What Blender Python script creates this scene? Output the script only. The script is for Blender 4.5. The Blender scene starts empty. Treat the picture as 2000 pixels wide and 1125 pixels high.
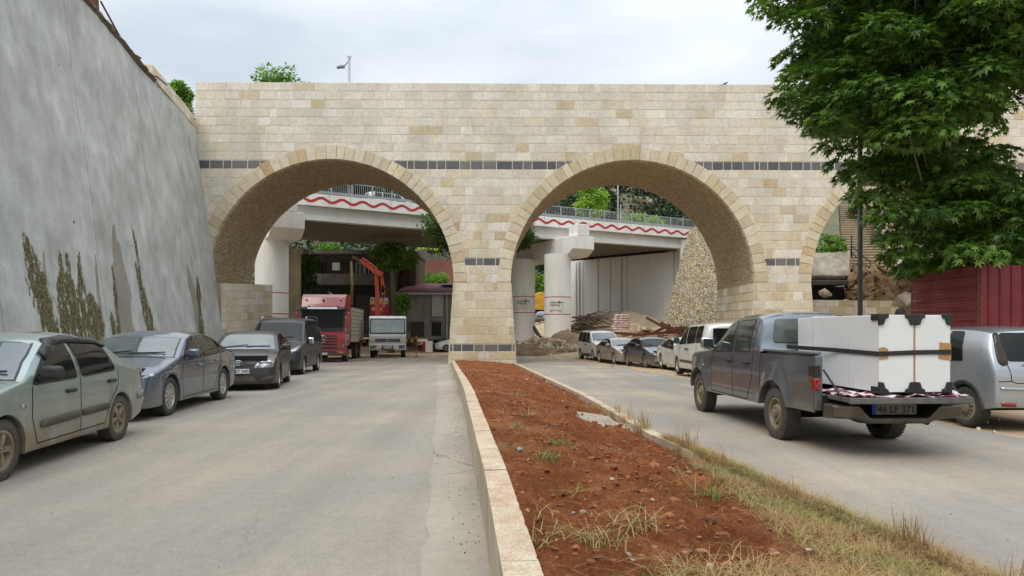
import bpy, math, random
import numpy as np
from mathutils import Vector, Matrix, noise
from mathutils.bvhtree import BVHTree
from mathutils.geometry import delaunay_2d_cdt
R = math.radians
sc = bpy.context.scene
COL = sc.collection
random.seed(7); RNG = np.random.default_rng(7)

# ---------------------------------------------------------------- camera, light
F = 1333.333; HZ = 645.0; CH = 1.45
def at(px, py, Y):                       # where something seen at (px,py) stands when Y metres away
    return Vector(((px-1000)*Y/F, Y, CH+(HZ-py)*Y/F))
cam = bpy.data.objects.new('camera', bpy.data.cameras.new('camera')); COL.objects.link(cam)
cam.location = (0, 0, CH); cam.rotation_euler = (R(90), 0, 0)
cam.data.lens = 24; cam.data.sensor_width = 36; cam.data.shift_y = 82.5/2000
cam.data.clip_end = 4000; cam.data.clip_start = 0.05
sc.camera = cam
sc.view_settings.view_transform = 'Standard'; sc.view_settings.look = 'None'
sc.view_settings.gamma = 1; sc.view_settings.use_curve_mapping = False
sc.view_settings.exposure = 0.14
SUN_EL, SUN_AZ = R(55), R(218)           # azimuth: from north (+Y) clockwise; behind-left of the camera
sun = bpy.data.objects.new('sun', bpy.data.lights.new('sun', 'SUN')); COL.objects.link(sun)
sun.data.energy = 1.3; sun.data.angle = R(28); sun.data.color = (1, .93, .84)
_sd = Vector((math.sin(SUN_AZ)*math.cos(SUN_EL), math.cos(SUN_AZ)*math.cos(SUN_EL), math.sin(SUN_EL)))
sun.rotation_euler = _sd.to_track_quat('Z', 'Y').to_euler()
wd = bpy.data.worlds.new('World'); sc.world = wd; wd.use_nodes = True
nt = wd.node_tree; nt.nodes.clear()
def _w(t, **k):
    n = nt.nodes.new(t)
    for a, b in k.items(): setattr(n, a, b)
    return n
o_ = _w('ShaderNodeOutputWorld'); bg = _w('ShaderNodeBackground'); bg.inputs[1].default_value = 0.1
sky = _w('ShaderNodeTexSky', sky_type='NISHITA', sun_disc=False, sun_elevation=SUN_EL, sun_rotation=SUN_AZ)
tcw = _w('ShaderNodeTexCoord'); sep = _w('ShaderNodeSeparateXYZ')
mp = _w('ShaderNodeMapping'); mp.inputs['Scale'].default_value = (1, 1, 2.6)
nz = _w('ShaderNodeTexNoise'); nz.inputs['Scale'].default_value = 2.1; nz.inputs['Detail'].default_value = 5; nz.inputs['Roughness'].default_value = .5
rmp = _w('ShaderNodeValToRGB')
rmp.color_ramp.elements[0].position = .36; rmp.color_ramp.elements[0].color = (.56, .63, .71, 1)
rmp.color_ramp.elements[1].position = .60; rmp.color_ramp.elements[1].color = (.83, .87, .90, 1)
mz = _w('ShaderNodeMath', operation='MULTIPLY_ADD'); mz.inputs[1].default_value = 24; mz.inputs[2].default_value = 10.2
pw = _w('ShaderNodeMath', operation='POWER'); pw.inputs[1].default_value = 3
mx0 = _w('ShaderNodeMath', operation='MAXIMUM'); mx0.inputs[1].default_value = 0
vm = _w('ShaderNodeVectorMath', operation='SCALE')
mixw = _w('ShaderNodeMixRGB'); mixw.inputs[0].default_value = .93
L = nt.links.new
L(tcw.outputs['Generated'], sep.inputs[0]); L(sep.outputs[2], mx0.inputs[0]); L(mx0.outputs[0], pw.inputs[0]); L(pw.outputs[0], mz.inputs[0])
L(tcw.outputs['Generated'], mp.inputs[0]); L(mp.outputs[0], nz.inputs[0]); L(nz.outputs[0], rmp.inputs[0])
L(rmp.outputs[0], vm.inputs[0]); L(mz.outputs[0], vm.inputs['Scale'])
L(sky.outputs[0], mixw.inputs[1]); L(vm.outputs[0], mixw.inputs[2]); L(mixw.outputs[0], bg.inputs[0]); L(bg.outputs[0], o_.inputs[0])

# ---------------------------------------------------------------- helpers
def lin(c):
    return tuple(((x/255)/12.92 if x/255 <= .04045 else ((x/255+.055)/1.055)**2.4) for x in c[:3])+(1,)
class NB:                                 # tiny node builder
    def __init__(s, m): s.t = m.node_tree; s.t.nodes.clear()
    def n(s, typ, ins=None, **k):
        n = s.t.nodes.new('ShaderNode'+typ)
        for a, b in k.items(): setattr(n, a, b)
        for a, b in (ins or {}).items():
            if isinstance(b, bpy.types.NodeSocket): s.t.links.new(b, n.inputs[a])
            else: n.inputs[a].default_value = b
        return n
    def ramp(s, fac, stops):
        n = s.n('ValToRGB', {0: fac}); e = n.color_ramp.elements
        while len(e) < len(stops): e.new(.5)
        for i, (p, c) in enumerate(stops):
            e[i].position = p; e[i].color = c if len(c) == 4 else (*c, 1)
        return n.outputs[0]
    def mix(s, f, a, b, mode='MIX'):
        return s.n('MixRGB', {0: f, 1: a, 2: b}, blend_type=mode).outputs[0]
    def math(s, op, a, b=0.0, c=0.0): return s.n('Math', {0: a, 1: b, 2: c}, operation=op).outputs[0]
MATS = {}
def mat(name, c1, c2=None, scale=3, rough=.8, bump=0, bscale=40, metal=0, coat=0, coords='Object', stretch=(1, 1, 1),
        dust=None, spec=.5, detail=6, attr=None, speck=0, fine=0, emis=None, mottle=0):
    """generic procedural surface: two-colour noise, fine grain, optional dust rising from the ground, bump"""
    if name in MATS: return MATS[name]
    m = bpy.data.materials.new(name); m.use_nodes = True; MATS[name] = m; b = NB(m)
    c1 = lin(c1); c2 = lin(c2) if c2 else tuple(x*.86 for x in c1[:3])+(1,)
    if coords == 'World': co = b.n('NewGeometry').outputs['Position']
    else: co = b.n('TexCoord').outputs[coords]
    mpn = b.n('Mapping', {0: co, 'Scale': stretch}).outputs[0]
    n1 = b.n('TexNoise', {'Vector': mpn, 'Scale': scale, 'Detail': detail, 'Roughness': .6}).outputs[0]
    col = b.ramp(n1, [(.33, c1), (.67, c2)])
    if attr:
        a = b.n('Attribute', attribute_name=attr).outputs['Color']
        col = b.mix(1.0, a, b.ramp(n1, [(.3, (.86, .86, .87)), (.7, (1.1, 1.09, 1.06))]), 'MULTIPLY')
    if mottle:
        n8 = b.n('TexNoise', {'Vector': co, 'Scale': 2.6, 'Detail': 7, 'Roughness': .7, 'Distortion': .6}).outputs[0]
        col = b.mix(b.math('MULTIPLY', b.ramp(n8, [(.46, (0, 0, 0)), (.62, (1, 1, 1))]), mottle), col, (.97, .87, .70, 1), 'MULTIPLY')
        n9 = b.n('TexNoise', {'Vector': b.n('Mapping', {0: co, 'Scale': (1, 1, .16)}).outputs[0], 'Scale': .8, 'Detail': 5}).outputs[0]
        col = b.mix(.8, col, b.ramp(n9, [(.34, (.86, .85, .83)), (.6, (1.04, 1.04, 1.04))]), 'MULTIPLY')
    if fine:
        n3 = b.n('TexNoise', {'Vector': co, 'Scale': bscale*1.3, 'Detail': 3}).outputs[0]
        col = b.mix(fine, col, b.ramp(n3, [(.35, (.35, .33, .3)), (.65, (1.5, 1.5, 1.5))]), 'MULTIPLY')
    if speck:
        n4 = b.n('TexVoronoi', {'Vector': co, 'Scale': bscale*.5}).outputs['Distance']
        col = b.mix(b.math('MULTIPLY', b.math('LESS_THAN', n4, .16), speck), col, (.05, .045, .04, 1))
    r = rough
    if dust:                              # dust = (colour, z0, z1, amount)
        z = b.n('SeparateXYZ', {0: b.n('TexCoord').outputs['Object']}).outputs[2]
        f = b.n('MapRange', {0: z, 1: dust[1], 2: dust[2], 3: dust[3], 4: .025}).outputs[0]
        n2 = b.n('TexNoise', {'Vector': b.n('TexCoord').outputs['Object'], 'Scale': 4, 'Detail': 7}).outputs[0]
        f = b.math('MULTIPLY', f, b.n('MapRange', {0: n2, 1: .3, 2: .7, 3: .55, 4: 1.3}).outputs[0])
        f = b.math('MINIMUM', f, 1)
        col = b.mix(f, col, lin(dust[0])); r = b.n('MapRange', {0: f, 1: 0, 2: .7, 3: rough, 4: .85}).outputs[0]
    ins = {'Base Color': col, 'Roughness': r, 'Metallic': metal, 'Specular IOR Level': spec, 'Coat Weight': coat, 'Coat Roughness': .06}
    p = b.n('BsdfPrincipled', ins)
    if emis: p.inputs['Emission Color'].default_value = lin(emis[0]); p.inputs['Emission Strength'].default_value = emis[1]
    if bump:
        n5 = b.n('TexNoise', {'Vector': co, 'Scale': bscale, 'Detail': 5, 'Roughness': .65}).outputs[0]
        bn = b.n('Bump', {'Height': n5, 'Strength': min(1, bump*6), 'Distance': bump*.12})
        b.t.links.new(bn.outputs[0], p.inputs['Normal'])
    b.t.links.new(p.outputs[0], b.n('OutputMaterial').inputs[0])
    return m

class MB:
    def __init__(s): s.v = []; s.f = []; s.m = []; s.c = []
    def add(s, vs, fs, m=0, c=None):
        o = len(s.v); s.v += [tuple(v) for v in vs]
        for f in fs: s.f.append(tuple(i+o for i in f)); s.m.append(m); s.c.append(c)
        return s
    def box(s, x0, x1, y0, y1, z0, z1, m=0, mtx=None, c=None):
        vs = [Vector(p) for p in ((x0,y0,z0),(x1,y0,z0),(x1,y1,z0),(x0,y1,z0),(x0,y0,z1),(x1,y0,z1),(x1,y1,z1),(x0,y1,z1))]
        if mtx: vs = [mtx @ v for v in vs]
        return s.add(vs, [(0,3,2,1),(4,5,6,7),(0,1,5,4),(1,2,6,5),(2,3,7,6),(3,0,4,7)], m, c)
    def bar(s, a, b, w, h, m=0, c=None):  # box beam from a to b
        a, b = Vector(a), Vector(b); d = b-a
        q = d.to_track_quat('X', 'Z').to_matrix().to_4x4(); q.translation = a
        return s.box(0, d.length, -w/2, w/2, -h/2, h/2, m, q, c)
    def prism(s, poly, axis, a, b, m=0, c=None):   # poly 2D extruded along axis from a to b
        n = len(poly)
        mk = {'x': lambda p, t: (t, p[0], p[1]), 'y': lambda p, t: (p[0], t, p[1]), 'z': lambda p, t: (p[0], p[1], t)}[axis]
        vs = [mk(p, a) for p in poly]+[mk(p, b) for p in poly]
        return s.add(vs, [tuple(range(n-1, -1, -1)), tuple(range(n, 2*n))]+[(i, (i+1) % n, n+(i+1) % n, n+i) for i in range(n)], m, c)
    def tube(s, pts, r, n=8, m=0, c=None):
        pts = [Vector(p) for p in pts]; k = len(pts); rs = r if isinstance(r, (list, tuple)) else [r]*k
        vs = []; up = None
        for i, p in enumerate(pts):
            d = (pts[min(i+1, k-1)]-pts[max(i-1, 0)]).normalized()
            if up is None: up = d.orthogonal().normalized()
            up = (up-d*up.dot(d)); up = up.normalized() if up.length > 1e-5 else d.orthogonal().normalized()
            w = d.cross(up)
            for j in range(n):
                t = 2*math.pi*j/n; vs.append(p+(up*math.cos(t)+w*math.sin(t))*rs[i])
        fs = [(i*n+j, i*n+(j+1) % n, (i+1)*n+(j+1) % n, (i+1)*n+j) for i in range(k-1) for j in range(n)]
        fs += [tuple(range(n-1, -1, -1)), tuple(range((k-1)*n, k*n))]
        return s.add(vs, fs, m, c)
    def lathe(s, prof, n=32, axis='z', m=0, org=(0, 0, 0), closed=False, c=None):  # prof = [(r, h)]
        vs = []; ox, oy, oz = org
        for r, h in prof:
            for j in range(n):
                t = 2*math.pi*j/n; a, b = r*math.cos(t), r*math.sin(t)
                vs.append({'z': (a+ox, b+oy, h+oz), 'y': (a+ox, h+oy, b+oz), 'x': (h+ox, a+oy, b+oz)}[axis])
        k = len(prof)
        fs = [(i*n+j, i*n+(j+1) % n, ((i+1) % k)*n+(j+1) % n, ((i+1) % k)*n+j) for i in range(k if closed else k-1) for j in range(n)]
        return s.add(vs, fs, m, c)
    def blob(s, c, r, seed=0, n=2, amp=.25, m=0, sq=(1, 1, 1), col=None, rot=None):  # a rough stone
        vs, fs = ICO
        rd = random.Random(seed); off = Vector((rd.random()*50, rd.random()*50, rd.random()*50))
        out = []
        for v in vs:
            k = 1+amp*(noise.noise(v*1.1+off)*2)
            p = Vector((v.x*r*k*sq[0], v.y*r*k*sq[1], v.z*r*k*sq[2]))
            if rot: p = rot @ p
            out.append(p+Vector(c))
        return s.add(out, fs, m, col)
    def build(s, name, mats, parent=None, smooth=False, bevel=0, seg=2, attr='tint', solid=0):
        me = bpy.data.meshes.new(name); me.from_pydata(s.v, [], s.f)
        mats = mats if isinstance(mats, (list, tuple)) else [mats]
        for x in mats: me.materials.append(x)
        if len(mats) > 1: me.polygons.foreach_set('material_index', s.m)
        if smooth:
            me.polygons.foreach_set('use_smooth', [True]*len(s.f))
            if smooth is not True: me.set_sharp_from_angle(angle=R(smooth))
        if any(c is not None for c in s.c):
            at_ = me.attributes.new(attr, 'FLOAT_COLOR', 'FACE')
            at_.data.foreach_set('color', np.array([(c if c is not None else (1, 1, 1, 1)) for c in s.c], dtype=np.float32).ravel())
        me.update()
        o = bpy.data.objects.new(name, me); COL.objects.link(o)
        if parent: o.parent = parent
        if solid:
            sm = o.modifiers.new('solid', 'SOLIDIFY'); sm.thickness = solid; sm.offset = -1
        if bevel:
            bm_ = o.modifiers.new('bevel', 'BEVEL'); bm_.width = bevel; bm_.segments = seg; bm_.limit_method = 'ANGLE'; bm_.angle_limit = R(35)
        return o
def _ico():
    import bmesh
    bm = bmesh.new(); bmesh.ops.create_icosphere(bm, subdivisions=1, radius=1)
    vs = [v.co.copy() for v in bm.verts]; fs = [tuple(v.index for v in f.verts) for f in bm.faces]; bm.free()
    return vs, fs
ICO = _ico()
def tag(o, label=None, cat=None, group=None, kind=None):
    if label: o['label'] = label
    if cat: o['category'] = cat
    if group: o['group'] = group
    if kind: o['kind'] = kind
    return o
def thing(name, label, cat, loc=(0, 0, 0), rz=0, group=None):
    o = bpy.data.objects.new(name, None); COL.objects.link(o); o.location = loc; o.rotation_euler = (0, 0, rz)
    o.empty_display_size = .3
    return tag(o, label, cat, group)
def copy_tree(o, parent=None):
    c = o.copy(); COL.objects.link(c); c.parent = parent
    for ch in [x for x in bpy.data.objects if x.parent == o]: copy_tree(ch, c)
    return c
def text_mesh(txt, size, m, name, parent, mtx, extrude=.002, align='LEFT', bold=0):
    cu = bpy.data.curves.new('t', 'FONT'); cu.body = txt; cu.size = size; cu.extrude = extrude; cu.align_x = align; cu.offset = bold
    to = bpy.data.objects.new('t', cu); COL.objects.link(to)
    dg = bpy.context.evaluated_depsgraph_get(); me = bpy.data.meshes.new_from_object(to.evaluated_get(dg))
    bpy.data.objects.remove(to); me.transform(mtx); me.materials.clear(); me.materials.append(m)
    o = bpy.data.objects.new(name, me); COL.objects.link(o); o.parent = parent
    return o
def fbm(x, y, z=0, s=1.0): return noise.fractal(Vector((x*s, y*s, z)), .9, 2.1, 4)
def sstep(a, b, x):
    t = min(1, max(0, (x-a)/(b-a))); return t*t*(3-2*t)

# ---------------------------------------------------------------- ground
def g(X, Y):                              # ground height
    z = float(np.interp(Y, [0, 14, 37, 60, 74, 90, 120, 400, 3000], [0, 0, -.38, -.42, .3, 2.0, 2.6, 8, 8]))
    z += 1.9*sstep(50, 68, Y)*sstep(3, 9, X)*(1-sstep(90, 130, Y))
    z += .35*sstep(44, 50, Y)*sstep(1.5, 5, X)
    return z
def sheet(name, xs_of, ys, nx, m, lift=0, noise_amp=0, zf=None):
    vs = []; fs = []
    for Y in ys:
        x0, x1 = xs_of(Y)
        for i in range(nx+1):
            X = x0+(x1-x0)*i/nx
            z = (zf(X, Y) if zf else g(X, Y))+lift+(noise_amp*fbm(X, Y, 3, 1.5) if noise_amp else 0)
            vs.append((X, Y, z))
    k = nx+1
    for j in range(len(ys)-1):
        for i in range(nx): fs.append((j*k+i, j*k+i+1, (j+1)*k+i+1, (j+1)*k+i))
    me = bpy.data.meshes.new(name); me.from_pydata(vs, [], fs); me.materials.append(m)
    me.polygons.foreach_set('use_smooth', [True]*len(fs)); me.update()
    o = bpy.data.objects.new(name, me); COL.objects.link(o); o['kind'] = 'structure'; return o
def road_mat(name, a, b_, dusty, amt, crack=.16):
    m = bpy.data.materials.new(name); m.use_nodes = True; b = NB(m)
    co = b.n('NewGeometry').outputs['Position']
    st = b.n('Mapping', {0: co, 'Rotation': (0, 0, R(-6)), 'Scale': (1, .13, 1)}).outputs[0]
    n1 = b.n('TexNoise', {'Vector': st, 'Scale': 1.1, 'Detail': 7, 'Roughness': .62}).outputs[0]
    n2 = b.n('TexNoise', {'Vector': co, 'Scale': .35, 'Detail': 8, 'Roughness': .6}).outputs[0]
    n3 = b.n('TexNoise', {'Vector': co, 'Scale': 90, 'Detail': 3, 'Roughness': .7}).outputs[0]
    n4 = b.n('TexNoise', {'Vector': co, 'Scale': 9, 'Detail': 6, 'Roughness': .7}).outputs[0]
    col = b.ramp(n1, [(.3, lin(a)), (.7, lin(b_))])
    f = b.ramp(b.math('ADD', b.math('MULTIPLY', n2, .6), b.math('MULTIPLY', n1, .4)), [(.45, (0, 0, 0)), (.62, (1, 1, 1))])
    col = b.mix(b.math('MULTIPLY', f, amt), col, lin(dusty))
    col = b.mix(.55, col, b.ramp(n4, [(.3, (.82, .81, .8)), (.7, (1.1, 1.1, 1.1))]), 'MULTIPLY')
    n7 = b.n('TexNoise', {'Vector': b.n('Mapping', {0: co, 'Rotation': (0, 0, R(-6)), 'Scale': (1.7, .03, 1)}).outputs[0], 'Scale': 1, 'Detail': 3}).outputs[0]
    col = b.mix(.8, col, b.ramp(n7, [(.36, (.90, .895, .89)), (.62, (1.06, 1.06, 1.055))]), 'MULTIPLY')
    col = b.mix(.5, col, b.ramp(n3, [(.3, (.55, .54, .52)), (.7, (1.4, 1.4, 1.4))]), 'MULTIPLY')
    # hairline cracks and darker stains
    wv = b.n('TexNoise', {'Vector': co, 'Scale': 1.2, 'Detail': 4}).outputs['Color']
    cv = b.n('MixRGB', {0: .35, 1: co, 2: wv}, blend_type='ADD').outputs[0]
    vo = b.n('TexVoronoi', {'Vector': cv, 'Scale': .42}, feature='DISTANCE_TO_EDGE').outputs[0]
    ck = b.math('MULTIPLY', b.math('LESS_THAN', vo, .0035), crack)
    ck = b.math('MULTIPLY', ck, b.ramp(b.n('TexNoise', {'Vector': co, 'Scale': .5}).outputs[0], [(.5, (0, 0, 0)), (.6, (1, 1, 1))]))
    col = b.mix(ck, col, (.08, .075, .07, 1))
    sp = b.n('TexVoronoi', {'Vector': co, 'Scale': 3.2}).outputs['Distance']
    col = b.mix(b.math('MULTIPLY', b.math('LESS_THAN', sp, .03), .55), col, (.07, .06, .05, 1))
    p = b.n('BsdfPrincipled', {'Base Color': col, 'Roughness': .9, 'Specular IOR Level': .25})
    bn = b.n('Bump', {'Height': b.math('ADD', n3, b.math('MULTIPLY', n4, 2)), 'Strength': .5, 'Distance': .006})
    b.t.links.new(bn.outputs[0], p.inputs['Normal']); b.t.links.new(p.outputs[0], b.n('OutputMaterial').inputs[0])
    return m
M_ground = road_mat('dusty_ground', (176, 154, 126), (154, 132, 104), (190, 170, 142), .7, 0)
M_road = road_mat('dusty_asphalt', (148, 141, 131), (134, 129, 121), (170, 158, 140), .6)
M_road2 = road_mat('dusty_asphalt_right', (147, 141, 132), (133, 128, 121), (176, 162, 142), .75)
ys = list(np.concatenate([np.arange(-12, 60, 1.0), np.arange(60, 130, 3), [150, 200, 300, 500, 900, 2500]]))
xs_all = np.concatenate([[-1500, -300, -100, -60], np.arange(-40, 41, 1.5), [60, 100, 300, 1500]])
def ground():
    vs = []; fs = []
    for Y in ys:
        for X in xs_all:
            vs.append((X, Y, g(X, Y)-.02+(.05*fbm(X, Y, 1, .6) if Y > 46 else 0)))
    k = len(xs_all)
    for j in range(len(ys)-1):
        for i in range(k-1): fs.append((j*k+i, j*k+i+1, (j+1)*k+i+1, (j+1)*k+i))
    me = bpy.data.meshes.new('ground'); me.from_pydata(vs, [], fs); me.materials.append(M_ground)
    me.polygons.foreach_set('use_smooth', [True]*len(fs))
    o = bpy.data.objects.new('ground', me); COL.objects.link(o); o['kind'] = 'structure'
ground()
KL = [(-6, .55), (0, .18), (2.78, -.033), (4.9, -.195), (12, -.84), (36.6, -3.27)]   # left kerb outer edge (Y, X)
KR = [(-6, 3.3), (0, 3.0), (3.75, 2.6), (7.05, 2.12), (8.8, 1.87), (13.9, 1.56), (36.6, .08)]
kl = lambda Y: float(np.interp(Y, [a for a, _ in KL], [b for _, b in KL]))
kr = lambda Y: float(np.interp(Y, [a for a, _ in KR], [b for _, b in KR]))
kh = lambda Y: float(np.interp(Y, [0, 12, 24, 36.6], [.45, .40, .30, .23]))    # left kerb height above ground
RE = [(-6, 8.2), (8, 7.0), (14, 6.2), (25, 5.5), (35, 4.9), (42, 3.4), (48, 1.3), (52, -2)]
re_ = lambda Y: float(np.interp(Y, [a for a, _ in RE], [b for _, b in RE]))+.35*fbm(0, Y, 7, .5)
wallx = lambda Y: -10.7-(Y-14.2)*.21
sheet('left_road', lambda Y: (wallx(Y)+(0 if Y < 37 else .5*(Y-37)), kl(min(Y, 36.6))+(0 if Y < 37 else min(3.5, .35*(Y-36.6)))), list(np.arange(-6, 46.01, .5)), 26, M_road, .006)
sheet('right_road', lambda Y: (kr(Y)+.06 if Y < 36.6 else kr(36.6)-.4*(Y-36.6), re_(Y)), list(np.arange(-6, 51.01, .5)), 20, M_road2, .008)
# gutter strip of pale concrete along the left kerb
M_gut = road_mat('gutter_concrete', (158, 151, 140), (138, 132, 122), (178, 167, 150), .8, 1)
sheet('gutter', lambda Y: (kl(Y)-.37-.045*fbm(0, Y, 2, 2.2)-.01*Y, kl(Y)+.02), list(np.arange(-2, 36.4, .25)), 4, M_gut, .011)

# kerbs
M_kerb = mat('kerb_stone', (190, 178, 158), (165, 150, 128), 2.2, .85, .12, 60, coords='World', fine=.35)
M_kerbtop = mat('kerb_top_soiled', (198, 184, 162), (176, 148, 120), 6, .88, .12, 60, coords='World', fine=.35, detail=9)
def kerb(name, edge, w, ztop, zbot, y0, y1, seg, label):
    b = MB(); y = y0
    while y < y1-.01:
        e = min(y+seg, y1); j = random.uniform(-.006, .006); n = 3
        for q in range(n):
            ya = y+(e-y)*q/n; yb = y+(e-y)*(q+1)/n
            if q == n-1: yb -= .012
            za, zb = ztop(ya)+j, ztop(yb)+j; xa, xb = edge(ya), edge(yb)
            vs = [(xa, ya, zbot(xa, ya)), (xa+w, ya, zbot(xa, ya)), (xb+w, yb, zbot(xb, yb)), (xb, yb, zbot(xb, yb)),
                  (xa, ya, za), (xa+w, ya, za+.004), (xb+w, yb, zb+.004), (xb, yb, zb)]
            b.add(vs, [(0,3,2,1), (2,3,7,6), (3,0,4,7), (0,1,5,4), (1,2,6,5)], 0); b.add(vs, [(4,5,6,7)], 1)
        y = e
    o = b.build(name, [M_kerb, M_kerbtop]); return tag(o, label, 'kerb')
kerb('kerb', kl, .165, lambda Y: g(0, Y)+kh(Y), lambda X, Y: g(0, Y)-.1, -2, 36.4, 1.0,
     'tall pale stone kerb with soil stained top on the left side of the red soil strip')
def krz(Y): return g(0, Y)+(.10 if Y > 7.6 else -.10)
kerb('kerb', lambda Y: kr(Y)-.07, .14, krz, lambda X, Y: g(0, Y)-.15, -2, 36.4, .9,
     'low dusty kerb on the right side of the red soil strip towards the pickup lane')

# median soil
M_soil = bpy.data.materials.new('red_soil'); M_soil.use_nodes = True
def _soil():
    b = NB(M_soil); co = b.n('NewGeometry').outputs['Position']
    n1 = b.n('TexNoise', {'Vector': co, 'Scale': 2.2, 'Detail': 8, 'Roughness': .65}).outputs[0]
    n2 = b.n('TexNoise', {'Vector': co, 'Scale': 34, 'Detail': 6, 'Roughness': .75}).outputs[0]
    n3 = b.n('TexNoise', {'Vector': co, 'Scale': .8, 'Detail': 6}).outputs[0]
    col = b.ramp(n1, [(.3, lin((112, 66, 40))), (.52, lin((142, 86, 52))), (.72, lin((168, 112, 74)))])
    col = b.mix(.75, col, b.ramp(n2, [(.3, (.3, .28, .26)), (.7, (1.5, 1.5, 1.5))]), 'MULTIPLY')
    col = b.mix(b.math('MULTIPLY', b.ramp(n3, [(.58, (0, 0, 0)), (.7, (1, 1, 1))]), .35), col, lin((176, 140, 110)))
    p = b.n('BsdfPrincipled', {'Base Color': col, 'Roughness': .95, 'Specular IOR Level': .1})
    bn = b.n('Bump', {'Height': n2, 'Strength': 1.0, 'Distance': .05}); b.t.links.new(bn.outputs[0], p.inputs['Normal'])
    b.t.links.new(p.outputs[0], b.n('OutputMaterial').inputs[0])
_soil()
def soil_z(X, Y):
    a, c = kl(Y)+.165, kr(Y)-.07; t = min(1, max(0, (X-a)/(c-a)))
    zl = g(0, Y)+kh(Y)-.035; zr = g(0, Y)+.0
    z = zl+(zr-zl)*(t**1.15)
    z += .045*math.sin(t*math.pi)+.05*fbm(X, Y, 0, .9)*min(1, t*5, )
    return z
def soil_n(X, Y):
    n = noise.noise(Vector((X*5, Y*5, 2)))*.035+noise.noise(Vector((X*13, Y*13, 5)))*.034+max(0, noise.noise(Vector((X*24, Y*24, 9))))*.06
    return soil_z(X, Y)+n
_ys = []; _y = 1.6
while _y < 36.62: _ys.append(_y); _y += .028 if _y < 9 else (.06 if _y < 16 else .16)
_ys.append(36.7)
sheet('soil_bed', lambda Y: (kl(Y)+.16, kr(Y)-.065), _ys, 84, M_soil, 0, 0, soil_n)
# ---------------------------------------------------------------- stone bridge
M_stone = mat('ashlar_stone', (200, 190, 170), scale=5, rough=.9, bump=.10, bscale=26, attr='tint', fine=.22, detail=8, mottle=.38)
M_mortar = mat('mortar', (224, 216, 200), (206, 196, 178), 6, .95, .1, 40, fine=.3)
def rubble_mat(name, cols, scale, mort, str_=.9):
    m = bpy.data.materials.new(name); m.use_nodes = True; b = NB(m)
    uv = b.n('UVMap').outputs[0]
    wv = b.n('TexNoise', {'Vector': uv, 'Scale': 3, 'Detail': 3}).outputs['Color']
    cv = b.n('MixRGB', {0: .12, 1: uv, 2: wv}, blend_type='ADD').outputs[0]
    mp_ = b.n('Mapping', {0: cv, 'Scale': (1, 1.9, 1)}).outputs[0]
    e = b.n('TexVoronoi', {'Vector': mp_, 'Scale': scale}, feature='DISTANCE_TO_EDGE').outputs[0]
    c = b.n('TexVoronoi', {'Vector': mp_, 'Scale': scale}).outputs['Color']
    h = b.n('SeparateXYZ', {0: c}).outputs[0]
    col = b.ramp(h, [(i/(len(cols)-1), lin(x)) for i, x in enumerate(cols)])
    n = b.n('TexNoise', {'Vector': uv, 'Scale': 9, 'Detail': 8, 'Roughness': .7}).outputs[0]
    col = b.mix(.7, col, b.ramp(n, [(.3, (.5, .48, .45)), (.7, (1.4, 1.4, 1.4))]), 'MULTIPLY')
    col = b.mix(b.ramp(e, [(.02, (1, 1, 1)), (.07, (0, 0, 0))]), col, lin(mort))
    p = b.n('BsdfPrincipled', {'Base Color': col, 'Roughness': .95, 'Specular IOR Level': .15})
    hh = b.math('ADD', b.ramp(e, [(0, (0, 0, 0)), (.2, (1, 1, 1))]), b.math('MULTIPLY', n, .8))
    bn = b.n('Bump', {'Height': hh, 'Strength': str_, 'Distance': .06}); b.t.links.new(bn.outputs[0], p.inputs['Normal'])
    b.t.links.new(p.outputs[0], b.n('OutputMaterial').inputs[0]); return m
M_soffit = rubble_mat('arch_rubble', [(184, 166, 136), (194, 176, 146), (172, 152, 122), (200, 184, 154)], 3.2, (160, 142, 116))
M_rubwall = rubble_mat('random_rubble', [(176, 152, 108), (190, 180, 156), (150, 128, 92), (168, 164, 152), (192, 170, 124), (142, 136, 124)], 2.3, (84, 80, 72))

def uvgrid(name, rows, m, parent=None, smooth=True, uvs=None):
    """rows = list of rows of points, uvs the same in metres"""
    nr, nc = len(rows), len(rows[0])
    me = bpy.data.meshes.new(name)
    me.from_pydata([tuple(p) for r in rows for p in r], [], [(i*nc+j, i*nc+j+1, (i+1)*nc+j+1, (i+1)*nc+j) for i in range(nr-1) for j in range(nc-1)])
    me.materials.append(m); me.polygons.foreach_set('use_smooth', [smooth]*len(me.polygons))
    flat = [uv for r in uvs for uv in r]; ul = me.uv_layers.new(name='UVMap')
    li = np.empty(len(me.loops), dtype=np.int32); me.loops.foreach_get('vertex_index', li)
    ul.data.foreach_set('uv', np.array(flat, dtype=np.float32)[li].ravel()); me.update()
    o = bpy.data.objects.new(name, me); COL.objects.link(o)
    if parent: o.parent = parent
    return o

BR = thing('stone_bridge', 'long pale limestone arch bridge with a dark block band, crossing the whole street', 'bridge', (-16.98, 36.63, 0), R(.72))
BT = 6.4; RA = 6.6; ZC = 4.06; RT = .70; ZT = 14.77
CR = [9.98-16.98+0-(-16.98)-9.75-0.0+(-0.0) if False else -9.75+16.98, 6.54+16.98, 22.83+16.98]   # arch centres in bridge coordinates
U0, U1 = 0.0, 56.0
def pier_in(u, z):                       # half opening of an arch at height z below the springing
    return RA-.26*max(0, (ZC-z)/ZC)
TINTS = {'pale': [(218, 212, 198), (214, 208, 193), (221, 215, 202), (212, 205, 188), (216, 209, 194), (209, 202, 187), (214, 205, 186)],
         'warm': [(208, 195, 168), (203, 188, 157), (211, 200, 175), (197, 182, 151), (212, 202, 179)],
         'odd': [(196, 174, 138), (202, 182, 150), (196, 184, 160), (188, 174, 148), (188, 160, 122)],
         'dark': [(100, 102, 104), (112, 112, 112), (92, 94, 98), (122, 119, 115)]}
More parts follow.
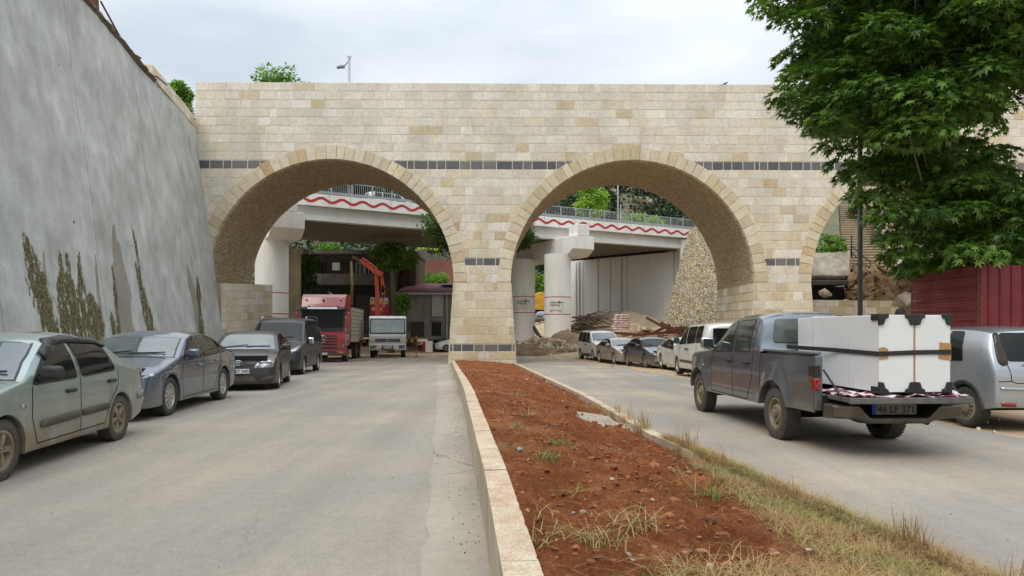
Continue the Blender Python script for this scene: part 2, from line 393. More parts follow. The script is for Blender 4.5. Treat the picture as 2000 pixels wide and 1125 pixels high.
def tint(kind, rd):
    c = lin(rd.choice(TINTS[kind])); k = rd.uniform(.95, 1.07)
    return (c[0]*k, c[1]*k, c[2]*k*rd.uniform(.98, 1.05), 1)
def clip(poly, nx, nz, d):               # keep nx*u+nz*z >= d
    out = []
    for i in range(len(poly)):
        a, b = poly[i], poly[(i+1) % len(poly)]
        da, db = nx*a[0]+nz*a[1]-d, nx*b[0]+nz*b[1]-d
        if da >= 0: out.append(a)
        if da*db < 0:
            t = da/(da-db); out.append((a[0]+(b[0]-a[0])*t, a[1]+(b[1]-a[1])*t))
    return out
def area(p): return abs(sum(p[i][0]*p[(i+1) % len(p)][1]-p[(i+1) % len(p)][0]*p[i][1] for i in range(len(p))))/2
def shrink(p, d):
    cx = sum(a[0] for a in p)/len(p); cz = sum(a[1] for a in p)/len(p); out = []
    n = len(p)
    ccw = sum(p[i][0]*p[(i+1) % n][1]-p[(i+1) % n][0]*p[i][1] for i in range(n)) > 0
    q = p if ccw else p[::-1]
    for i in range(n):
        a, b, c = Vector(q[i-1]), Vector(q[i]), Vector(q[(i+1) % n])
        e1 = (b-a); e2 = (c-b)
        if e1.length < 1e-4 or e2.length < 1e-4: out.append(tuple(b)); continue
        e1.normalize(); e2.normalize(); n1 = Vector((-e1.y, e1.x)); n2 = Vector((-e2.y, e2.x))
        s = n1+n2; k = d/max(.35, 1+n1.dot(n2)); out.append((b.x+s.x*k, b.y+s.y*k))
    return out
def stone(b, poly, out, rd, col, joint=.008, y0=0.0, flip=False):
    if area(poly) < .012: return
    a = shrink(poly, joint); c = shrink(poly, joint+.010); n = len(a)
    if area(c) < .006 or area(c) > area(poly): return
    d = out*.35+rd.uniform(0, .009); tx = rd.uniform(-.004, .004)
    # tiny unevenness of each dressed face
    vs = [(p[0], y0, p[1]) for p in a]+[(p[0], y0-d-tx*(1 if i % 2 else -1), p[1]) for i, p in enumerate(c)]
    b.add(vs, [tuple(range(n, 2*n))]+[(i, (i+1) % n, n+(i+1) % n, n+i) for i in range(n)], 0, col)
def bridge():
    rd = random.Random(11)
    ped = -.9
    # mortar backing body of the spandrels (front, back, top)
    us = [U0]
    for c in CR: us += [c-RA+RA*(1-math.cos(math.pi*k/40)) for k in range(41)]
    us.append(U1); b = MB()
    def lowz(u):
        for c in CR:
            if abs(u-c) <= RA+1e-6: return ZC+math.sqrt(max(0, RA*RA-(u-c)**2))
        return ped
    for i in range(len(us)-1):
        a, c = us[i], us[i+1]
        if c-a < 1e-5: continue
        gap = any(abs((a+c)/2-q) < RA for q in CR)
        za, zc = (lowz(a), lowz(c)) if gap else (ZC, ZC)
        for y, fl in ((0, 0), (BT, 1)):
            f = [(a, y, za), (c, y, zc), (c, y, ZT), (a, y, ZT)]
            b.add(f if not fl else f[::-1], [(0, 1, 2, 3)], 0)
    b.add([(U0, 0, ZT), (U1, 0, ZT), (U1, BT, ZT), (U0, BT, ZT)], [(0, 1, 2, 3)], 0)
    b.add([(U0, 0, ZC), (U0, BT, ZC), (U0, BT, ZT), (U0, 0, ZT)], [(3, 2, 1, 0)], 0)
    b.build('spandrel_core', M_mortar, BR)
    # courses
    rows = [ZT-.465*k for k in range(10)]; rows.append(10.12)
    rows += [10.12-.477*k for k in range(1, 11)]; rows.append(4.94)
    rows += [4.94-.47*k for k in range(1, 10)]; rows += [.30, -.16, -.62]
    spand = MB(); piers = {}
    for r in range(len(rows)-1):
        zt, zb = rows[r], rows[r+1]; zm = (zt+zb)/2
        u = U0+rd.uniform(-.5, 0)
        while u < U1:
            w = rd.uniform(.6, 1.25) if r < 7 else rd.uniform(.45, 1.0)
            if r in (9, 20, 30): w = rd.uniform(.45, .85)
            if rd.random() < .12: w *= .55
            a, c = max(u, U0), u+w; u += w
            if c <= U0: continue
            p = [(a, zb), (c, zb), (c, zt), (a, zt)]
            skip = False; pier = None
            for q in CR:
                if zm > ZC:
                    nu = min(max(q, a), c); cc = ((a+c)/2, (zb+zt)/2)
                    dx, dz = cc[0]-q, cc[1]-ZC; L_ = math.hypot(dx, dz)
                    if L_ < RA+RT+1.3:
                        p = clip(p, dx/L_, dz/L_, (q*dx+ZC*dz)/L_+RA+RT*.62)
                        if len(p) < 3: skip = True; break
                else:
                    h = pier_in(q, zm)+(RT if zm > ZC-.05 else 0)
                    side = 1 if (a+c)/2 > q else -1
                    if abs((a+c)/2-q) < h+1.5:
                        t, bt = pier_in(q, zt), pier_in(q, zb)    # slanted pier face
                        nx, nz_ = (zt-zb), -(t-bt)*side
                        L_ = math.hypot(nx, nz_); nx, nz_ = nx/L_*side, nz_/L_*side*side
                        x0_, z0_ = q+side*bt, zb
                        p = clip(p, side*abs(nx), -(t-bt)/L_*1, side*abs(nx)*x0_-(t-bt)/L_*z0_)
                        if len(p) < 3: skip = True; break
            if skip or len(p) < 3 or area(p) < .01: continue
            if r in (9, 20, 30): k = 'dark'
            elif r < 7: k = 'pale' if rd.random() < .94 else 'warm'
            elif zm > ZC: k = 'pale' if rd.random() < (.86 if zm > 8 else .58) else ('warm' if rd.random() < .85 else 'odd')
            else: k = 'warm' if rd.random() < .85 else ('pale' if rd.random() < .8 else 'odd')
            if r in (8, 7) and rd.random() < .03: k = 'odd'
            if r == 20 and zm > ZC: pass
            tgt = spand
            if zm <= ZC:
                cu = sum(v[0] for v in p)/len(p)
                idx = sum(1 for q in CR if cu > q); tgt = piers.setdefault(idx, MB())
            stone(tgt, p, .03 if r > 2 else .035, rd, tint(k, rd), joint=.02 if k == 'dark' else (.012 if zm > 8 else .017))
    # pale rear face, courses only
    spand.build('spandrel_wall', M_stone, BR)
    for idx, pb in piers.items():
        if idx == 0: continue
        pb.build('pier_facing', M_stone, BR)
    # piers: solid core and coursed side faces
    edges = [None]+[(CR[i]+0, (CR[i+1] if i+1 < 3 else 99)) for i in range(3)]
    for i in range(3):
        ql = CR[i]; qr = CR[i+1] if i < 2 else None
        zs_ = [-.9, .0, 2.0, ZC]
        core = MB(); n = len(zs_)
        xl = [ql+pier_in(ql, z) for z in zs_]; xr = [(qr-pier_in(qr, z)) if qr else U1 for z in zs_]
        vs = []
        for k in range(n): vs += [(xl[k], 0, zs_[k]), (xr[k], 0, zs_[k]), (xr[k], BT, zs_[k]), (xl[k], BT, zs_[k])]
        fs = []
        for k in range(n-1):
            o = k*4; fs += [(o, o+1, o+5, o+4), (o+2, o+3, o+7, o+6)]
        fs += [(3, 2, 1, 0)]; core.add(vs, fs); core.build('pier_core', M_mortar, BR)
        sides = [(ql, 1)]+([(qr, -1)] if qr else [])
        sb = MB()
        for q, sgn in sides:
            for r in range(len(rows)-1):
                zt, zb = rows[r], rows[r+1]
                if zb > ZC-.15: continue
                zt = min(zt, ZC)
                y = rd.uniform(-.4, 0)
                while y < BT:
                    w = rd.uniform(.5, 1.1); a, c = max(0.0, y), min(BT, y+w); y += w
                    if c-a < .15: continue
                    xa, xb = q+sgn*pier_in(q, zb), q+sgn*pier_in(q, zt)
                    j = .012; o = sgn*(.0); dep = .02+rd.uniform(0, .012)
                    P = lambda yy, zz, d: (q+sgn*(pier_in(q, zz)-d), yy, zz)
                    outer = [P(a+j, zb+j, 0), P(c-j, zb+j, 0), P(c-j, zt-j, 0), P(a+j, zt-j, 0)]
                    inner = [P(a+j+.014, zb+j+.014, dep), P(c-j-.014, zb+j+.014, dep), P(c-j-.014, zt-j-.014, dep), P(a+j+.014, zt-j-.014, dep)]
                    f = [(4, 5, 6, 7)]+[(k, (k+1) % 4, 4+(k+1) % 4, 4+k) for k in range(4)]
                    if sgn < 0: pass
                    else: f = [x[::-1] for x in f]
                    sb.add(outer+inner, f, 0, tint('warm' if rd.random() < .7 else 'pale', rd))
            # mortar plane of that side
            sb.add([(q+sgn*pier_in(q, -.9), 0, -.9), (q+sgn*pier_in(q, -.9), BT, -.9), (q+sgn*pier_in(q, ZC), BT, ZC), (q+sgn*pier_in(q, ZC), 0, ZC)],
                   [(0, 1, 2, 3) if sgn < 0 else (3, 2, 1, 0)], 0, lin((176, 164, 142)))
        sb.build('pier_side', M_stone, BR)
    # arch rings and barrel vaults
    for i, q in enumerate(CR):
        b = MB(); th = -.02; n = 50 if True else 0; a = 0.0
        cuts = [0.0]
        while cuts[-1] < math.pi-.03: cuts.append(cuts[-1]+rd.uniform(.058, .082))
        cuts[-1] = math.pi
        key = min(range(len(cuts)-1), key=lambda k: abs((cuts[k]+cuts[k+1])/2-math.pi/2))
        for k in range(len(cuts)-1):
            t0, t1 = cuts[k]+.0022, cuts[k+1]-.0022
            ro = RA+RT+rd.uniform(-.03, .03)+(.1 if k == key else 0); dep = .035+rd.uniform(0, .012)+(.02 if k == key else 0)
            pp = [(q+math.cos(t0)*RA, ZC+math.sin(t0)*RA), (q+math.cos(t0)*ro, ZC+math.sin(t0)*ro), (q+math.cos(t1)*ro, ZC+math.sin(t1)*ro), (q+math.cos(t1)*RA, ZC+math.sin(t1)*RA)]
            cc = shrink(pp[::1], .016)
            cc_ = sorted(range(4), key=lambda z: z)
            # keep the order of pp
            cx = sum(p[0] for p in pp)/4; cz = sum(p[1] for p in pp)/4
            inn = [(p[0]+(cx-p[0])*.035, p[1]+(cz-p[1])*.025) for p in pp]
            vs = [(p[0], .02, p[1]) for p in pp]+[(p[0], -dep+.012, p[1]) for p in pp]+[(p[0], -dep, p[1]) for p in inn]
            vs += [(q+math.cos(t1)*RA, .3, ZC+math.sin(t1)*RA), (q+math.cos(t0)*RA, .3, ZC+math.sin(t0)*RA)]
            fs = [(8, 9, 10, 11)]+[(4+j, 4+(j+1) % 4, 8+(j+1) % 4, 8+j) for j in range(4)]+[(j, (j+1) % 4, 4+(j+1) % 4, 4+j) for j in range(4)]
            fs += [(3, 0, 13, 12)]
            kd = 'warm' if rd.random() < .93 else 'odd'
            b.add(vs, fs, 0, tint(kd, rd))
        b.add([(q+math.cos(t)*rr, .004, ZC+math.sin(t)*rr) for t in [math.pi*k/40 for k in range(41)] for rr in (RA+.01, RA+RT*.8)],
              [(2*k, 2*k+1, 2*k+3, 2*k+2) for k in range(40)], 0, lin((196, 184, 160)))
        b.build('arch_ring', M_stone, BR)
        rows_, uvs_ = [], []
        for k in range(131):
            t = math.pi*k/130; r_, u_ = [], []
            for j in range(49):
                y = .3+(BT-.3)*j/48
                d = .035*noise.noise(Vector((t*RA*2.2+q, y*2.6, i)))+.02*noise.noise(Vector((t*RA*6+q, y*7, i)))
                rr = RA-.005+d
                if j == 0: rr = RA
                r_.append((q+math.cos(t)*rr, y, ZC+math.sin(t)*rr)); u_.append((y, t*RA))
            rows_.append(r_); uvs_.append(u_)
        uvgrid('arch_vault', rows_, M_soffit, BR, True, uvs_)
        # rear ring edge
        rb = MB(); rb.v = [(q+math.cos(t)*rr, BT+.03, ZC+math.sin(t)*rr) for t in [math.pi*k/48 for k in range(49)] for rr in (RA, RA+.5)]; rb.f = [(2*k, 2*k+2, 2*k+3, 2*k+1) for k in range(48)]; rb.m = [0]*48; rb.c = [None]*48
        rb.build('rear_ring', M_mortar, BR)
bridge()

# low block abutment wall under the left springing
def block_wall(name, pts, zt, rows, thick, label, seed, kinds=('pale', 'warm'), top=True, hrow=.42, parent=None, cat='wall'):
    """coursed block wall; pts = two ground points (left,right seen from its face), zt = top heights at both"""
    a, c = Vector(pts[0]), Vector(pts[1]); d = (c-a); Lw = d.length; ang = math.atan2(d.y, d.x)
    rd = random.Random(seed); b = MB(); zmax = max(zt); k = 0
    topz = lambda u: zt[0]+(zt[1]-zt[0])*u/Lw
    z = 0
    for r in range(rows):
        u = rd.uniform(-.5, 0)
        while u < Lw:
            w = rd.uniform(.55, 1.0); p0, p1 = max(0, u), min(Lw, u+w); u += w
            if p1-p0 < .08: continue
            poly = [(p0, topz(p0)-(r+1)*hrow), (p1, topz(p1)-(r+1)*hrow), (p1, topz(p1)-r*hrow), (p0, topz(p0)-r*hrow)]
            stone(b, poly, .025, rd, tint(rd.choice(kinds), rd), .01, 0)
    zb = min(zt)-rows*hrow
    b.add([(0, 0, zb), (Lw, 0, zb), (Lw, 0, zt[1]), (0, 0, zt[0]), (0, thick, zb), (Lw, thick, zb), (Lw, thick, zt[1]), (0, thick, zt[0])],
          [(0, 1, 2, 3), (3, 2, 6, 7), (1, 5, 6, 2), (4, 7, 6, 5), (0, 3, 7, 4)], 0, lin((186, 174, 152)))
    o = b.build(name, M_stone, parent); o.location = (a.x, a.y, 0); o.rotation_euler = (0, 0, ang)
    if not parent: tag(o, label, cat)
    return o
block_wall('block_wall', [(-15.75, 37.0), (-15.3, 43.6)], (4.0, 4.35), 11, 1.2,
           'low coursed block wall under the left springing of the left arch, beside the white column', 3)
# left arch, outer abutment behind the concrete wall
ab = MB(); ab.box(-8, .62, .03, BT, -.9, ZC); ab.build('abutment', M_mortar, BR)

# ---------------------------------------------------------------- grey concrete retaining wall
M_conc = bpy.data.materials.new('weathered_concrete'); M_conc.use_nodes = True
def _conc():
    b = NB(M_conc); uv = b.n('UVMap').outputs[0]
    sp_ = b.n('SeparateXYZ', {0: uv}); U, V = sp_.outputs[0], sp_.outputs[1]
    n1 = b.n('TexNoise', {'Vector': uv, 'Scale': .55, 'Detail': 9, 'Roughness': .62}).outputs[0]
    n2 = b.n('TexNoise', {'Vector': b.n('Mapping', {0: uv, 'Scale': (1, .22, 1)}).outputs[0], 'Scale': 1.3, 'Detail': 8, 'Roughness': .65}).outputs[0]
    n3 = b.n('TexNoise', {'Vector': uv, 'Scale': 11, 'Detail': 8, 'Roughness': .75}).outputs[0]
    n5 = b.n('TexNoise', {'Vector': b.n('Mapping', {0: uv, 'Rotation': (0, 0, .7), 'Scale': (1, .6, 1)}).outputs[0], 'Scale': 1.5, 'Detail': 7, 'Roughness': .6}).outputs[0]
    col = b.ramp(n1, [(.3, lin((166, 167, 163))), (.5, lin((180, 181, 178))), (.7, lin((198, 199, 197)))])
    col = b.mix(.8, col, b.ramp(n2, [(.25, (.86, .85, .82)), (.5, (1, 1, 1)), (.72, (1.04, 1.04, 1.04))]), 'MULTIPLY')
    col = b.mix(.8, col, b.ramp(n5, [(.3, (.76, .76, .74)), (.7, (1.16, 1.16, 1.15))]), 'MULTIPLY')
    col = b.mix(.55, col, b.ramp(n3, [(.3, (.78, .78, .77)), (.7, (1.15, 1.15, 1.15))]), 'MULTIPLY')
    # formwork joints every 6 m (vertical) and one horizontal pour line
    j = b.math('ABSOLUTE', b.math('SUBTRACT', b.math('FRACT', b.math('DIVIDE', b.math('ADD', U, b.math('MULTIPLY', n3, .03)), 6.1)), .5))
    col = b.mix(b.math('MULTIPLY', b.math('LESS_THAN', j, .0045), .6), col, lin((128, 124, 116)))
    # small tie holes
    vo = b.n('TexVoronoi', {'Vector': uv, 'Scale': .55}).outputs['Distance']
    col = b.mix(b.math('LESS_THAN', vo, .03), col, lin((40, 38, 34)))
    # wet mossy seep stains: lens shaped patches from weep holes down to the ground, attribute driven
    a = b.n('Attribute', attribute_name='stain').outputs['Color']; sa = b.n('SeparateXYZ', {0: a})
    moss = b.ramp(n3, [(.36, lin((36, 31, 22))), (.46, lin((78, 68, 46))), (.54, lin((100, 96, 60))), (.64, lin((156, 144, 118)))])
    n6 = b.n('TexNoise', {'Vector': b.n('Mapping', {0: uv, 'Scale': (1, .3, 1)}).outputs[0], 'Scale': 5, 'Detail': 6, 'Roughness': .7}).outputs[0]
    kf = b.n('MapRange', {0: sa.outputs[0], 1: .0, 2: .2, 3: 0, 4: 1}).outputs[0]; kd_ = b.n('MapRange', {0: sa.outputs[1], 1: .0, 2: .2, 3: 0, 4: 1}).outputs[0]
    f = b.n('Math', {0: kf, 1: b.math('ADD', b.math('MULTIPLY', b.math('SUBTRACT', n3, .5), 3.2), b.math('MULTIPLY', b.math('SUBTRACT', n6, .5), 5.5)), 2: sa.outputs[0]}, operation='MULTIPLY_ADD').outputs[0]
    col = b.mix(b.ramp(b.math('ADD', sa.outputs[1], b.math('MULTIPLY', kd_, b.math('MULTIPLY', b.math('SUBTRACT', n6, .5), 2.5))), [(.3, (0, 0, 0)), (.6, (.75, .75, .75))]), col, lin((128, 118, 102)))
    col = b.mix(b.ramp(f, [(.40, (0, 0, 0)), (.62, (1, 1, 1))]), col, moss)
    p = b.n('BsdfPrincipled', {'Base Color': col, 'Roughness': .88, 'Specular IOR Level': .3})
    bn = b.n('Bump', {'Height': b.math('ADD', b.math('MULTIPLY', n3, .6), b.math('MULTIPLY', n5, 2.2)), 'Strength': .3, 'Distance': .03})
    b.t.links.new(bn.outputs[0], p.inputs['Normal']); b.t.links.new(p.outputs[0], b.n('OutputMaterial').inputs[0])
_conc()
WA = Vector((-6.4, -6.0)); WBt = Vector((-15.4, 36.9))        # base line of the wall, seen from the road
WH = 12.75; LEAN = .125
wdir = (WBt-WA); WL = wdir.length; wdir.normalize(); wn = Vector((-wdir.y, wdir.x))   # wn points away from the road
def wall_pt(u, v, out=0):                  # u along, v up
    p = WA+wdir*u+wn*(LEAN*v-out); return Vector((p.x, p.y, v-.5))
def wall_uv(px, py):                       # where the photograph's pixel meets the wall
    # solve ray (px,py) with the leaning plane
    dx, dz = (px-1000)/F, (HZ-py)/F        # point = (dx*Y, Y, CH+dz*Y)
    # (P-WA).wn = LEAN*v, v = z+.5
    A = dx*wn.x+wn.y-LEAN*dz; B = -(WA.x*wn.x+WA.y*wn.y)-LEAN*(CH+.5)
    Y = -B/A; P = Vector((dx*Y, Y)); return (P-WA).dot(wdir), CH+dz*Y+.5
STAINS = [  # (bottom px, bottom py, top px, top py, half width px, moss 1 / damp 0)
    (100, 640, 45, 450, 20, 1), (130, 650, 118, 490, 13, 1), (148, 650, 130, 490, 11, 1), (160, 650, 155, 495, 11, 1),
    (185, 650, 176, 570, 17, 1), (238, 650, 222, 435, 9, 0), (250, 640, 232, 470, 11, 0), (296, 650, 264, 510, 9, 1),
    (232, 650, 220, 520, 4, 1), (222, 650, 214, 600, 6, 1), (390, 640, 365, 515, 6, 0), (394, 640, 383, 538, 5, 1), (262, 465, 258, 440, 2, 1), (88, 540, 84, 490, 3, 0), (195, 620, 188, 498, 4, 0)]
def retaining_wall():
    segs = []
    for bx, by, tx, ty, hw, k in STAINS:
        b0, t0, e0 = wall_uv(bx, by), wall_uv(tx, ty), wall_uv(bx+hw, by)
        segs.append((b0, t0, abs(e0[0]-b0[0]), k))
    nu, nv = 560, 150; us = np.linspace(0, WL, nu); vs_ = np.linspace(0, WH, nv)
    Ug, Vg = np.meshgrid(us, vs_)                       # nv x nu
    st = np.zeros((nv, nu, 2))
    for b0, t0, hw, k in segs:
        h = t0[1]-b0[1]; t = (Vg-b0[1])/h; ce = b0[0]+(t0[0]-b0[0])*np.clip(t, -3, 1)
        wdt = hw*np.clip(1-np.clip(t, 0, 1)**2.2, .0, 1)**.6*(1+.18*np.sin(Vg*3.1+b0[0]))
        wdt = wdt*1.2
        s = np.where(t < 1, np.clip(1-np.abs(Ug-ce)/np.maximum(wdt, .02), -.2, 1), -.2)
        s = np.clip(s*2.1, -.2, 1)
        if k: st[..., 0] = np.maximum(st[..., 0], s)
        else: st[..., 1] = np.maximum(st[..., 1], s)
    rows_, uvs_ = [], []
    for j in range(nv):
        r_, u_ = [], []
        for i in range(nu):
            u, v = us[i], vs_[j]
            o = .05*fbm(u, v, 4, .35)+.012*noise.noise(Vector((u*2, v*2, 1)))+.035*max(0, st[j, i, 0])*noise.noise(Vector((u*9, v*9, 3)))
            vv = v
            if j == nv-1: vv = WH+.10*noise.noise(Vector((u*.9, 5, 0)))
            r_.append(wall_pt(u, vv, o)); u_.append((u, vv))
        rows_.append(r_); uvs_.append(u_)
    o = uvgrid('retaining_wall', rows_, M_conc, None, True, uvs_)
    me = o.data; ca = me.attributes.new('stain', 'FLOAT_COLOR', 'POINT')
    arr = np.zeros((nv*nu, 4), dtype=np.float32); arr[:, :2] = st.reshape(-1, 2); arr[:, 3] = 1
    ca.data.foreach_set('color', arr.ravel())
    # flip so the face looks to the road, give the wall its thickness behind
    bk = MB(); A0, A1 = wall_pt(0, 0, -1.6), wall_pt(WL, 0, -1.6); T0, T1 = wall_pt(0, WH, 0), wall_pt(WL, WH, 0)
    back = bk.add([A0, A1, (A1.x, A1.y, WH-.55), (A0.x-1, A0.y, WH-.55), T0-Vector((0, 0, .06)), T1-Vector((0, 0, .06)), A1, wall_pt(WL, 0)],
                  [(0, 1, 2, 3), (3, 2, 5, 4), (7, 6, 2, 5)], 0).build('wall_back', mat('raw_concrete', (150, 148, 142)), o)
    tag(o, 'tall leaning grey concrete retaining wall with mossy seep stains, left of the parked cars', 'wall')
    return o
WALL = retaining_wall()
# earth lip, rusty post, rebar and loose blocks on the wall top
M_earth = mat('dry_earth', (118, 104, 84), (84, 72, 58), 5, .95, .3, 30, fine=.5)
M_rust = mat('rusty_steel', (112, 62, 46), (84, 48, 38), 8, .8, .1, 60, fine=.3)
def top_u(px, py): return wall_uv(px, py)[0]
b = MB(); rd = random.Random(5); ua, ub = top_u(60, -60), top_u(300, 152)
prev = None
n = 150
for i in range(n+1):
    u = ua+(ub-ua)*i/n; h = (.34-.2*i/n)+.13*noise.noise(Vector((u*1.6, 0, 0)))+.06*noise.noise(Vector((u*5, 0, 0)))
    o1 = .08+.07*noise.noise(Vector((u*2.2, 4, 0)))
    ring = [wall_pt(u, WH-.10, o1*.3), wall_pt(u, WH+.02-.04*noise.noise(Vector((u*3, 9, 0))), o1+.05), wall_pt(u, WH+h*.6, o1), wall_pt(u, WH+h, -.15), wall_pt(u, WH+h*.8, -.9), wall_pt(u, WH-.2, -1.5)]
    b.v += [tuple(p) for p in ring]
    if i: b.add([], []); o = (i-1)*6; b.f += [(o+k, o+k+1, o+7+k, o+6+k) for k in range(5)]; b.m += [0]*5; b.c += [None]*5
tag(b.build('earth_lip', M_earth, None, 60), 'ragged dark earth lip lying along the top of the concrete wall', 'earth bank')
u1 = top_u(204, 60)
b = MB(); b.tube([wall_pt(u1, WH+.1, -.25), wall_pt(u1, WH+2.6, -.1)], .16, 8)
tag(b.build('rusty_post', M_rust), 'thick rusty steel post standing on top of the concrete wall', 'post')
b = MB(); b.tube([wall_pt(top_u(215, 10), WH+1.15, -.3), wall_pt(top_u(245, 75), WH+.35, -.15), wall_pt(top_u(258, 100), WH+.1, 0), wall_pt(top_u(266, 104), WH+.12, .15)], .035, 6)
tag(b.build('steel_bar', M_rust), 'thin bent reinforcing bar hanging over the wall top beside the rusty post', 'steel bar')
b = MB(); b.tube([wall_pt(top_u(290, 136), WH+.0, -.1), wall_pt(top_u(300, 142), WH+.22, .1), wall_pt(top_u(309, 147), WH+.12, .3)], .03, 6)
tag(b.build('steel_bar', M_rust), 'short curved bar end sticking out near the stone blocks on the wall', 'steel bar')
b = MB(); rd = random.Random(8); ua, ub = top_u(298, 160), WL-.05
for r in range(2):
    u = ua+r*.3
    while u < ub:
        w = rd.uniform(.6, 1.2); e = min(u+w, ub)
        P = [wall_pt(u, WH+.02+r*.36, .05-r*.06), wall_pt(e-.03, WH+.02+r*.36, .05-r*.06), wall_pt(e-.03, WH+.02+r*.36, -.8), wall_pt(u, WH+.02+r*.36, -.8)]
        hh = Vector((0, 0, .34+rd.uniform(-.03, .02)))
        b.add(P+[p+hh for p in P], [(0, 3, 2, 1), (4, 5, 6, 7), (0, 1, 5, 4), (1, 2, 6, 5), (2, 3, 7, 6), (3, 0, 4, 7)], 0, tint('pale' if rd.random() < .6 else 'warm', rd)); u = e
tag(b.build('stone_coping', M_stone, bevel=.02), 'two courses of loose pale stone blocks on the far end of the concrete wall top', 'stone coping')
# ---------------------------------------------------------------- road viaduct behind the arches
M_vwhite = mat('painted_concrete', (234, 233, 228), (220, 218, 211), 1.2, .85, .05, 30, stretch=(1, 1, .25), fine=.2)
M_vwall = bpy.data.materials.new('abutment_concrete'); M_vwall.use_nodes = True
def _vw():
    b = NB(M_vwall); uv = b.n('UVMap').outputs[0]; U = b.n('SeparateXYZ', {0: uv}).outputs[0]; V = b.n('SeparateXYZ', {0: uv}).outputs[1]
    n1 = b.n('TexNoise', {'Vector': b.n('Mapping', {0: uv, 'Scale': (1, .06, 1)}).outputs[0], 'Scale': 2.2, 'Detail': 7}).outputs[0]
    n2 = b.n('TexNoise', {'Vector': uv, 'Scale': 3, 'Detail': 8, 'Roughness': .7}).outputs[0]
    col = b.ramp(n1, [(.3, lin((232, 232, 228))), (.7, lin((242, 242, 238)))])
    col = b.mix(.6, col, b.ramp(n2, [(.3, (.86, .86, .86)), (.7, (1.04, 1.04, 1.04))]), 'MULTIPLY')
    j = b.math('ABSOLUTE', b.math('SUBTRACT', b.math('FRACT', b.math('DIVIDE', U, .62)), .5))
    col = b.mix(b.math('MULTIPLY', b.math('LESS_THAN', j, .02), .25), col, lin((150, 148, 142)))
    p = b.n('BsdfPrincipled', {'Base Color': col, 'Roughness': .85})
    b.t.links.new(p.outputs[0], b.n('OutputMaterial').inputs[0])
_vw()
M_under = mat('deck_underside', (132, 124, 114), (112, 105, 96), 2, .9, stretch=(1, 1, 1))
M_red = mat('red_paint', (186, 54, 52), (166, 48, 46), 6, .6, fine=.2)
M_galv = mat('galvanised_steel', (172, 176, 178), (150, 154, 158), 6, .45, metal=.5)
M_darkgap = mat('dark_recess', (28, 28, 30), (20, 20, 22))
M_stainbrown = mat('rust_run', (120, 104, 76), (150, 134, 100), 9, .9)
M_black = mat('black_rubber_paint', (24, 24, 26), (18, 18, 20), 6, .6)
VX = [(-30, 41.5), (-22, 44.4), (-13.9, 48.7), (-7.66, 52.3), (2.96, 58.4), (17.96, 66.3), (27, 70.6)]
TZ = 11.2
VI = thing('road_viaduct', 'white concrete road viaduct with a red wave line, crossing behind the stone arches', 'viaduct', (0, 0, 0))
vline = []
for i in range(len(VX)-1):
    a, c = Vector(VX[i]), Vector(VX[i+1]); n = max(2, int((c-a).length/1.5))
    vline += [a.lerp(c, k/n) for k in range(n)]
vline.append(Vector(VX[-1]))
vn = []
for i in range(len(vline)):
    d = (vline[min(i+1, len(vline)-1)]-vline[max(i-1, 0)]).normalized(); vn.append(Vector((-d.y, d.x)))
varc = [0]
for i in range(1, len(vline)): varc.append(varc[-1]+(vline[i]-vline[i-1]).length)
def strip(prof, name, m, parent=VI, i0=0, i1=None, smooth=False, side=1):
    """profile (offset behind the front line, z) swept along the deck line"""
    i1 = len(vline)-1 if i1 is None else i1; b = MB(); k = len(prof); vs = []
    for i in range(i0, i1+1):
        for o, z in prof: p = vline[i]+vn[i]*o; vs.append((p.x, p.y, z))
    fs = [(j*k+q, (j+1)*k+q, (j+1)*k+(q+1) % k, j*k+(q+1) % k) for j in range(i1-i0) for q in range(k)]
    fs += [tuple(range(k)), tuple(range((i1-i0+1)*k-1, (i1-i0)*k-1, -1))]
    b.add(vs, fs); return b.build(name, m, parent, smooth)
DW = 12.4
strip([(0, TZ), (.25, TZ), (.25, TZ-.86), (0, TZ-.86)], 'fascia', M_vwhite)
strip([(DW, TZ), (DW-.25, TZ), (DW-.25, TZ-.86), (DW, TZ-.86)], 'rear_fascia', M_vwhite)
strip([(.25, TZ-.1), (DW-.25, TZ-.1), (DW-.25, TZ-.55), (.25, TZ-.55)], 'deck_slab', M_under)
strip([(.55, TZ-.55), (.95, TZ-.55), (.95, 9.42), (.55, 9.42)], 'edge_girder', M_vwhite)
strip([(.40, 9.72), (1.1, 9.72), (1.1, 9.36), (.40, 9.36)], 'girder_flange', M_vwhite)
for k in range(1, 14):
    o = .95+k*.82
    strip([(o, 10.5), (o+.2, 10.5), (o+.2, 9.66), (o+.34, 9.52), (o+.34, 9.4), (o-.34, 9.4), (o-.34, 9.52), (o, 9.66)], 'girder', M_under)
# fascia joints and the wave
b = MB(); s_ = 0
def vpt(s, o=0, z=0):
    i = int(np.searchsorted(varc, s))-1; i = max(0, min(i, len(vline)-2)); t = (s-varc[i])/(varc[i+1]-varc[i])
    p = vline[i].lerp(vline[i+1], t)+vn[i].lerp(vn[i+1], t)*o; return Vector((p.x, p.y, z))
ST = varc[-1]; PAN = 1.53
wv = MB(); s = .5; prevp = None
while s < ST-.3:
    ph = 2*math.pi*s/PAN; zc = TZ-.43-.14*math.sin(ph); sl = -.14*2*math.pi/PAN*math.cos(ph); th = .10*math.sqrt(1+sl*sl)
    a, c = vpt(s, -.006, zc-th), vpt(s, -.006, zc+th)
    wv.v += [tuple(a), tuple(c)]
    if prevp is not None:
        o = len(wv.v)-4; wv.f.append((o, o+2, o+3, o+1)); wv.m.append(0); wv.c.append(None)
    prevp = 1; s += .09
wv.build('red_wave', M_red, VI)
jb = MB(); s = .2
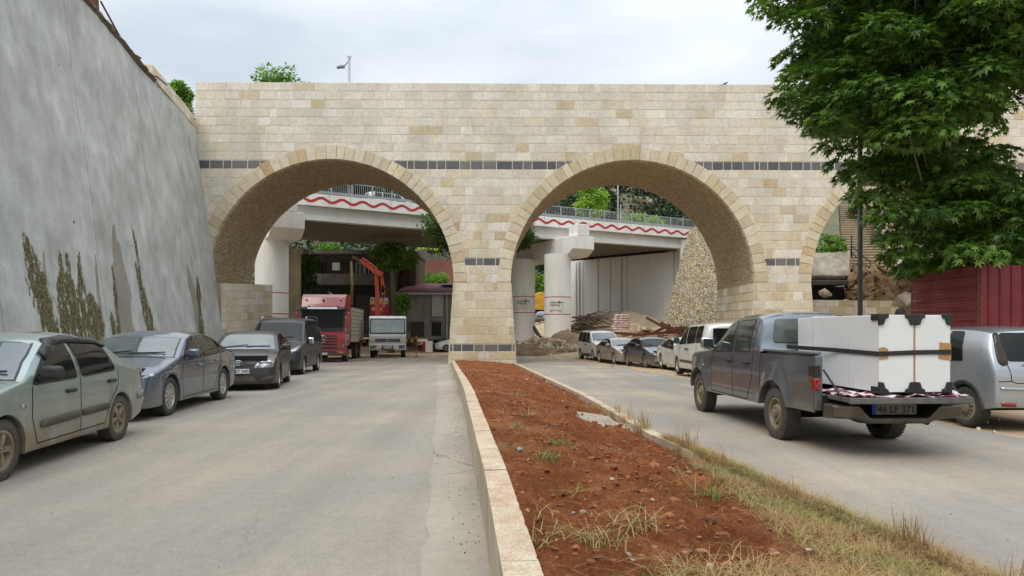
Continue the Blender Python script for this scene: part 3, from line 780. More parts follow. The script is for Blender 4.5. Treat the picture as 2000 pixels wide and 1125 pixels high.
while s < ST-.3:
    if not jb.v: jb.box(0, .02, -.004, .01, TZ-.85, TZ-.01); jo = jb.build('fascia_joint', mat('joint_grey', (120, 118, 112)), VI)
    else: jo = jo.copy(); COL.objects.link(jo)
    jo.location = vpt(s, 0, 0); jo.rotation_euler = (0, 0, math.atan2(-vn[2].x, vn[2].y)); s += PAN
# railing: its own thing, with each post a part for the visible stretch
RL = thing('bridge_railing', 'long grey steel railing along the top of the white viaduct edge', 'railing', (0, 0, 0))
strip([(.04, TZ+.98), (.10, TZ+.98), (.10, TZ+.92), (.04, TZ+.92)], 'top_rail', M_galv, RL)
strip([(.04, TZ+.24), (.09, TZ+.24), (.09, TZ+.06), (.04, TZ+.06)], 'kick_plate', M_galv, RL)
rb = MB(); s = .3
while s < ST-.3:
    p = vpt(s, .07); rb.box(p.x-.014, p.x+.014, p.y-.014, p.y+.014, TZ+.24, TZ+.92); s += .153
rb.build('baluster_panel', M_galv, RL)
s = 8
pm_ = MB().box(-.045, .045, -.03, .05, 0, .95).box(-.09, .09, -.06, .09, 0, .03)
first = None
while s < ST-4:
    p = vpt(s, .07, TZ)
    if first is None: first = pm_.build('post', M_galv, RL); first.location = p
    else: c = first.copy(); COL.objects.link(c); c.location = p
    s += 1.53
# columns with caps
def column(X, Y, z0, label=None, ring1=4.1, r=1.1, plaque=None):
    c = thing_part = None
    b = MB(); n = 8
    prof = [(r*1.03, z0), (r*1.03, 7.9)]
    b.lathe(prof, 28, 'z')
    o = b.build('column', M_vwhite, VI, 30); o.location = (X, Y, 0)
    rg = MB()
    for z in (ring1, ring1-1.455): rg.lathe([(r*1.035+.004, z-.03), (r*1.035+.004, z+.03)], 28, 'z')
    q = rg.build('red_ring', M_red, o)
    return o
def cap(X, Y, ang, length, name='column_cap'):
    """hammerhead crossbeam; local x runs back across the deck from the near end"""
    w = 1.1; b = MB()
    prof = [(0, 9.35), (0, 8.25), (.9, 7.7), (length-.9, 7.7), (length, 8.25), (length, 9.35)]
    b.prism([(p[0], p[1]) for p in prof], 'y', -w, w)
    b.prism([(.0, 9.35), (1.3, 9.35), (1.3, 10.34), (.0, 10.34)], 'y', -.62, .62)
    o = b.build(name, M_vwhite, VI, bevel=.05); o.location = (X, Y, 0); o.rotation_euler = (0, 0, ang); return o
def place_col(px, s, zbase, ring):
    Y = F/s; return column((px-1000)/s, Y, zbase, ring1=ring)
ANG = math.atan2(.87, -.49)
colA = place_col(1089, 22.9, -.2, 4.25); colB = place_col(1021, 21.3, -.2, 4.50)
colL = place_col(531, 27.8, -.6, 4.05)
colL2 = column(-24.5, 57.5, -.6, ring1=4.1); column(-26.9, 61.5, -.6, ring1=4.1)
cap(6.0, 57.2, ANG, 12.0); cap(-14.9, 45.4, ANG, 12.0)
# plaques on the columns (painted notices)
M_plq = mat('notice_white', (214, 214, 210), (204, 204, 200), 4, .6)
M_ink = mat('ink_dark', (50, 50, 54)); 
def notice(col, ang, z, w, txt):
    cx, cy = col.location.x, col.location.y; r = 1.155
    M = Matrix.Translation((math.cos(ang)*r, math.sin(ang)*r, z)) @ Matrix.Rotation(ang+R(90), 4, 'Z') @ Matrix.Rotation(R(90), 4, 'X')
    b = MB(); b.box(-w/2, w/2, -.42, .42, 0, .015, 0, M)
    o = b.build('notice', M_plq, col)
    for i, t in enumerate(txt):
        text_mesh(t, .17, M_ink, 'notice_text', o, M @ Matrix.Translation((-w/2+.08, .16-.21*i, .018)), .002, bold=.006)
    tb = MB(); tb.prism([(w/2-.26, .34), (w/2-.04, .34), (w/2-.15, .06)], 'z', .016, .022, 0); tb.v = [tuple(M @ Vector(v)) for v in tb.v]
    tb.build('red_triangle', M_red, o)
    ob = MB(); ob.box(w/2-.18, w/2-.12, -.16, .04, .016, .022, 0, M); ob.build('orange_mark', mat('orange_ink', (200, 130, 50)), o)
notice(colA, R(-103), 3.55, 1.0, ('Kahramanmaraş', 'Büyükşehir')[:2])
notice(colB, R(-96), 3.85, 1.0, ('Kahramanmaraş', 'Büyükşehir')[:2])

# abutment wall at the right end with pilaster and pipes
def quadwall(name, a, c, z0, z1, m, parent=None, th=.6, nu=60, nv=10):
    a, c = Vector(a), Vector(c); d = c-a; L_ = d.length; n = Vector((-d.y, d.x)).normalized()
    rows_, uvs_ = [], []
    for j in range(nv+1):
        r_, u_ = [], []
        for i in range(nu+1):
            p = a.lerp(c, i/nu); z = z0+(z1-z0)*j/nv; r_.append((p.x, p.y, z)); u_.append((L_*i/nu, z))
        rows_.append(r_); uvs_.append(u_)
    o = uvgrid(name, rows_, m, parent, False, uvs_)
    sm = o.modifiers.new('solid', 'SOLIDIFY'); sm.thickness = th; sm.offset = -1 if n.dot(-a) < 0 else 1
    return o
AW = thing('abutment_wall', 'tall white concrete abutment wall with dark vertical seams behind the rubble heaps', 'wall', (0, 0, 0))
quadwall('wall_face', (5.0, 78.3), (16.9, 66.6), -.5, 9.2, M_vwall, AW)
b = MB(); b.bar((16.75, 66.5, -.5), (16.75, 66.5, 10.2), 1.4, 1.0); b.build('pilaster', M_vwhite, AW)
b = MB(); dA = Vector((16.9-5.0, 66.6-78.3)).normalized(); nA = Vector((dA.y, -dA.x))
if nA.dot(Vector((0, -1))) < 0: nA = -nA
def on_aw(px):  # metre along the abutment wall for a pixel column
    t = (px-1000)/F; a = Vector((5.0, 78.3)); k = (t*a.y-a.x)/(dA.x-t*dA.y); return a+dA*k
for px, w, m in ((1168, .10, 1), (1214, .16, 1), (1316, .20, 2), (1139, .06, 0), (1192, .05, 0), (1225, .05, 0)):
    p = on_aw(px)+nA*.01
    b.bar((p.x, p.y, -.3), (p.x, p.y, 9.15), w, .015, m)
b.build('seam', [M_stainbrown, mat('seam_dark', (92, 84, 70), (140, 130, 110), 9, .9), mat('pipe_blotched', (92, 86, 74), (160, 156, 146), 5, .9)], AW)
b = MB()
for px in (1126, 1132):
    p = on_aw(px)+nA*.1; b.tube([(p.x, p.y, 0), (p.x, p.y, 9.1)], .09, 8)
b.build('drain_pipe', M_vwhite, AW)
b = MB()
for px in range(1144, 1306, 13):
    p = on_aw(px)+nA*.35; b.bar((p.x-.2, p.y+.2, 9.3), (p.x+.25, p.y-.25, 9.3), .35, .25)
b.build('bearing', M_darkgap, AW)

# battered random-rubble wing wall right of the viaduct
P00, P01 = at(1312, 650, 58), at(1364, 455, 64); P10, P11 = at(1460, 648, 46), at(1490, 452, 52)
rows_, uvs_ = [], []
for j in range(21):
    r_, u_ = [], []
    for i in range(31):
        a = P00.lerp(P01, j/20); c = P10.lerp(P11, j/20); p = a.lerp(c, i/30); p.y += .06*noise.noise(Vector((i*.9, j*.9, 0)))
        r_.append(tuple(p)); u_.append((i/30*16, j/20*9))
    rows_.append(r_); uvs_.append(u_)
o = uvgrid('rubble_wing_wall', rows_, M_rubwall, None, False, uvs_); tag(o, 'sloping yellow and grey rubble stone wall beyond the right arch, at the viaduct end', 'wall')
sm = o.modifiers.new('solid', 'SOLIDIFY'); sm.thickness = 1.0; sm.offset = 1
# ---------------------------------------------------------------- vehicles
def paint(name, c, dusty=(158, 142, 116), amt=.75, metal=.35, z0=.2, z1=.75, rough=.32, c2=None, coat=1.0):
    return mat(name, c, c2 or tuple(x*.93 for x in c), 1.5, rough, 0, metal=metal, coat=coat, dust=(dusty, z0, z1, amt), spec=.5)
M_glass = mat('tinted_glass', (20, 22, 22), (30, 31, 30), 1.2, .05, spec=.28)
M_wind = mat('windscreen_glass', (58, 68, 68), (92, 104, 104), .9, .04, coat=.5, spec=.7)
M_cablightglass = mat('cab_light_painted_glass', (92, 98, 88), (40, 44, 42), 1.6, .05, spec=.5)  # opaque; daylight seen through the cab is put into the colour
M_trim = mat('black_trim', (30, 31, 32), (40, 41, 42), 6, .55, dust=((140, 126, 104), .2, .7, .5))
M_tyre = mat('tyre_rubber', (48, 46, 43), (70, 65, 57), 5, .85, .1, 60)
M_tyred = mat('dusty_tyre', (84, 78, 68), (62, 58, 52), 4, .9, .1, 60)
M_rim = mat('alloy_rim', (196, 196, 192), (156, 150, 140), 6, .3, metal=.6)
M_rimd = mat('dusty_rim', (150, 138, 114), (120, 108, 88), 6, .6, metal=.3)
M_hub = mat('dark_wheel_inner', (30, 28, 26), (44, 40, 36), 8, .8)
M_under_car = mat('underbody_dark', (22, 21, 20), (30, 28, 26), 5, .95)
M_chrome = mat('chrome', (214, 216, 218), (190, 192, 194), 5, .15, metal=1)
M_hblack = mat('handle_black', (26, 27, 28), (34, 34, 35), 6, .5)
M_seam = mat('panel_gap', (18, 18, 18))
def lamp_mat(name, c1, c2):
    m = bpy.data.materials.new(name); m.use_nodes = True; b = NB(m); co = b.n('TexCoord').outputs['Object']
    v = b.n('TexVoronoi', {'Vector': co, 'Scale': 9}).outputs['Distance']
    p = b.n('BsdfPrincipled', {'Base Color': b.ramp(v, [(.1, lin(c1)), (.55, lin(c2))]), 'Roughness': .12, 'Coat Weight': 1, 'Metallic': .3})
    b.t.links.new(p.outputs[0], b.n('OutputMaterial').inputs[0]); return m
M_hl = lamp_mat('headlamp_glass', (226, 228, 226), (128, 132, 134)); M_hld = lamp_mat('headlamp_dark', (190, 194, 196), (40, 44, 48))
M_tl = mat('tail_lamp_red', (150, 22, 20), (110, 14, 14), 8, .12, coat=1); M_tls = mat('tail_lamp_smoked', (58, 48, 40), (44, 36, 32), 8, .25, spec=.3)
M_amber = mat('amber_lamp', (206, 120, 40), (180, 96, 30), 8, .2)
M_plated = mat('plate_dusty', (128, 120, 106), (100, 92, 80), 8, .8)
M_plate = mat('plate_white', (226, 226, 222), (210, 208, 200), 6, .5); M_blue = mat('plate_blue', (30, 70, 170), (26, 60, 150))
M_mirrorglass = mat('mirror_glass', (120, 128, 132), (90, 98, 104), 2, .05, metal=.9)

def poly_smooth(xs, pts, w=.05):
    px = [p[0] for p in pts]; pz = [p[1] for p in pts]; gr = np.arange(min(px)-1, max(px)+1, .005)
    z = np.interp(gr, px, pz); k = max(1, int(w/.005)); ker = np.hanning(2*k+3); ker /= ker.sum()
    z = np.convolve(np.pad(z, k+1, mode='edge'), ker, 'valid'); return np.interp(xs, gr, z)
def chaikin(p, n=1, r=.25, d=.045):       # round the corners of an outline
    q = []
    for i in range(len(p)):
        o, a, b = Vector(p[i-1]), Vector(p[i]), Vector(p[(i+1) % len(p)]); l0, l1 = (o-a).length, (b-a).length
        u, v = a+(o-a)*min(d/l0, .3), a+(b-a)*min(d/l1, .3)
        q += [tuple(u), tuple((u+v)*.25+a*.5), tuple(v)]
    return q
def densify(p, d):
    q = []
    for i in range(len(p)):
        a, b = Vector(p[i]), Vector(p[(i+1) % len(p)]); n = max(1, int((b-a).length/d))
        q += [a.lerp(b, k/n) for k in range(n)]
    return q
def inset(p, d):
    p2 = [tuple(x) for x in p]; return shrink(p2, d)
class Car:
    def __init__(s, sp):
        s.sp = sp; Ln, W, wb = sp['L'], sp['W'], sp['wb']; s.xf = sp['xf']; s.xr = s.xf+wb; s.xc = (s.xf+s.xr)/2
        r = sp['wr']; ra = r*1.15; s.r = r; ra = r*sp.get('archk', 1.15); s.ra = ra; s.Ln = Ln; s.W = W
        xs = list(np.arange(0, Ln+.001, Ln/max(60, int(Ln/.07))))
        for xw in (s.xf, s.xr):
            for k in range(25): xs.append(xw-ra*1.0*math.cos(math.pi*k/24))
            xs += [xw-ra-.001, xw+ra+.001]
        xs += [.01, .025, .05, Ln-.01, Ln-.025, Ln-.05]
        xs = sorted(set(round(min(max(x, 0), Ln), 4) for x in xs)); s.xs = np.array(xs)
        s.zt = lambda x: poly_smooth(x, sp['top'], sp.get('sm', .06)); s.zbel = lambda x: poly_smooth(x, sp['belt'], .12)
        ZT_, ZS_ = s.zt(s.xs), s.zbel(s.xs)
        ZS_ = np.minimum(ZS_, ZT_-.03)
        ZB = poly_smooth(s.xs, sp['sill'], .05)
        for xw in (s.xf, s.xr):
            d = np.clip(1-((s.xs-xw)/ra)**2, 0, None); ZB = np.where(np.abs(s.xs-xw) <= ra, np.maximum(ZB, r+ra*np.sqrt(d)), ZB)
        ZB = np.minimum(ZB, ZS_-.04)
        def plan(x):
            rf, rr, pf, pr = sp.get('rf', .55), sp.get('rr', .4), sp.get('pf', .72), sp.get('pr', .8); e = sp.get('pe', 2.3)
            a = np.where(x < rf, pf+(1-pf)*(1-np.clip(1-x/rf, 0, 1)**e)**(1/e), 1.0)
            q = Ln-x; c = np.where(q < rr, pr+(1-pr)*(1-np.clip(1-q/rr, 0, 1)**e)**(1/e), 1.0)
            t = poly_smooth(x, sp.get('wmod', [(0, 1), (Ln, 1)]), .3)
            return W/2*a*c*t
        s.plan = plan; Wd = plan(s.xs); TB = sp.get('tumble', .30); nk, nu, ntp = 9, 4, 8
        zc = sp.get('zc', .52); rings = []; op = sp.get('open_from', 99)
        s.ek = []
        fl = sp.get('flare', .012)
        for i, x in enumerate(s.xs):
            zb, zs, zt, w = ZB[i], ZS_[i], ZT_[i], Wd[i]; ring = [(max(.05, w-.22), zb+.02)]
            fr = 0
            for xw in (s.xf, s.xr):
                fr = max(fr, max(0, 1-max(0, abs(x-xw)-ra*.96)/.13)) if abs(x-xw) < ra+.13 else fr
            def sy(z):
                a = (z-zc); k = 1-(.16*a*a if a < 0 else .11*a*a)*sp.get('barrel', 1.0)
                ch = sp.get('crease')
                return w*k+(ch[1]*math.exp(-((z-ch[0])/.03)**2) if ch else 0)+fl*fr*max(0, 1-max(0, z-(zb if fr > .5 else r*1.9))/.25)
            ring.append((sy(zb)-.012, zb))
            for k in range(nk):
                z = zb+(zs-zb)*(k+.25)/(nk-.75+.0) if k < nk-1 else zs
                z = min(z, zs); ring.append((sy(z), z))
            ys_ = ring[-1][0]; h = zt-zs; drop = min(sp.get('drop', .07), .45*h); ze = zt-drop
            wre = ys_-sp.get('shd', .03)*min(1, h/.3)-TB*(ze-zs)
            for k in range(1, nu+1):
                t = k/nu; z = zs+(ze-zs)*t; y = ys_+(wre-ys_)*t+.03*math.sin(math.pi*t)*min(1, h/.4)
                ring.append((y, z))
            for k in range(1, ntp+1):
                t = k/ntp; yy = wre*(1-t**.9); ring.append((yy, zt-drop*(yy/wre)**3))
            rings.append(ring)
        s.rings = rings; s.nk = nk; s.nu = nu
        kf, kr = sp.get('nose', .15), sp.get('tailrake', .1); zf, zr = sp.get('zf', .45), sp.get('zr', .9)
        def sh(x, y, z):
            dx = 0
            if x < .6: dx += (1-x/.6)*(kf*max(0, z-zf)+sp.get('chin', .25)*max(0, .32-z))
            q = Ln-x; qr = sp.get('qr', .6)
            if q < qr: dx -= (1-q/qr)*(kr*max(0, z-zr)+.25*max(0, .38-z))
            return (x+dx-s.xc, y, z)
        s.sh = sh
        full = []
        for i, ring in enumerate(rings):
            x = s.xs[i]; half = [sh(x, y, z) for y, z in ring]; oth = [sh(x, -y, z) for y, z in ring[:-1]][::-1]; full.append(half+oth)
        k = len(full[0]); b = MB(); b.v = [p for r_ in full for p in r_]; n = len(full)
        top0, top1 = 1+1+nk+0, k-(2+nk)
        for i in range(n-1):
            for j in range(k-1):
                if s.xs[i] > op and nk+1 <= j < k-nk-2: continue
                b.f.append((i*k+j, i*k+j+1, (i+1)*k+j+1, (i+1)*k+j)); b.m.append(0); b.c.append(None)
        # front and rear caps
        for end in (0, 1):
            if end and op < 99: continue
            ring = rings[0] if not end else rings[-1]; x0 = 0 if not end else Ln; bul = sp.get('bulge', .07) if not end else sp.get('rbulge', .05)
            prev = [i for i in range(k)] if not end else [(n-1)*k+i for i in range(k)]; hk = len(ring)
            ns = 6
            for q in range(1, ns+1):
                sc_ = 1-q/ns; cur = []; base = len(b.v)
                for j in range(k):
                    y, z = ring[j] if j < hk else ring[k-1-j]; sg = 1 if j < hk else -1
                    p = sh(x0, sg*y*sc_, z+(ring[-1][1]-z)*0); dz = (rings[0 if not end else -1][-1][1]-z)
                    b.v.append((p[0]+(-bul if not end else bul)*(1-sc_*sc_), p[1], p[2])); cur.append(base+j)
                for j in range(k-1):
                    f = (prev[j], prev[j+1], cur[j+1], cur[j]); b.f.append(f if end else f[::-1]); b.m.append(0); b.c.append(None)
                prev = cur
        s.mb = b
        s.tree = BVHTree.FromPolygons([Vector(v) for v in b.v], b.f)
    def edge(s, x):                       # (shoulder y,z), (roof edge y,z), top z at station x (car x)
        i = int(np.argmin(np.abs(s.xs-x))); r = s.rings[i]; return r[1+s.nk], r[1+s.nk+s.nu], r[-1][1]
    def hit(s, a, bb, axis, sign):
        o = {'y': (a, sign*5, bb), 'x': (sign*9, a, bb), 'z': (a, bb, 5)}[axis]; d = {'y': (0, -sign, 0), 'x': (-sign, 0, 0), 'z': (0, 0, -1)}[axis]
        l, n, i, _ = s.tree.ray_cast(Vector(o), Vector(d))
        if l is None:
            l, n, i, _ = s.tree.find_nearest(Vector({'y': (a, sign*s.W/2, bb), 'x': (sign*s.Ln/2, a, bb), 'z': (a, bb, 1.2)}[axis]))
        if n.dot(Vector(d)) > 0: n = -n
        return l, n
    def decal(s, name, poly, axis, sign, m, off=.004, parent=None, res=.07, solid=0, mb=None):
        """poly in car coordinates: 'y' -> (x,z) with x from the front bumper, 'x' -> (y,z), 'z' -> (x,y)"""
        if axis in 'yz': poly = [(p[0]-s.xc, p[1]) for p in poly]
        bd = densify(poly, res); n = len(bd); xs_ = [p[0] for p in bd]; ys_ = [p[1] for p in bd]
        pts = [Vector((p[0], p[1])) for p in bd]
        gx = np.arange(min(xs_)+res*.7, max(xs_), res); gy = np.arange(min(ys_)+res*.7, max(ys_), res)
        def inside(x, y):
            c = False; j = n-1
            for i in range(n):
                if (ys_[i] > y) != (ys_[j] > y) and x < (xs_[j]-xs_[i])*(y-ys_[i])/(ys_[j]-ys_[i])+xs_[i]: c = not c
                j = i
            return c
        for x in gx:
            for y in gy:
                if inside(x, y) and min((Vector((x, y))-q).length for q in pts[:n]) > res*.35: pts.append(Vector((x, y)))
        r = delaunay_2d_cdt(pts, [], [list(range(n))], 1, 1e-5)
        vs = []; acc = Vector()
        for p in r[0]:
            l, nn = s.hit(p.x, p.y, axis, sign); vs.append(l+nn*off); acc += nn
        fs = []
        for f in r[2]:
            a, b_, c = vs[f[0]], vs[f[1]], vs[f[2]]
            fs.append(tuple(f) if (b_-a).cross(c-a).dot(acc) > 0 else tuple(f[::-1]))
        b = mb or MB(); b.add(vs, fs)
        if mb: return None
        o = b.build(name, m, parent, True, solid=solid); return o
    def seam(s, mb, pts, axis, sign, w=.012, off=.0025):
        pts = [Vector((p[0]-(s.xc if axis in 'yz' else 0), p[1])) for p in pts]
        q = []
        for i in range(len(pts)-1):
            n = max(1, int((pts[i+1]-pts[i]).length/.05)); q += [pts[i].lerp(pts[i+1], k/n) for k in range(n)]
        q.append(pts[-1]); vs = []
        for i, p in enumerate(q):
            d = (q[min(i+1, len(q)-1)]-q[max(i-1, 0)]).normalized(); t = Vector((-d.y, d.x))*w/2
            for u in (p-t, p+t):
                l, n = s.hit(u.x, u.y, axis, sign); vs.append(l+n*off)
        fs = [(2*i, 2*i+1, 2*i+3, 2*i+2) for i in range(len(q)-1)]; mb.add(vs, fs)
SPOKES = {}
def wheel_parts(r, w, spokes, style, rimm, tyrem):
    """wheel centred on the origin, outer side towards -y"""
    key = (r, w, spokes, style, rimm.name, tyrem.name)
    if key in SPOKES: return SPOKES[key]
    rr = r*.66 if style != 'steel' else r*.60
    t = MB(); t.lathe([(rr, -w*.42), (rr+.02, -w*.5), (r*.90, -w*.5), (r*.965, -w*.44), (r, -w*.34), (r, w*.34), (r*.965, w*.44), (r*.9, w*.5), (rr, w*.5)], 40, 'y')
    for k in range(44):                    # tread blocks
        a = 2*math.pi*k/44
        Mx = Matrix.Rotation(a, 4, 'Y')
        for y0, y1, dz in ((-.46, -.18, 0), (-.13, .13, .5), (.18, .46, 0)):
            aa = Matrix.Rotation(a+dz*2*math.pi/44, 4, 'Y'); t.box(-r*.042, r*.042, w*y0, w*y1, r*.985 if y0 > -.4 and y1 < .4 else r*.968, r+.004, 0, aa)
    rim = MB(); d = -w*.40
    rim.lathe([(rr+.004, d-.006), (rr-.022, d-.008), (rr-.03, d+.02), (rr-.05, w*.2)], 40, 'y')
    rim.lathe([(.002, d+.06), (rr*.98, d+.07)], 32, 'y', 1)
    if style == 'steel':
        rim.lathe([(rr-.02, d+.01), (rr*.86, d+.045), (rr*.66, d+.05), (rr*.56, d+.01), (rr*.36, d-.005), (rr*.30, d+.03), (.03, d+.03), (.002, d+.02)], 36, 'y')
        for k in range(10):
            a = 2*math.pi*(k+.5)/10; rim.lathe([(.001, d+.041), (rr*.085, d+.041)], 8, 'y', 1, (math.cos(a)*rr*.77, 0, math.sin(a)*rr*.77))
        rim.lathe([(rr*.29, d+.0), (rr*.27, d-.03), (.03, d-.035), (.001, d-.035)], 24, 'y')
    elif style == 'cover':
        rim.lathe([(rr, d), (rr*.9, d-.01), (rr*.35, d-.012), (rr*.1, d-.018), (.001, d-.018)], 36, 'y')
        for k in range(spokes):
            a = 2*math.pi*k/spokes; Mx = Matrix.Rotation(a, 4, 'Y'); rim.box(-rr*.04, rr*.06, d-.0175, d-.005, rr*.42, rr*.8, 1, Mx)
    else:
        n = spokes; tw = style == 'double'
        for k in range(n):
            a = 2*math.pi*k/n
            for off in ((-.16, .16) if tw else (0,)):
                Mx = Matrix.Rotation(a+off*(2.6/n), 4, 'Y'); w0, w1 = (rr*.075, rr*.10) if tw else (rr*.10, rr*(.16 if n < 7 else .10))
                vs = [(-w1, d+.005, rr*.97), (w1, d+.005, rr*.97), (w0, d-.004, rr*.2), (-w0, d-.004, rr*.2), (-w1*1.3, d+.045, rr*.97), (w1*1.3, d+.045, rr*.97), (w0*1.3, d+.04, rr*.2), (-w0*1.3, d+.04, rr*.2)]
                rim.add([Mx @ Vector(v) for v in vs], [(0, 1, 2, 3), (4, 7, 6, 5), (0, 4, 5, 1), (1, 5, 6, 2), (2, 6, 7, 3), (3, 7, 4, 0)], 0)
        rim.lathe([(rr*.26, d+.03), (rr*.24, d-.006), (rr*.12, d-.012), (.001, d-.012)], 20, 'y')
        for k in range(5):
            a = 2*math.pi*(k+.5)/5; rim.lathe([(.001, d-.013), (.009, d-.013)], 6, 'y', 1, (math.cos(a)*rr*.18, 0, math.sin(a)*rr*.18))
    to = t.build('wheel', tyrem, None, 30); ro = rim.build('rim', [rimm, M_hub], to, 30)
    me_t, me_r = to.data, ro.data; bpy.data.objects.remove(ro); bpy.data.objects.remove(to)
    SPOKES[key] = (me_t, me_r); return SPOKES[key]
def add_wheel(parent, x, y, r, w, spokes, style, rimm, tyrem, z=None, steer=0, outer=-1, spin=0):
    mt, mr = wheel_parts(r, w, spokes, style, rimm, tyrem)
    o = bpy.data.objects.new('wheel', mt); COL.objects.link(o); o.parent = parent; o.location = (x, y, r if z is None else z)
    o.rotation_euler = (0, spin, (0 if outer < 0 else math.pi)+steer)
    q = bpy.data.objects.new('rim', mr); COL.objects.link(q); q.parent = o; return o
def plate(parent, x, y, z, ang, txt, w=.52, h=.115, blue=True, ink=M_ink, tilt=0, pm=None):
    """number plate facing -x (ang=0) or +x (ang=pi)"""
    M = Matrix.Translation((x, y, z)) @ Matrix.Rotation(ang, 4, 'Z') @ Matrix.Rotation(R(-90), 4, 'Z') @ Matrix.Rotation(R(90)+tilt, 4, 'X')
    b = MB(); b.box(-w/2, w/2, -h/2, h/2, -.004, .008, 0, M)
    if blue: b.box(-w/2, -w/2+.045, -h/2, h/2, .008, .0095, 1, M)
    o = b.build('number_plate', [pm or M_plate, M_blue], parent)
    if txt: text_mesh(txt, h*.92, ink, 'plate_text', o, M @ Matrix.Translation((.025, -h*.33, .0092)), .001, 'CENTER', bold=.002)
    return o
def build_car(name, label, cat, sp, loc, rear_dir, pm, group=None):
    """loc = ground point under the car's centre; rear_dir = world direction from nose to tail"""
    c = Car(sp); t = thing(name, label, cat, loc, math.atan2(rear_dir[1], rear_dir[0]), group)
    t.rotation_euler = (0, -sp.get('pitch', 0), math.atan2(rear_dir[1], rear_dir[0]))
    L_, W, xc = sp['L'], sp['W'], c.xc; r = sp['wr']; tw = sp.get('tw', .2)
    body = c.mb.build('body', pm, t, 32)
    sd = sp.get('seen', (-1, 1))          # which sides get detail
    ub = MB(); hi = min(float(c.zbel(np.array([xc]))[0])-.1, .9)
    ub.box(-L_/2+.12+(L_/2-xc), L_/2-.12+(L_/2-xc)-sp.get('ubr', 0), -W/2+.24, W/2-.24, sp.get('ubz', .19), hi); ub.build('underbody', M_under_car, t)
    for x in (c.xf, c.xr):
        for sgn in (-1, 1):
            st = sp.get('steer', 0) if x == c.xf else 0
            add_wheel(t, x-xc, sgn*(W/2-tw/2-.012), r, tw, sp.get('spokes', 5), sp.get('rim', 'single'), sp.get('rimm', M_rim), sp.get('tyrem', M_tyre), outer=sgn, steer=st, spin=random.uniform(0, 6))
        a = MB(); a.tube([(x-xc, -W/2+.2, r), (x-xc, W/2-.2, r)], .06, 8); a.build('axle', M_under_car, t)
    gl = sp.get('glass', M_glass)
    for sgn in sd:
        for wv_ in sp['windows']:          # (x bottom front, x bottom rear, x top rear, x top front[, bottom lift])
            xa, xb, xt1, xt0 = wv_[:4]; lift = wv_[4] if len(wv_) > 4 else .02; up = wv_[5] if len(wv_) > 5 else .04
            n = 6; P = []
            for k in range(n+1): x = xa+(xb-xa)*k/n; P.append((x, c.edge(x)[0][1]+lift))
            for k in range(n+1): x = xt1+(xt0-xt1)*k/n; P.append((x, c.edge(x)[1][1]-up))
            P = chaikin(P, 1, .2)
            fr = c.decal('window', shrink(P, -.022), 'y', sgn, M_trim, .003, t, .09)
            fr.name = 'window_frame'; c.decal('window', P, 'y', sgn, gl, .0065, t, .09).name = 'side_window'
        sb = MB()
        for ln in sp.get('seams', []): c.seam(sb, ln, 'y', sgn)
        if sb.v: sb.build('door_gap', M_seam, t)
        for hx, hz_ in sp.get('handles', []):
            l, nn = c.hit(hx-xc, hz_, 'y', sgn); hb = MB(); hb.box(-.10, .10, -.022, .022, -.022, .024)
            o = hb.build('door_handle', sp.get('handlem', M_hblack), t, bevel=.018, seg=3); o.location = l+nn*.012
        for nm, P, m_, off, so in sp.get('side_decals', []): c.decal(nm, P, 'y', sgn, m_, off, t, .08, so)
        if 'mirror' in sp:
            mx, mz_ = sp['mirror'][:2]; l, nn = c.hit(mx-xc, mz_, 'y', sgn); mm = sp['mirror'][2] if len(sp['mirror']) > 2 else M_trim
            y = l.y+sgn*.13; mb = MB(); mb.box(l.x-.06, l.x+.05, y-.11, y+.11, mz_-.0, mz_+sp.get('mh', .15)); mb.build('mirror', mm, t, 40, bevel=.045, seg=3)
            mg = MB(); mg.box(l.x+.046, l.x+.056, y-.085, y+.085, mz_+.025, mz_+sp.get('mh', .15)-.025); mg.build('mirror_glass', M_mirrorglass, t, bevel=.01)
            ma = MB(); ma.bar((l.x, l.y-sgn*.05, mz_+.02), (l.x, y, mz_+.03), .05, .04); ma.build('mirror_arm', M_trim, t)
    # windscreen and rear window on the top surface
    def ws(nm, xa, xb, m_, bow):
        P = []; n = 8; ia, ib = .07, .085
        for k in range(n+1): s_ = -1+2*k/n; wa = c.edge(xa)[1][0]-ia; P.append((xa-bow*(1-s_*s_), s_*wa))
        for k in range(5): x = xa+(xb-xa)*(k+.5)/5; P.append((x, c.edge(x)[1][0]-ib))
        for k in range(n+1): s_ = 1-2*k/n; wb_ = c.edge(xb)[1][0]-ib; P.append((xb-bow*.6*(1-s_*s_), s_*wb_))
        for k in range(5): x = xb+(xa-xb)*(k+.5)/5; P.append((x, -c.edge(x)[1][0]+ib))
        P = [p for p in P]
        c.decal(nm+'_seal', shrink(P, -.02), 'z', 1, M_trim, .003, t, .1)
        return c.decal(nm, P, 'z', 1, m_, .0065, t, .1)
    if sp.get('screen'): ws('windscreen', sp['screen'][0], sp['screen'][1], sp.get('wsm', M_wind), .10)
    if sp.get('rearscreen'): ws('rear_window', sp['rearscreen'][0], sp['rearscreen'][1], M_glass, -.06)
    for nm, P, m_, off, so in sp.get('front', []): c.decal(nm, P, 'x', -1, m_, off, t, .06, so)
    for nm, P, m_, off, so in sp.get('rear', []): c.decal(nm, P, 'x', 1, m_, off, t, .06, so)
    for nm, P, m_, off, so in sp.get('top_decals', []): c.decal(nm, P, 'z', 1, m_, off, t, .08, so)
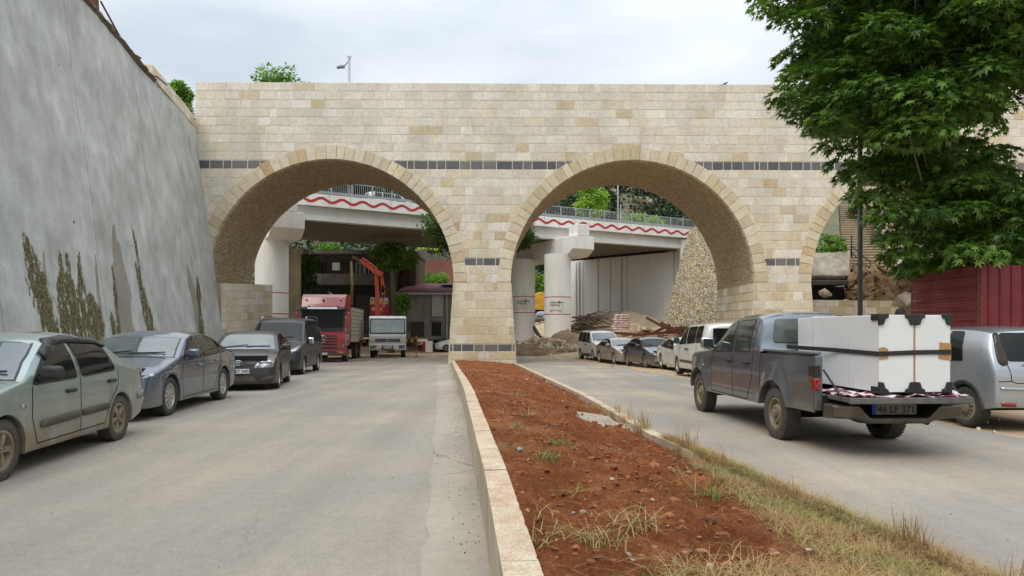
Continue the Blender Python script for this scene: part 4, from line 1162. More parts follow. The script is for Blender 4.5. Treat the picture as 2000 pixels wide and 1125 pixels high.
    if sp.get('wipers'):
        wp = MB(); x0 = sp['screen'][0]
        for y0, y1 in ((.55, -.05), (-.02, -.6)):
            a, _ = c.hit(x0-xc+.02, y0*.2, 'z', 1); p0, n0 = c.hit(x0+.03-xc, y0, 'z', 1); p1, n1 = c.hit(x0+.09-xc, y1, 'z', 1); wp.bar(p0+n0*.02, p1+n1*.03, .015, .02)
        wp.build('wiper', M_trim, t)
    if sp.get('fplate'):
        y, z, txt = sp['fplate']; l, _ = c.hit(y, z, 'x', -1); plate(t, l.x-.02, y, z, 0, txt)
    if sp.get('rplate'):
        y, z, txt = sp['rplate']; l, _ = c.hit(y, z, 'x', 1); plate(t, l.x+.02, y, z, math.pi, txt)
    if sp.get('rails'):
        for sgn in (-1, 1):
            x0, x1 = sp['rails']; pts = []
            for k in range(9):
                x = x0+(x1-x0)*k/8; e = c.edge(x); pts.append((x-xc, sgn*(e[1][0]-.03), e[2]+(.045 if 0 < k < 8 else -.02)))
            rb_ = MB(); rb_.tube(pts, .016, 8); rb_.build('roof_rail', sp.get('railm', M_chrome), t, True)
    if sp.get('antenna'):
        x, y, h = sp['antenna']; l, _ = c.hit(x-xc, y, 'z', 1); ab_ = MB(); ab_.tube([l, (l.x+h*.55, l.y, l.z+h)], [.008, .003], 6); ab_.build('antenna', M_trim, t)
    return t, c
def place(fw, rw, W):                      # outer tyre contact points (front, rear) -> centre and rear direction; side = which side is seen
    f, r_ = Vector(fw), Vector(rw); d = (r_-f).normalized(); return f, r_, d
def mir(P): return [(-a, b) for a, b in P]
def spot(fpt, rpt, W, wb):
    """fpt/rpt: (X,Y) of the seen side's front and rear tyre; returns centre and direction, the car lying on the side away from the camera"""
    f, r_ = Vector(fpt), Vector(rpt); d = (r_-f).normalized(); m = (f+r_)/2; n = Vector((-d.y, d.x))
    if n.dot(m) < 0: n = -n               # away from the camera
    # for rows beside the road the body lies outward
    c = m+n*(W/2-.02); return (c.x, c.y, g(c.x, c.y)+.008), d
HL = lambda y0, y1, z0, z1, z2, z3: [(y0, z0), (y1, z2), (y1, z3), (y0, z1)]
# --- 1 silver-green saloon, near left (front half leaves the frame)
P_green = paint('silver_green_paint', (146, 160, 156), (126, 106, 74), 1.0, .45, .15, .78, c2=(136, 150, 146))
sp1 = dict(L=4.15, W=1.64, wb=2.47, xf=.80, wr=.292, tw=.175, spokes=5, rim='double', rimm=M_rimd, tyrem=M_tyred,
    top=[(0, .70), (.12, .76), (.9, .93), (1.12, .965), (1.75, 1.36), (2.05, 1.42), (2.6, 1.43), (3.05, 1.37), (3.62, 1.04), (3.72, 1.0), (4.0, .985), (4.10, .95), (4.15, .90)],
    belt=[(0, .66), (1.0, .865), (2.2, .89), (3.3, .93), (4.15, .86)], sill=[(0, .24), (.4, .2), (3.6, .21), (4.15, .32)],
    windows=[(1.30, 2.18, 2.16, 1.84), (2.30, 3.13, 2.98, 2.28)], screen=(1.14, 1.72), rearscreen=(3.52, 3.05), tumble=.34,
    seams=[[(1.28, .87), (1.26, .55), (1.36, .27)], [(2.245, 1.3), (2.25, .88), (2.24, .27)], [(3.22, .93), (3.2, .75), (2.98, .55), (2.85, .3)], [(1.36, .27), (2.85, .285)]],
    handles=[(2.02, .76), (3.02, .80)], mirror=(1.42, .92), mh=.15, glass=M_glass, tailrake=.12,
    side_decals=[('side_moulding', chaikin([(1.40, .42), (2.21, .44), (2.21, .52), (1.42, .50)], 1), M_trim, .022, .02), ('side_moulding', chaikin([(2.27, .44), (2.93, .455), (2.93, .53), (2.27, .52)], 1), M_trim, .022, .02),
        ('side_repeater', [(1.08, .66), (1.15, .66), (1.15, .70), (1.08, .70)], M_hl, .008, .006),
        ('bumper_moulding', [(3.78, .50), (4.12, .50), (4.12, .60), (3.78, .585)], mat('greenish_moulding', (130, 138, 128)), .02, .02),
        ('wind_deflector', [(1.62, 1.20), (1.86, 1.33), (2.2, 1.365), (2.95, 1.325), (3.08, 1.24), (3.05, 1.22), (2.9, 1.27), (2.2, 1.30), (1.9, 1.27), (1.66, 1.12)], M_trim, .028, .02)],
    rear=[('tail_lamp', [(.52, .66), (.80, .66), (.80, .92), (.55, .90)], M_tl, .006, .01), ('tail_lamp', mir([(.52, .66), (.80, .66), (.80, .92), (.55, .90)]), M_tl, .006, .01)],
    front=[('headlight', [(.38, .55), (.78, .58), (.76, .72), (.42, .69)], M_hl, .006, .01), ('headlight', mir([(.38, .55), (.78, .58), (.76, .72), (.42, .69)]), M_hl, .006, .01), ('bumper_grille', [(-.5, .3), (.5, .3), (.45, .4), (-.45, .4)], M_trim, .006, 0)],
    fplate=(0, .46, '46 DK 512'), antenna=(1.85, 0, .38), wipers=True)
sp1['fplate'] = None
def car1():
    loc, d = spot((-4.88, 6.62), (-5.15, 8.87), 1.64, 2.47)
    return build_car('saloon_car', 'dusty silver green saloon with black wind deflectors, nearest of the row along the concrete wall', 'car', sp1, loc, d, P_green, 'cars parked along the concrete wall')
car1()
# --- 2 blue-grey saloon
P_blue = paint('blue_grey_paint', (78, 93, 112), (140, 128, 108), .55, .5, .15, .6, rough=.25, c2=(76, 90, 106))
hl2 = [(.46, .60), (.56, .57), (.86, .69), (.875, .75), (.76, .73), (.48, .655)]
sp2 = dict(L=4.63, W=1.78, wb=2.70, xf=.95, wr=.325, tw=.205, spokes=10, rim='single', rimm=M_rim,
    top=[(0, .66), (.1, .73), (.35, .80), (1.15, .965), (1.32, 1.0), (2.05, 1.36), (2.35, 1.43), (2.9, 1.435), (3.35, 1.37), (4.0, 1.09), (4.12, 1.06), (4.5, 1.03), (4.6, .98), (4.63, .93)],
    belt=[(0, .62), (.5, .74), (1.2, .885), (2.3, .92), (3.7, .99), (4.63, .9)], sill=[(0, .2), (.5, .2), (4.0, .21), (4.63, .33)],
    windows=[(1.52, 2.42, 2.40, 2.08), (2.50, 3.36, 3.18, 2.47), (3.42, 3.74, 3.36, 3.26)], screen=(1.34, 2.0), rearscreen=(3.95, 3.38), tumble=.36, crease=(.78, .012),
    seams=[[(1.48, .9), (1.42, .6), (1.5, .26)], [(2.46, .93), (2.46, .6), (2.44, .26)], [(3.45, .98), (3.42, .75), (3.3, .6), (3.14, .4), (3.06, .27)], [(1.5, .26), (3.06, .27)], [(1.45, .9), (.9, .79), (.55, .74)]],
    handles=[(2.28, .80), (3.22, .84)], handlem=P_blue, mirror=(1.66, .955, P_blue), mh=.15, nose=.35, chin=.1,
    front=[('headlight', hl2, M_hld, .006, .008), ('headlight', mir(hl2), M_hld, .006, .008), ('daytime_lamp', [(.50, .605), (.58, .60), (.85, .71), (.86, .73), (.58, .63), (.505, .625)], mat('white_lamp', (230, 232, 232), rough=.2), .012, 0),
        ('grille', chaikin([(-.62, .30), (.62, .30), (.74, .46), (.50, .55), (-.50, .55), (-.74, .46)], 1), M_trim, .005, 0), ('upper_grille', [(-.48, .60), (.48, .60), (.50, .625), (-.50, .625)], M_trim, .006, 0),
        ('fog_lamp', [(.66, .34), (.73, .34), (.73, .41), (.66, .41)], M_hl, .01, .006), ('fog_recess', [(.56, .27), (.76, .30), (.78, .50), (.68, .52)], M_trim, .005, 0),
        ('chrome_edge', [(.56, .232), (.775, .265), (.80, .40), (.76, .535), (.74, .53), (.775, .40), (.755, .285), (.56, .25)], M_chrome, .012, 0)],
    rear=[('tail_lamp', [(.5, .82), (.88, .82), (.88, .95), (.5, .92)], M_tl, .006, .01)], wipers=True)
sp2['front'] += [(n, mir(P), m, o, s_) for n, P, m, o, s_ in sp2['front'][-3:]]
loc, d = spot((-5.80, 11.57), (-6.04, 14.30), 1.78, 2.7)
build_car('saloon_car', 'clean blue grey saloon with slim headlamps, second along the concrete wall', 'car', sp2, loc, d, P_blue, 'cars parked along the concrete wall')
# --- 3 dark brown-grey hatchback
P_brown = paint('dark_brown_paint', (34, 30, 29), (110, 98, 82), .3, .0, .15, .5, rough=.3, c2=(30, 27, 26), coat=.2)
hl3 = chaikin([(.36, .58), (.80, .60), (.82, .82), (.60, .80), (.40, .70)], 1)
sp3 = dict(L=4.22, W=1.76, wb=2.60, xf=.88, wr=.315, tw=.2, spokes=7, rim='double', rimm=M_rim,
    top=[(0, .74), (.1, .82), (.5, .93), (1.0, 1.03), (1.75, 1.42), (2.1, 1.51), (2.8, 1.51), (3.5, 1.44), (3.95, 1.3), (4.1, 1.1), (4.22, .95)],
    belt=[(0, .66), (.6, .84), (1.3, .95), (3.5, 1.04), (4.22, .92)], sill=[(0, .2), (.5, .19), (3.7, .2), (4.22, .32)],
    windows=[(1.42, 2.25, 2.22, 1.86), (2.33, 3.2, 3.05, 2.30)], screen=(1.08, 1.78), tumble=.33,
    seams=[[(1.35, .95), (1.32, .6), (1.42, .25)], [(2.3, .98), (2.3, .25)]], handles=[(2.1, .84), (3.0, .88)], mirror=(1.45, 1.0, P_brown),
    front=[('headlight', hl3, M_hl, .006, .01), ('headlight', mir(hl3), M_hl, .006, .01), ('grille', chaikin([(-.42, .66), (.42, .66), (.46, .74), (-.46, .74)], 1), M_trim, .006, 0),
        ('lower_grille', chaikin([(-.42, .27), (.42, .27), (.36, .40), (-.36, .40)], 1), M_trim, .006, 0), ('fog_recess', chaikin([(.52, .28), (.82, .34), (.82, .42), (.56, .36)], 1), M_trim, .006, 0), ('fog_recess', mir(chaikin([(.52, .28), (.82, .34), (.82, .42), (.56, .36)], 1)), M_trim, .006, 0),
        ('fog_lamp', [(.70, .33), (.77, .345), (.77, .40), (.70, .39)], M_hl, .012, .005)],
    wipers=True, nose=.25)
loc, d = spot((-6.05, 17.75), (-6.62, 20.3), 1.76, 2.6)
t3, c3 = build_car('hatchback_car', 'dark brown hatchback with large clear headlamps, third along the concrete wall', 'car', sp3, loc, d, P_brown, 'cars parked along the concrete wall')
l, _ = c3.hit(0, .52, 'x', -1); plate(t3, l.x-.02, 0, .52, 0, '46 ET 340')
def ring_badge(t, x, y, z, kind, s_=.09):
    b = MB()
    if kind == 'ellipses':
        for rx, rz_, dz in ((1, .66, 0), (.42, .6, 0), (.62, .28, .28)):
            b.tube([(x, y+math.cos(a)*rx*s_, z+dz*s_+math.sin(a)*rz_*s_) for a in np.linspace(0, 2*math.pi, 25)], s_*.09, 6)
    else:
        b.tube([(x, y+math.cos(a)*s_, z+math.sin(a)*s_) for a in np.linspace(0, 2*math.pi, 29)], s_*.08, 6)
        for a in (90, 210, 330): b.bar((x, y, z), (x, y+math.cos(R(a))*s_, z+math.sin(R(a))*s_), s_*.1, s_*.14)
    b.build('emblem', M_chrome, t, True)
ring_badge(t3, l.x-.0, 0, .72, 'ellipses')
# --- 4 dark blue van
P_van = paint('dark_blue_paint', (18, 21, 34), (100, 92, 80), .3, .0, .15, .5, rough=.3, c2=(15, 18, 29), coat=.2)
hl4 = [(.50, .72), (.62, .70), (.94, .98), (.95, 1.10), (.88, 1.08), (.56, .86)]
sp4 = dict(L=4.97, W=2.08, wb=2.93, xf=.93, wr=.335, tw=.21, spokes=7, rim='double', rimm=M_rim, zc=.7,
    top=[(0, .90), (.1, 1.0), (.9, 1.22), (1.05, 1.30), (1.75, 2.00), (2.1, 2.14), (4.6, 2.16), (4.9, 2.1), (4.97, 2.0)],
    belt=[(0, .84), (.9, 1.12), (1.4, 1.16), (4.97, 1.2)], sill=[(0, .24), (.5, .24), (4.97, .3)],
    windows=[(1.45, 2.15, 2.12, 1.86), (2.25, 3.35, 3.33, 2.22), (3.45, 4.65, 4.62, 3.43)], screen=(1.08, 1.74), wsm=M_glass, tumble=.16, drop=.10, barrel=.5,
    seams=[[(1.35, 1.16), (1.32, .7), (1.4, .3)], [(2.2, 1.17), (2.2, .3)], [(3.4, 1.17), (3.4, .35)], [(2.2, 1.1), (4.8, 1.12)]], handles=[(2.08, 1.05), (2.4, 1.05)],
    mirror=(1.5, 1.14, M_chrome), mh=.24, rails=(2.2, 4.7), pf=.78,
    front=[('headlight', hl4, M_hl, .006, .01), ('headlight', mir(hl4), M_hl, .006, .01), ('grille', chaikin([(-.5, .42), (.5, .42), (.42, .70), (-.42, .70)], 1), M_trim, .006, 0), ('fog_lamp', chaikin([(.68, .42), (.82, .42), (.82, .54), (.68, .54)], 1), M_trim, .008, 0)],
    wipers=True, nose=.3, zf=.6)
loc, d = spot((-7.70, 25.3), (-8.0, 28.2), 2.08, 2.93)
build_car('passenger_van', 'dark navy passenger van with silver roof rails, parked before the red lorry', 'van', sp4, loc, d, P_van, 'cars parked along the concrete wall')

# --- right row, facing the camera, furthest first
P_white = paint('white_paint', (228, 228, 225), (158, 144, 118), .4, .05, .2, .6, rough=.3, c2=(204, 204, 200))
P_beige = paint('champagne_paint', (168, 156, 140), (150, 136, 112), .6, .5, .2, .7)
P_dgrey = paint('dark_grey_paint', (62, 66, 72), (134, 122, 102), .7, .5, .2, .7)
P_wh2 = paint('pearl_white_paint', (222, 220, 212), (150, 136, 110), .4, .1, .2, .7)
hlv = [(.52, .78), (.86, .82), (.86, .96), (.56, .90)]
sp5 = dict(L=4.40, W=1.85, wb=2.78, xf=.88, wr=.33, tw=.2, spokes=5, rim='double', rimm=M_rim, zc=.65,
    top=[(0, .92), (.1, 1.02), (.9, 1.17), (1.1, 1.22), (1.75, 1.72), (2.1, 1.82), (3.9, 1.84), (4.3, 1.76), (4.40, 1.68)],
    belt=[(0, .84), (.9, 1.06), (4.40, 1.12)], sill=[(0, .24), (.5, .24), (4.4, .3)],
    windows=[(1.45, 2.3, 2.28, 1.84), (2.4, 3.3, 3.28, 2.38), (3.4, 4.05, 4.0, 3.38)], screen=(1.13, 1.74), wsm=M_wind, tumble=.18, drop=.09, barrel=.5,
    seams=[[(1.35, 1.08), (1.35, .3)], [(2.35, 1.1), (2.35, .3)], [(3.3, 1.1), (3.3, .4)]], handles=[(2.2, .95), (2.55, .95)], mirror=(1.5, 1.08), mh=.2, rails=(2.0, 4.1), railm=M_trim,
    side_decals=[('side_cladding', [(1.3, .24), (3.2, .24), (3.2, .42), (1.3, .42)], M_trim, .012, .01)], pf=.8,
    front=[('headlight', hlv, M_hld, .006, .01), ('headlight', mir(hlv), M_hld, .006, .01), ('grille', [(-.5, .62), (.5, .62), (.5, .78), (-.5, .78)], M_trim, .006, 0), ('lower_bumper', [(-.86, .3), (.86, .3), (.8, .5), (-.8, .5)], M_trim, .01, .01), ('fog_lamp', [(.66, .5), (.84, .5), (.84, .62), (.66, .6)], M_trim, .012, 0)], wipers=True)
def spot_r(fpt, rpt, W): 
    f, r_ = Vector(fpt), Vector(rpt); d = (r_-f).normalized(); m = (f+r_)/2; n = Vector((-d.y, d.x))
    if n.x < 0: n = -n
    c = m+n*(W/2-.02); return (c.x, c.y, g(c.x, c.y)-.0), d
def at_ground(px, Y): return ((px-1000)*Y/F, Y)
GR = 'cars parked in a row right of the road'
loc, d = spot_r(at_ground(1157, 41.6), at_ground(1134, 44.2), 1.85)
build_car('people_carrier', 'white boxy people carrier with black lower trim, furthest of the row right of the road', 'car', sp5, loc, d, P_white, GR)
sp6 = dict(sp2); sp6.update(W=1.76, L=4.54, rim='double', spokes=6, wsm=M_wind, handlem=P_beige, mirror=(1.66, .955, P_beige), crease=None, nose=.15,
    front=[('headlight', hl3, M_hl, .006, .01), ('headlight', mir(hl3), M_hl, .006, .01), ('grille', [(-.34, .6), (.34, .6), (.36, .70), (-.36, .70)], M_chrome, .006, 0), ('lower_grille', [(-.5, .28), (.5, .28), (.45, .38), (-.45, .38)], M_trim, .006, 0)])
loc, d = spot_r(at_ground(1199, 36.7), at_ground(1170, 39.4), 1.76)
build_car('saloon_car', 'champagne beige saloon between the white people carrier and the dark grey saloon', 'car', sp6, loc, d, P_beige, GR)
sp7 = dict(sp6); hl7 = chaikin([(.46, .62), (.86, .66), (.86, .82), (.60, .76)], 1)
sp7.update(W=1.75, L=4.44, wb=2.65, rim='steel', rimm=M_rimd, tyrem=M_tyred, handlem=P_dgrey, mirror=(1.66, .955, P_dgrey), front=[('headlight', hl7, M_hl, .006, .01), ('headlight', mir(hl7), M_hl, .006, .01),
    ('grille', [(-.5, .34), (.5, .34), (.45, .50), (-.45, .50)], M_trim, .006, 0), ('fog_lamp', [(.66, .36), (.76, .36), (.76, .44), (.66, .44)], M_hl, .008, 0)])
loc, d = spot_r(at_ground(1260, 31.9), at_ground(1225, 34.5), 1.75)
build_car('saloon_car', 'dark grey dusty saloon in the row right of the road, third from the far end', 'car', sp7, loc, d, P_dgrey, GR)
sp8 = dict(sp2); sp8.update(L=4.64, W=1.78, rim='double', spokes=5, wr=.33, handlem=P_wh2, mirror=(1.66, .955), tyrem=M_tyre,
    top=[(0, .66), (.1, .73), (.35, .82), (1.25, .985), (1.42, 1.01), (2.1, 1.33), (2.4, 1.40), (2.9, 1.40), (3.4, 1.32), (4.2, 1.04), (4.5, .98), (4.64, .88)])
loc, d = spot_r(at_ground(1323, 27.6), at_ground(1291, 30.3), 1.78)
build_car('coupe_saloon', 'low white coupe styled saloon parked just beyond the white van right of the road', 'car', sp8, loc, d, P_wh2, GR)
# --- white van seen from behind
P_doblo = paint('white_van_paint', (230, 228, 221), (164, 146, 108), .55, .05, .2, .85, rough=.3, c2=(208, 206, 198))
tl9 = [(.70, 1.02), (.86, 1.02), (.84, 1.62), (.74, 1.62)]
tl9 = [(.73, .98), (.90, .98), (.88, 1.34), (.76, 1.34)]
sp9 = dict(L=4.45, W=1.83, wb=2.75, xf=.92, wr=.32, tw=.2, spokes=7, rim='double', rimm=M_rim, tyrem=M_tyre, zc=.65,
    top=[(0, .92), (.1, 1.02), (.8, 1.18), (1.0, 1.24), (1.65, 1.72), (2.0, 1.83), (3.9, 1.86), (4.35, 1.80), (4.45, 1.74)],
    belt=[(0, .84), (.9, 1.08), (2.6, 1.14), (4.45, 1.22)], sill=[(0, .24), (.5, .24), (4.45, .3)],
    windows=[(1.30, 2.15, 2.13, 1.75), (2.25, 3.25, 3.22, 2.23), (3.32, 4.0, 3.9, 3.3)], screen=(1.03, 1.66), tumble=.17, drop=.10, barrel=.5,
    seams=[[(1.25, 1.1), (1.25, .3)], [(2.2, 1.12), (2.2, .3)], [(3.28, 1.15), (3.28, .35)]], handles=[(2.08, .95), (2.34, .95)], mirror=(1.35, 1.12), mh=.22,
    side_decals=[('side_moulding', chaikin([(1.35, .48), (3.2, .48), (3.2, .57), (1.38, .57)], 1), M_trim, .018, .015)], pr=.9, rr=.25, rbulge=.03, tailrake=.14, zr=1.1,
    rear=[('rear_window', chaikin([(-.70, 1.14), (.70, 1.14), (.66, 1.66), (-.66, 1.66)], 1, .12), M_glass, .008, 0), ('tail_lamp', tl9, M_tl, .01, .012), ('tail_lamp', mir(tl9), M_tl, .01, .012), ('rear_bumper', [(-.8, .34), (.8, .34), (.8, .52), (-.8, .52)], M_trim, .01, .012)],
    rplate=(0, .86, ''), front=[])
sp9['rplate'] = None
f_, r_ = Vector((6.02, 24.9)), Vector((6.06, 22.1)); d = (r_-f_).normalized(); c_ = (f_+r_)/2+Vector((1.83/2-.02, 0))
t9, c9 = build_car('delivery_van', 'white window van seen from behind with red tail lamp, parked ahead of the grey pickup', 'van', sp9, (c_.x, c_.y, g(0, 23)+.0), d, P_doblo, GR)
# --- silver hatchback, far right, rear towards us
P_silver = paint('silver_paint', (168, 172, 176), (150, 136, 112), .45, .6, .2, .55, rough=.28, c2=(160, 164, 168))
tlc = chaikin([(.575, .96), (.66, .93), (.715, .98), (.705, 1.14), (.655, 1.40), (.575, 1.41)], 1)
sp10 = dict(L=3.82, W=1.65, wb=2.49, xf=.75, wr=.30, tw=.19, spokes=14, rim='cover', rimm=M_rimd, zc=.6,
    top=[(0, .76), (.1, .86), (.8, 1.03), (.95, 1.08), (1.6, 1.44), (1.95, 1.51), (2.9, 1.52), (3.4, 1.50), (3.7, 1.48), (3.82, 1.45)],
    belt=[(0, .66), (.9, .90), (3.82, 1.0)], sill=[(0, .22), (.5, .2), (3.3, .22), (3.82, .34)],
    windows=[(1.2, 2.05, 2.03, 1.7), (2.13, 2.78, 2.72, 2.11), (2.84, 3.18, 3.06, 2.80)], screen=(.99, 1.62), tumble=.24, drop=.06, pr=.90, rr=.18, rbulge=.04, tailrake=.42, zr=.86, qr=.6, ubz=.26, ubr=.25,
    seams=[[(1.15, .9), (1.15, .3)], [(2.09, .95), (2.09, .3)], [(2.9, .97), (2.92, .75), (2.7, .55)]], handles=[(1.95, .82)], mirror=(1.3, .95),
    rear=[('rear_window', chaikin([(-.575, 1.0), (.575, 1.0), (.57, 1.41), (-.57, 1.41)], 1, .15), M_glass, .008, 0), ('tail_lamp', tlc, M_tls, .01, .012), ('tail_lamp', mir(tlc), M_tls, .01, .012),
        ('bumper_strip', [(-.72, .60), (-.36, .585), (-.36, .62), (-.72, .635)], P_silver, .02, .015), ('bumper_strip', [(.36, .585), (.72, .60), (.72, .635), (.36, .62)], P_silver, .02, .015), ('reflector', [(-.70, .36), (-.50, .35), (-.50, .41), (-.70, .42)], M_tl, .012, .01), ('reflector', [(.50, .35), (.70, .36), (.70, .42), (.50, .41)], M_tl, .012, .01),
        ('plate_recess', [(-.3, .50), (.3, .50), (.3, .64), (-.3, .64)], mat('recess_grey', (70, 72, 74)), .008, 0)],
    rplate=(0, .57, '46 AZ 118'), front=[], antenna=(3.3, 0, .1))
d = Vector((.06, -1)).normalized(); rw = Vector((6.86, 10.33)); n_ = Vector((1, .06)).normalized(); ctr = rw-d*(2.49/2)+n_*(1.65/2-.02)
t10, c10 = build_car('hatchback_car', 'silver hatchback seen from behind at the right edge, in front of the red metal fence', 'car', sp10, (ctr.x, ctr.y, .0), d, P_silver, GR)
sb = MB()
c10.seam(sb, [(-.60, .98), (-.56, .72), (-.5, .69), (.5, .69), (.56, .72), (.60, .98)], 'x', 1); c10.seam(sb, [(-.8, .71), (-.56, .72)], 'x', 1)
sb.build('hatch_gap', M_seam, t10)
l, n = c10.hit(-.40, .93, 'x', 1)
M = Matrix.Translation(l+Vector((.012, 0, 0))) @ Matrix.Rotation(R(180), 4, 'Z') @ Matrix.Rotation(R(-90), 4, 'Z') @ Matrix.Rotation(R(90), 4, 'X')
text_mesh('CORSA', .055, M_seam, 'badge_text', t10, M, .002)
# wheel-arch trim on the silver hatchback
for sgn in (-1,):
    ar = [(c10.xr+math.cos(a)*(c10.ra+.0), .30+math.sin(a)*(c10.ra+.0)) for a in np.linspace(.02, math.pi-.02, 20)]
    ar2 = [(c10.xr+math.cos(a)*(c10.ra+.055), .30+math.sin(a)*(c10.ra+.055)) for a in np.linspace(math.pi-.02, .02, 20)]
    c10.decal('arch_trim', ar+ar2, 'y', 1, M_trim, .012, t10, .05, .01); c10.decal('arch_trim', ar+ar2, 'y', -1, M_trim, .012, t10, .05, .01)

# --- grey double-cab pickup
P_pick = paint('grey_pickup_paint', (98, 106, 113), (134, 122, 102), .6, .5, .25, .85, rough=.3, c2=(84, 92, 99))
sp11 = dict(archk=1.26, pr=.985, rr=.06, ubz=.42, ubr=1.0, L=4.93, W=1.64, wb=3.085, xf=.76, wr=.345, tw=.21, spokes=0, rim='steel', rimm=M_rimd, tyrem=M_tyred, zc=.72,
    top=[(0, .92), (.08, 1.0), (.3, 1.07), (1.2, 1.14), (1.36, 1.17), (1.98, 1.62), (2.3, 1.71), (3.0, 1.72), (3.22, 1.66), (3.36, 1.24), (3.40, 1.17), (4.93, 1.17)],
    belt=[(0, .86), (.4, 1.0), (1.3, 1.08), (3.3, 1.12), (3.45, 1.13), (4.93, 1.135)], sill=[(0, .44), (.3, .42), (1.1, .40), (3.4, .42), (3.5, .46), (4.93, .48)],
    windows=[(1.52, 2.32, 2.30, 1.98, .03, .05), (2.44, 3.02, 2.98, 2.42, .03, .05)], glass=M_cablightglass, screen=(1.40, 1.96), tumble=.22, drop=.08, barrel=.75, open_from=3.41, flare=.04, sm=.05,
    seams=[[(1.46, 1.1), (1.40, .8), (1.42, .44)], [(2.37, 1.66), (2.37, 1.0), (2.37, .44)], [(3.10, 1.6), (3.14, 1.1), (3.12, .75), (2.98, .55), (2.94, .44)], [(1.42, .44), (2.94, .44)], [(3.42, 1.13), (3.40, .9), (3.40, .5)]],
    handles=[(2.20, .97), (2.92, .97)], mirror=(1.56, 1.14, M_chrome), mh=.19, wipers=False, tailrake=0,
    side_decals=[('side_repeater', [(1.02, .82), (1.07, .82), (1.07, .86), (1.02, .86)], M_hl, .01, .006)],
    front=[('headlight', [(.42, .74), (.68, .76), (.68, .90), (.42, .88)], M_hl, .006, .01), ('headlight', mir([(.42, .74), (.68, .76), (.68, .90), (.42, .88)]), M_hl, .006, .01), ('front_bumper', [(-.66, .46), (.66, .46), (.66, .64), (-.66, .64)], M_chrome, .05, .04)])
fW, rW = Vector((3.35, 12.17)), Vector((3.50, 9.10)); d = (rW-fW).normalized(); n_ = Vector((-d.y, d.x))
if n_.x < 0: n_ = -n_
ctr = (fW+rW)/2+n_*(1.64/2-.02)
PK, c11 = build_car('pickup_truck', 'dusty dark grey double cab pickup driving away with its tailgate down', 'pickup truck', sp11, (ctr.x, ctr.y, .004), d, P_pick)
xc = c11.xc; BX0, BX1 = 3.44-xc, 4.93-xc
b = MB()   # load bed: inner walls, floor, front panel
b.box(BX0, BX1-.0, -.76, -.725, .70, 1.165).box(BX0, BX1-.0, .725, .76, .70, 1.165).box(BX0-.02, BX0+.02, -.725, .725, .70, 1.16).box(BX0, BX1, -.725, .725, .66, .70)
b.box(BX0-.02, BX1, -.797, -.715, 1.160, 1.19).box(BX0-.02, BX1, .715, .797, 1.160, 1.19)
b.build('load_bed', P_pick, PK, bevel=.012)
for s_ in (-1, 1):   # rear corner posts, closing the ends of the bed sides
    b = MB(); b.box(BX1-.02, BX1+.015, *sorted((s_*.71, s_*.806)), .50, 1.15); b.build('bed_corner', P_pick, PK, bevel=.02)
for s_ in (-1, 1):
    P_ = [(4.83, .76), (5.03, .76), (5.03, 1.06), (4.86, 1.06)]
    lm = MB(); y0, y1 = sorted((s_*.735, s_*.819))
    lm.box(4.79-xc, 4.952-xc, y0, y1, .73, .885); lm.build('tail_lamp', M_tl, PK, bevel=.02)
    lm = MB(); lm.box(4.79-xc, 4.952-xc, y0, y1, .889, 1.04); lm.build('tail_lamp', M_tls, PK, bevel=.02)
b = MB(); b.box(4.96-xc, 5.47-xc, -.67, .70, .645, .70).box(5.44-xc, 5.485-xc, -.68, .72, .635, .705)
b.build('tailgate', mat('worn_tailgate', (70, 74, 76), (104, 100, 90), 9, .6, detail=9), PK, bevel=.01)
for s_ in (-1, 1):
    b = MB(); b.bar((4.94-xc, s_*.70, .98), (5.3-xc, s_*.69, .71), .018, .018); b.build('tailgate_stay', M_trim, PK)
b = MB()   # stepped chrome bumper
prof = [(-.75, .43, .60), (-.47, .42, .60), (-.34, .37, .46), (.34, .37, .46), (.47, .42, .60), (.77, .43, .60)]
vs = []
for y, z0, z1 in prof:
    e = -.05 if abs(y) > .7 else 0
    vs += [(5.00-xc, y, z0), (5.28+e-xc, y, z0+.02), (5.30+e-xc, y, z1), (5.00-xc, y, z1)]
fs = []
for i in range(len(prof)-1):
    o = i*4; fs += [(o+k, o+(k+1) % 4, o+4+(k+1) % 4, o+4+k) for k in range(4)]
b.add(vs, fs+[(3, 2, 1, 0), tuple(20+k for k in range(4))]); b.build('rear_bumper', mat('tarnished_chrome', (112, 104, 94), (62, 56, 50), 3, .3, metal=.65, detail=8), PK, bevel=.025, seg=3)
plate(PK, 5.18-xc, 0, .545, math.pi, '46 LF 371', .52, .12, pm=M_plated)
b = MB(); b.box(3.2-xc, 5.0-xc, -.42, -.34, .46, .60).box(3.2-xc, 5.0-xc, .34, .42, .46, .60).box(4.4-xc, 4.5-xc, -.4, .4, .48, .58).box(4.95-xc, 5.02-xc, -.5, .5, .44, .64).tube([(3.845-xc, -.7, .345), (3.845-xc, .7, .345)], .06, 8).tube([(4.3-xc, .55, .40), (4.95-xc, .55, .36)], .035, 8).box(3.0-xc, 4.93-xc, -.72, .72, .58, .66)
b.build('chassis', M_under_car, PK)
# rear cab window
b = MB(); b.add([(3.30-xc, -.60, 1.26), (3.30-xc, .60, 1.26), (3.205-xc, .52, 1.58), (3.205-xc, -.52, 1.58)], [(0, 1, 2, 3)])
c11.decal('rear_window', chaikin([(-.60, 1.27), (.60, 1.27), (.53, 1.60), (-.53, 1.60)], 1, .12), 'x', 1, M_cablightglass, .012, PK)
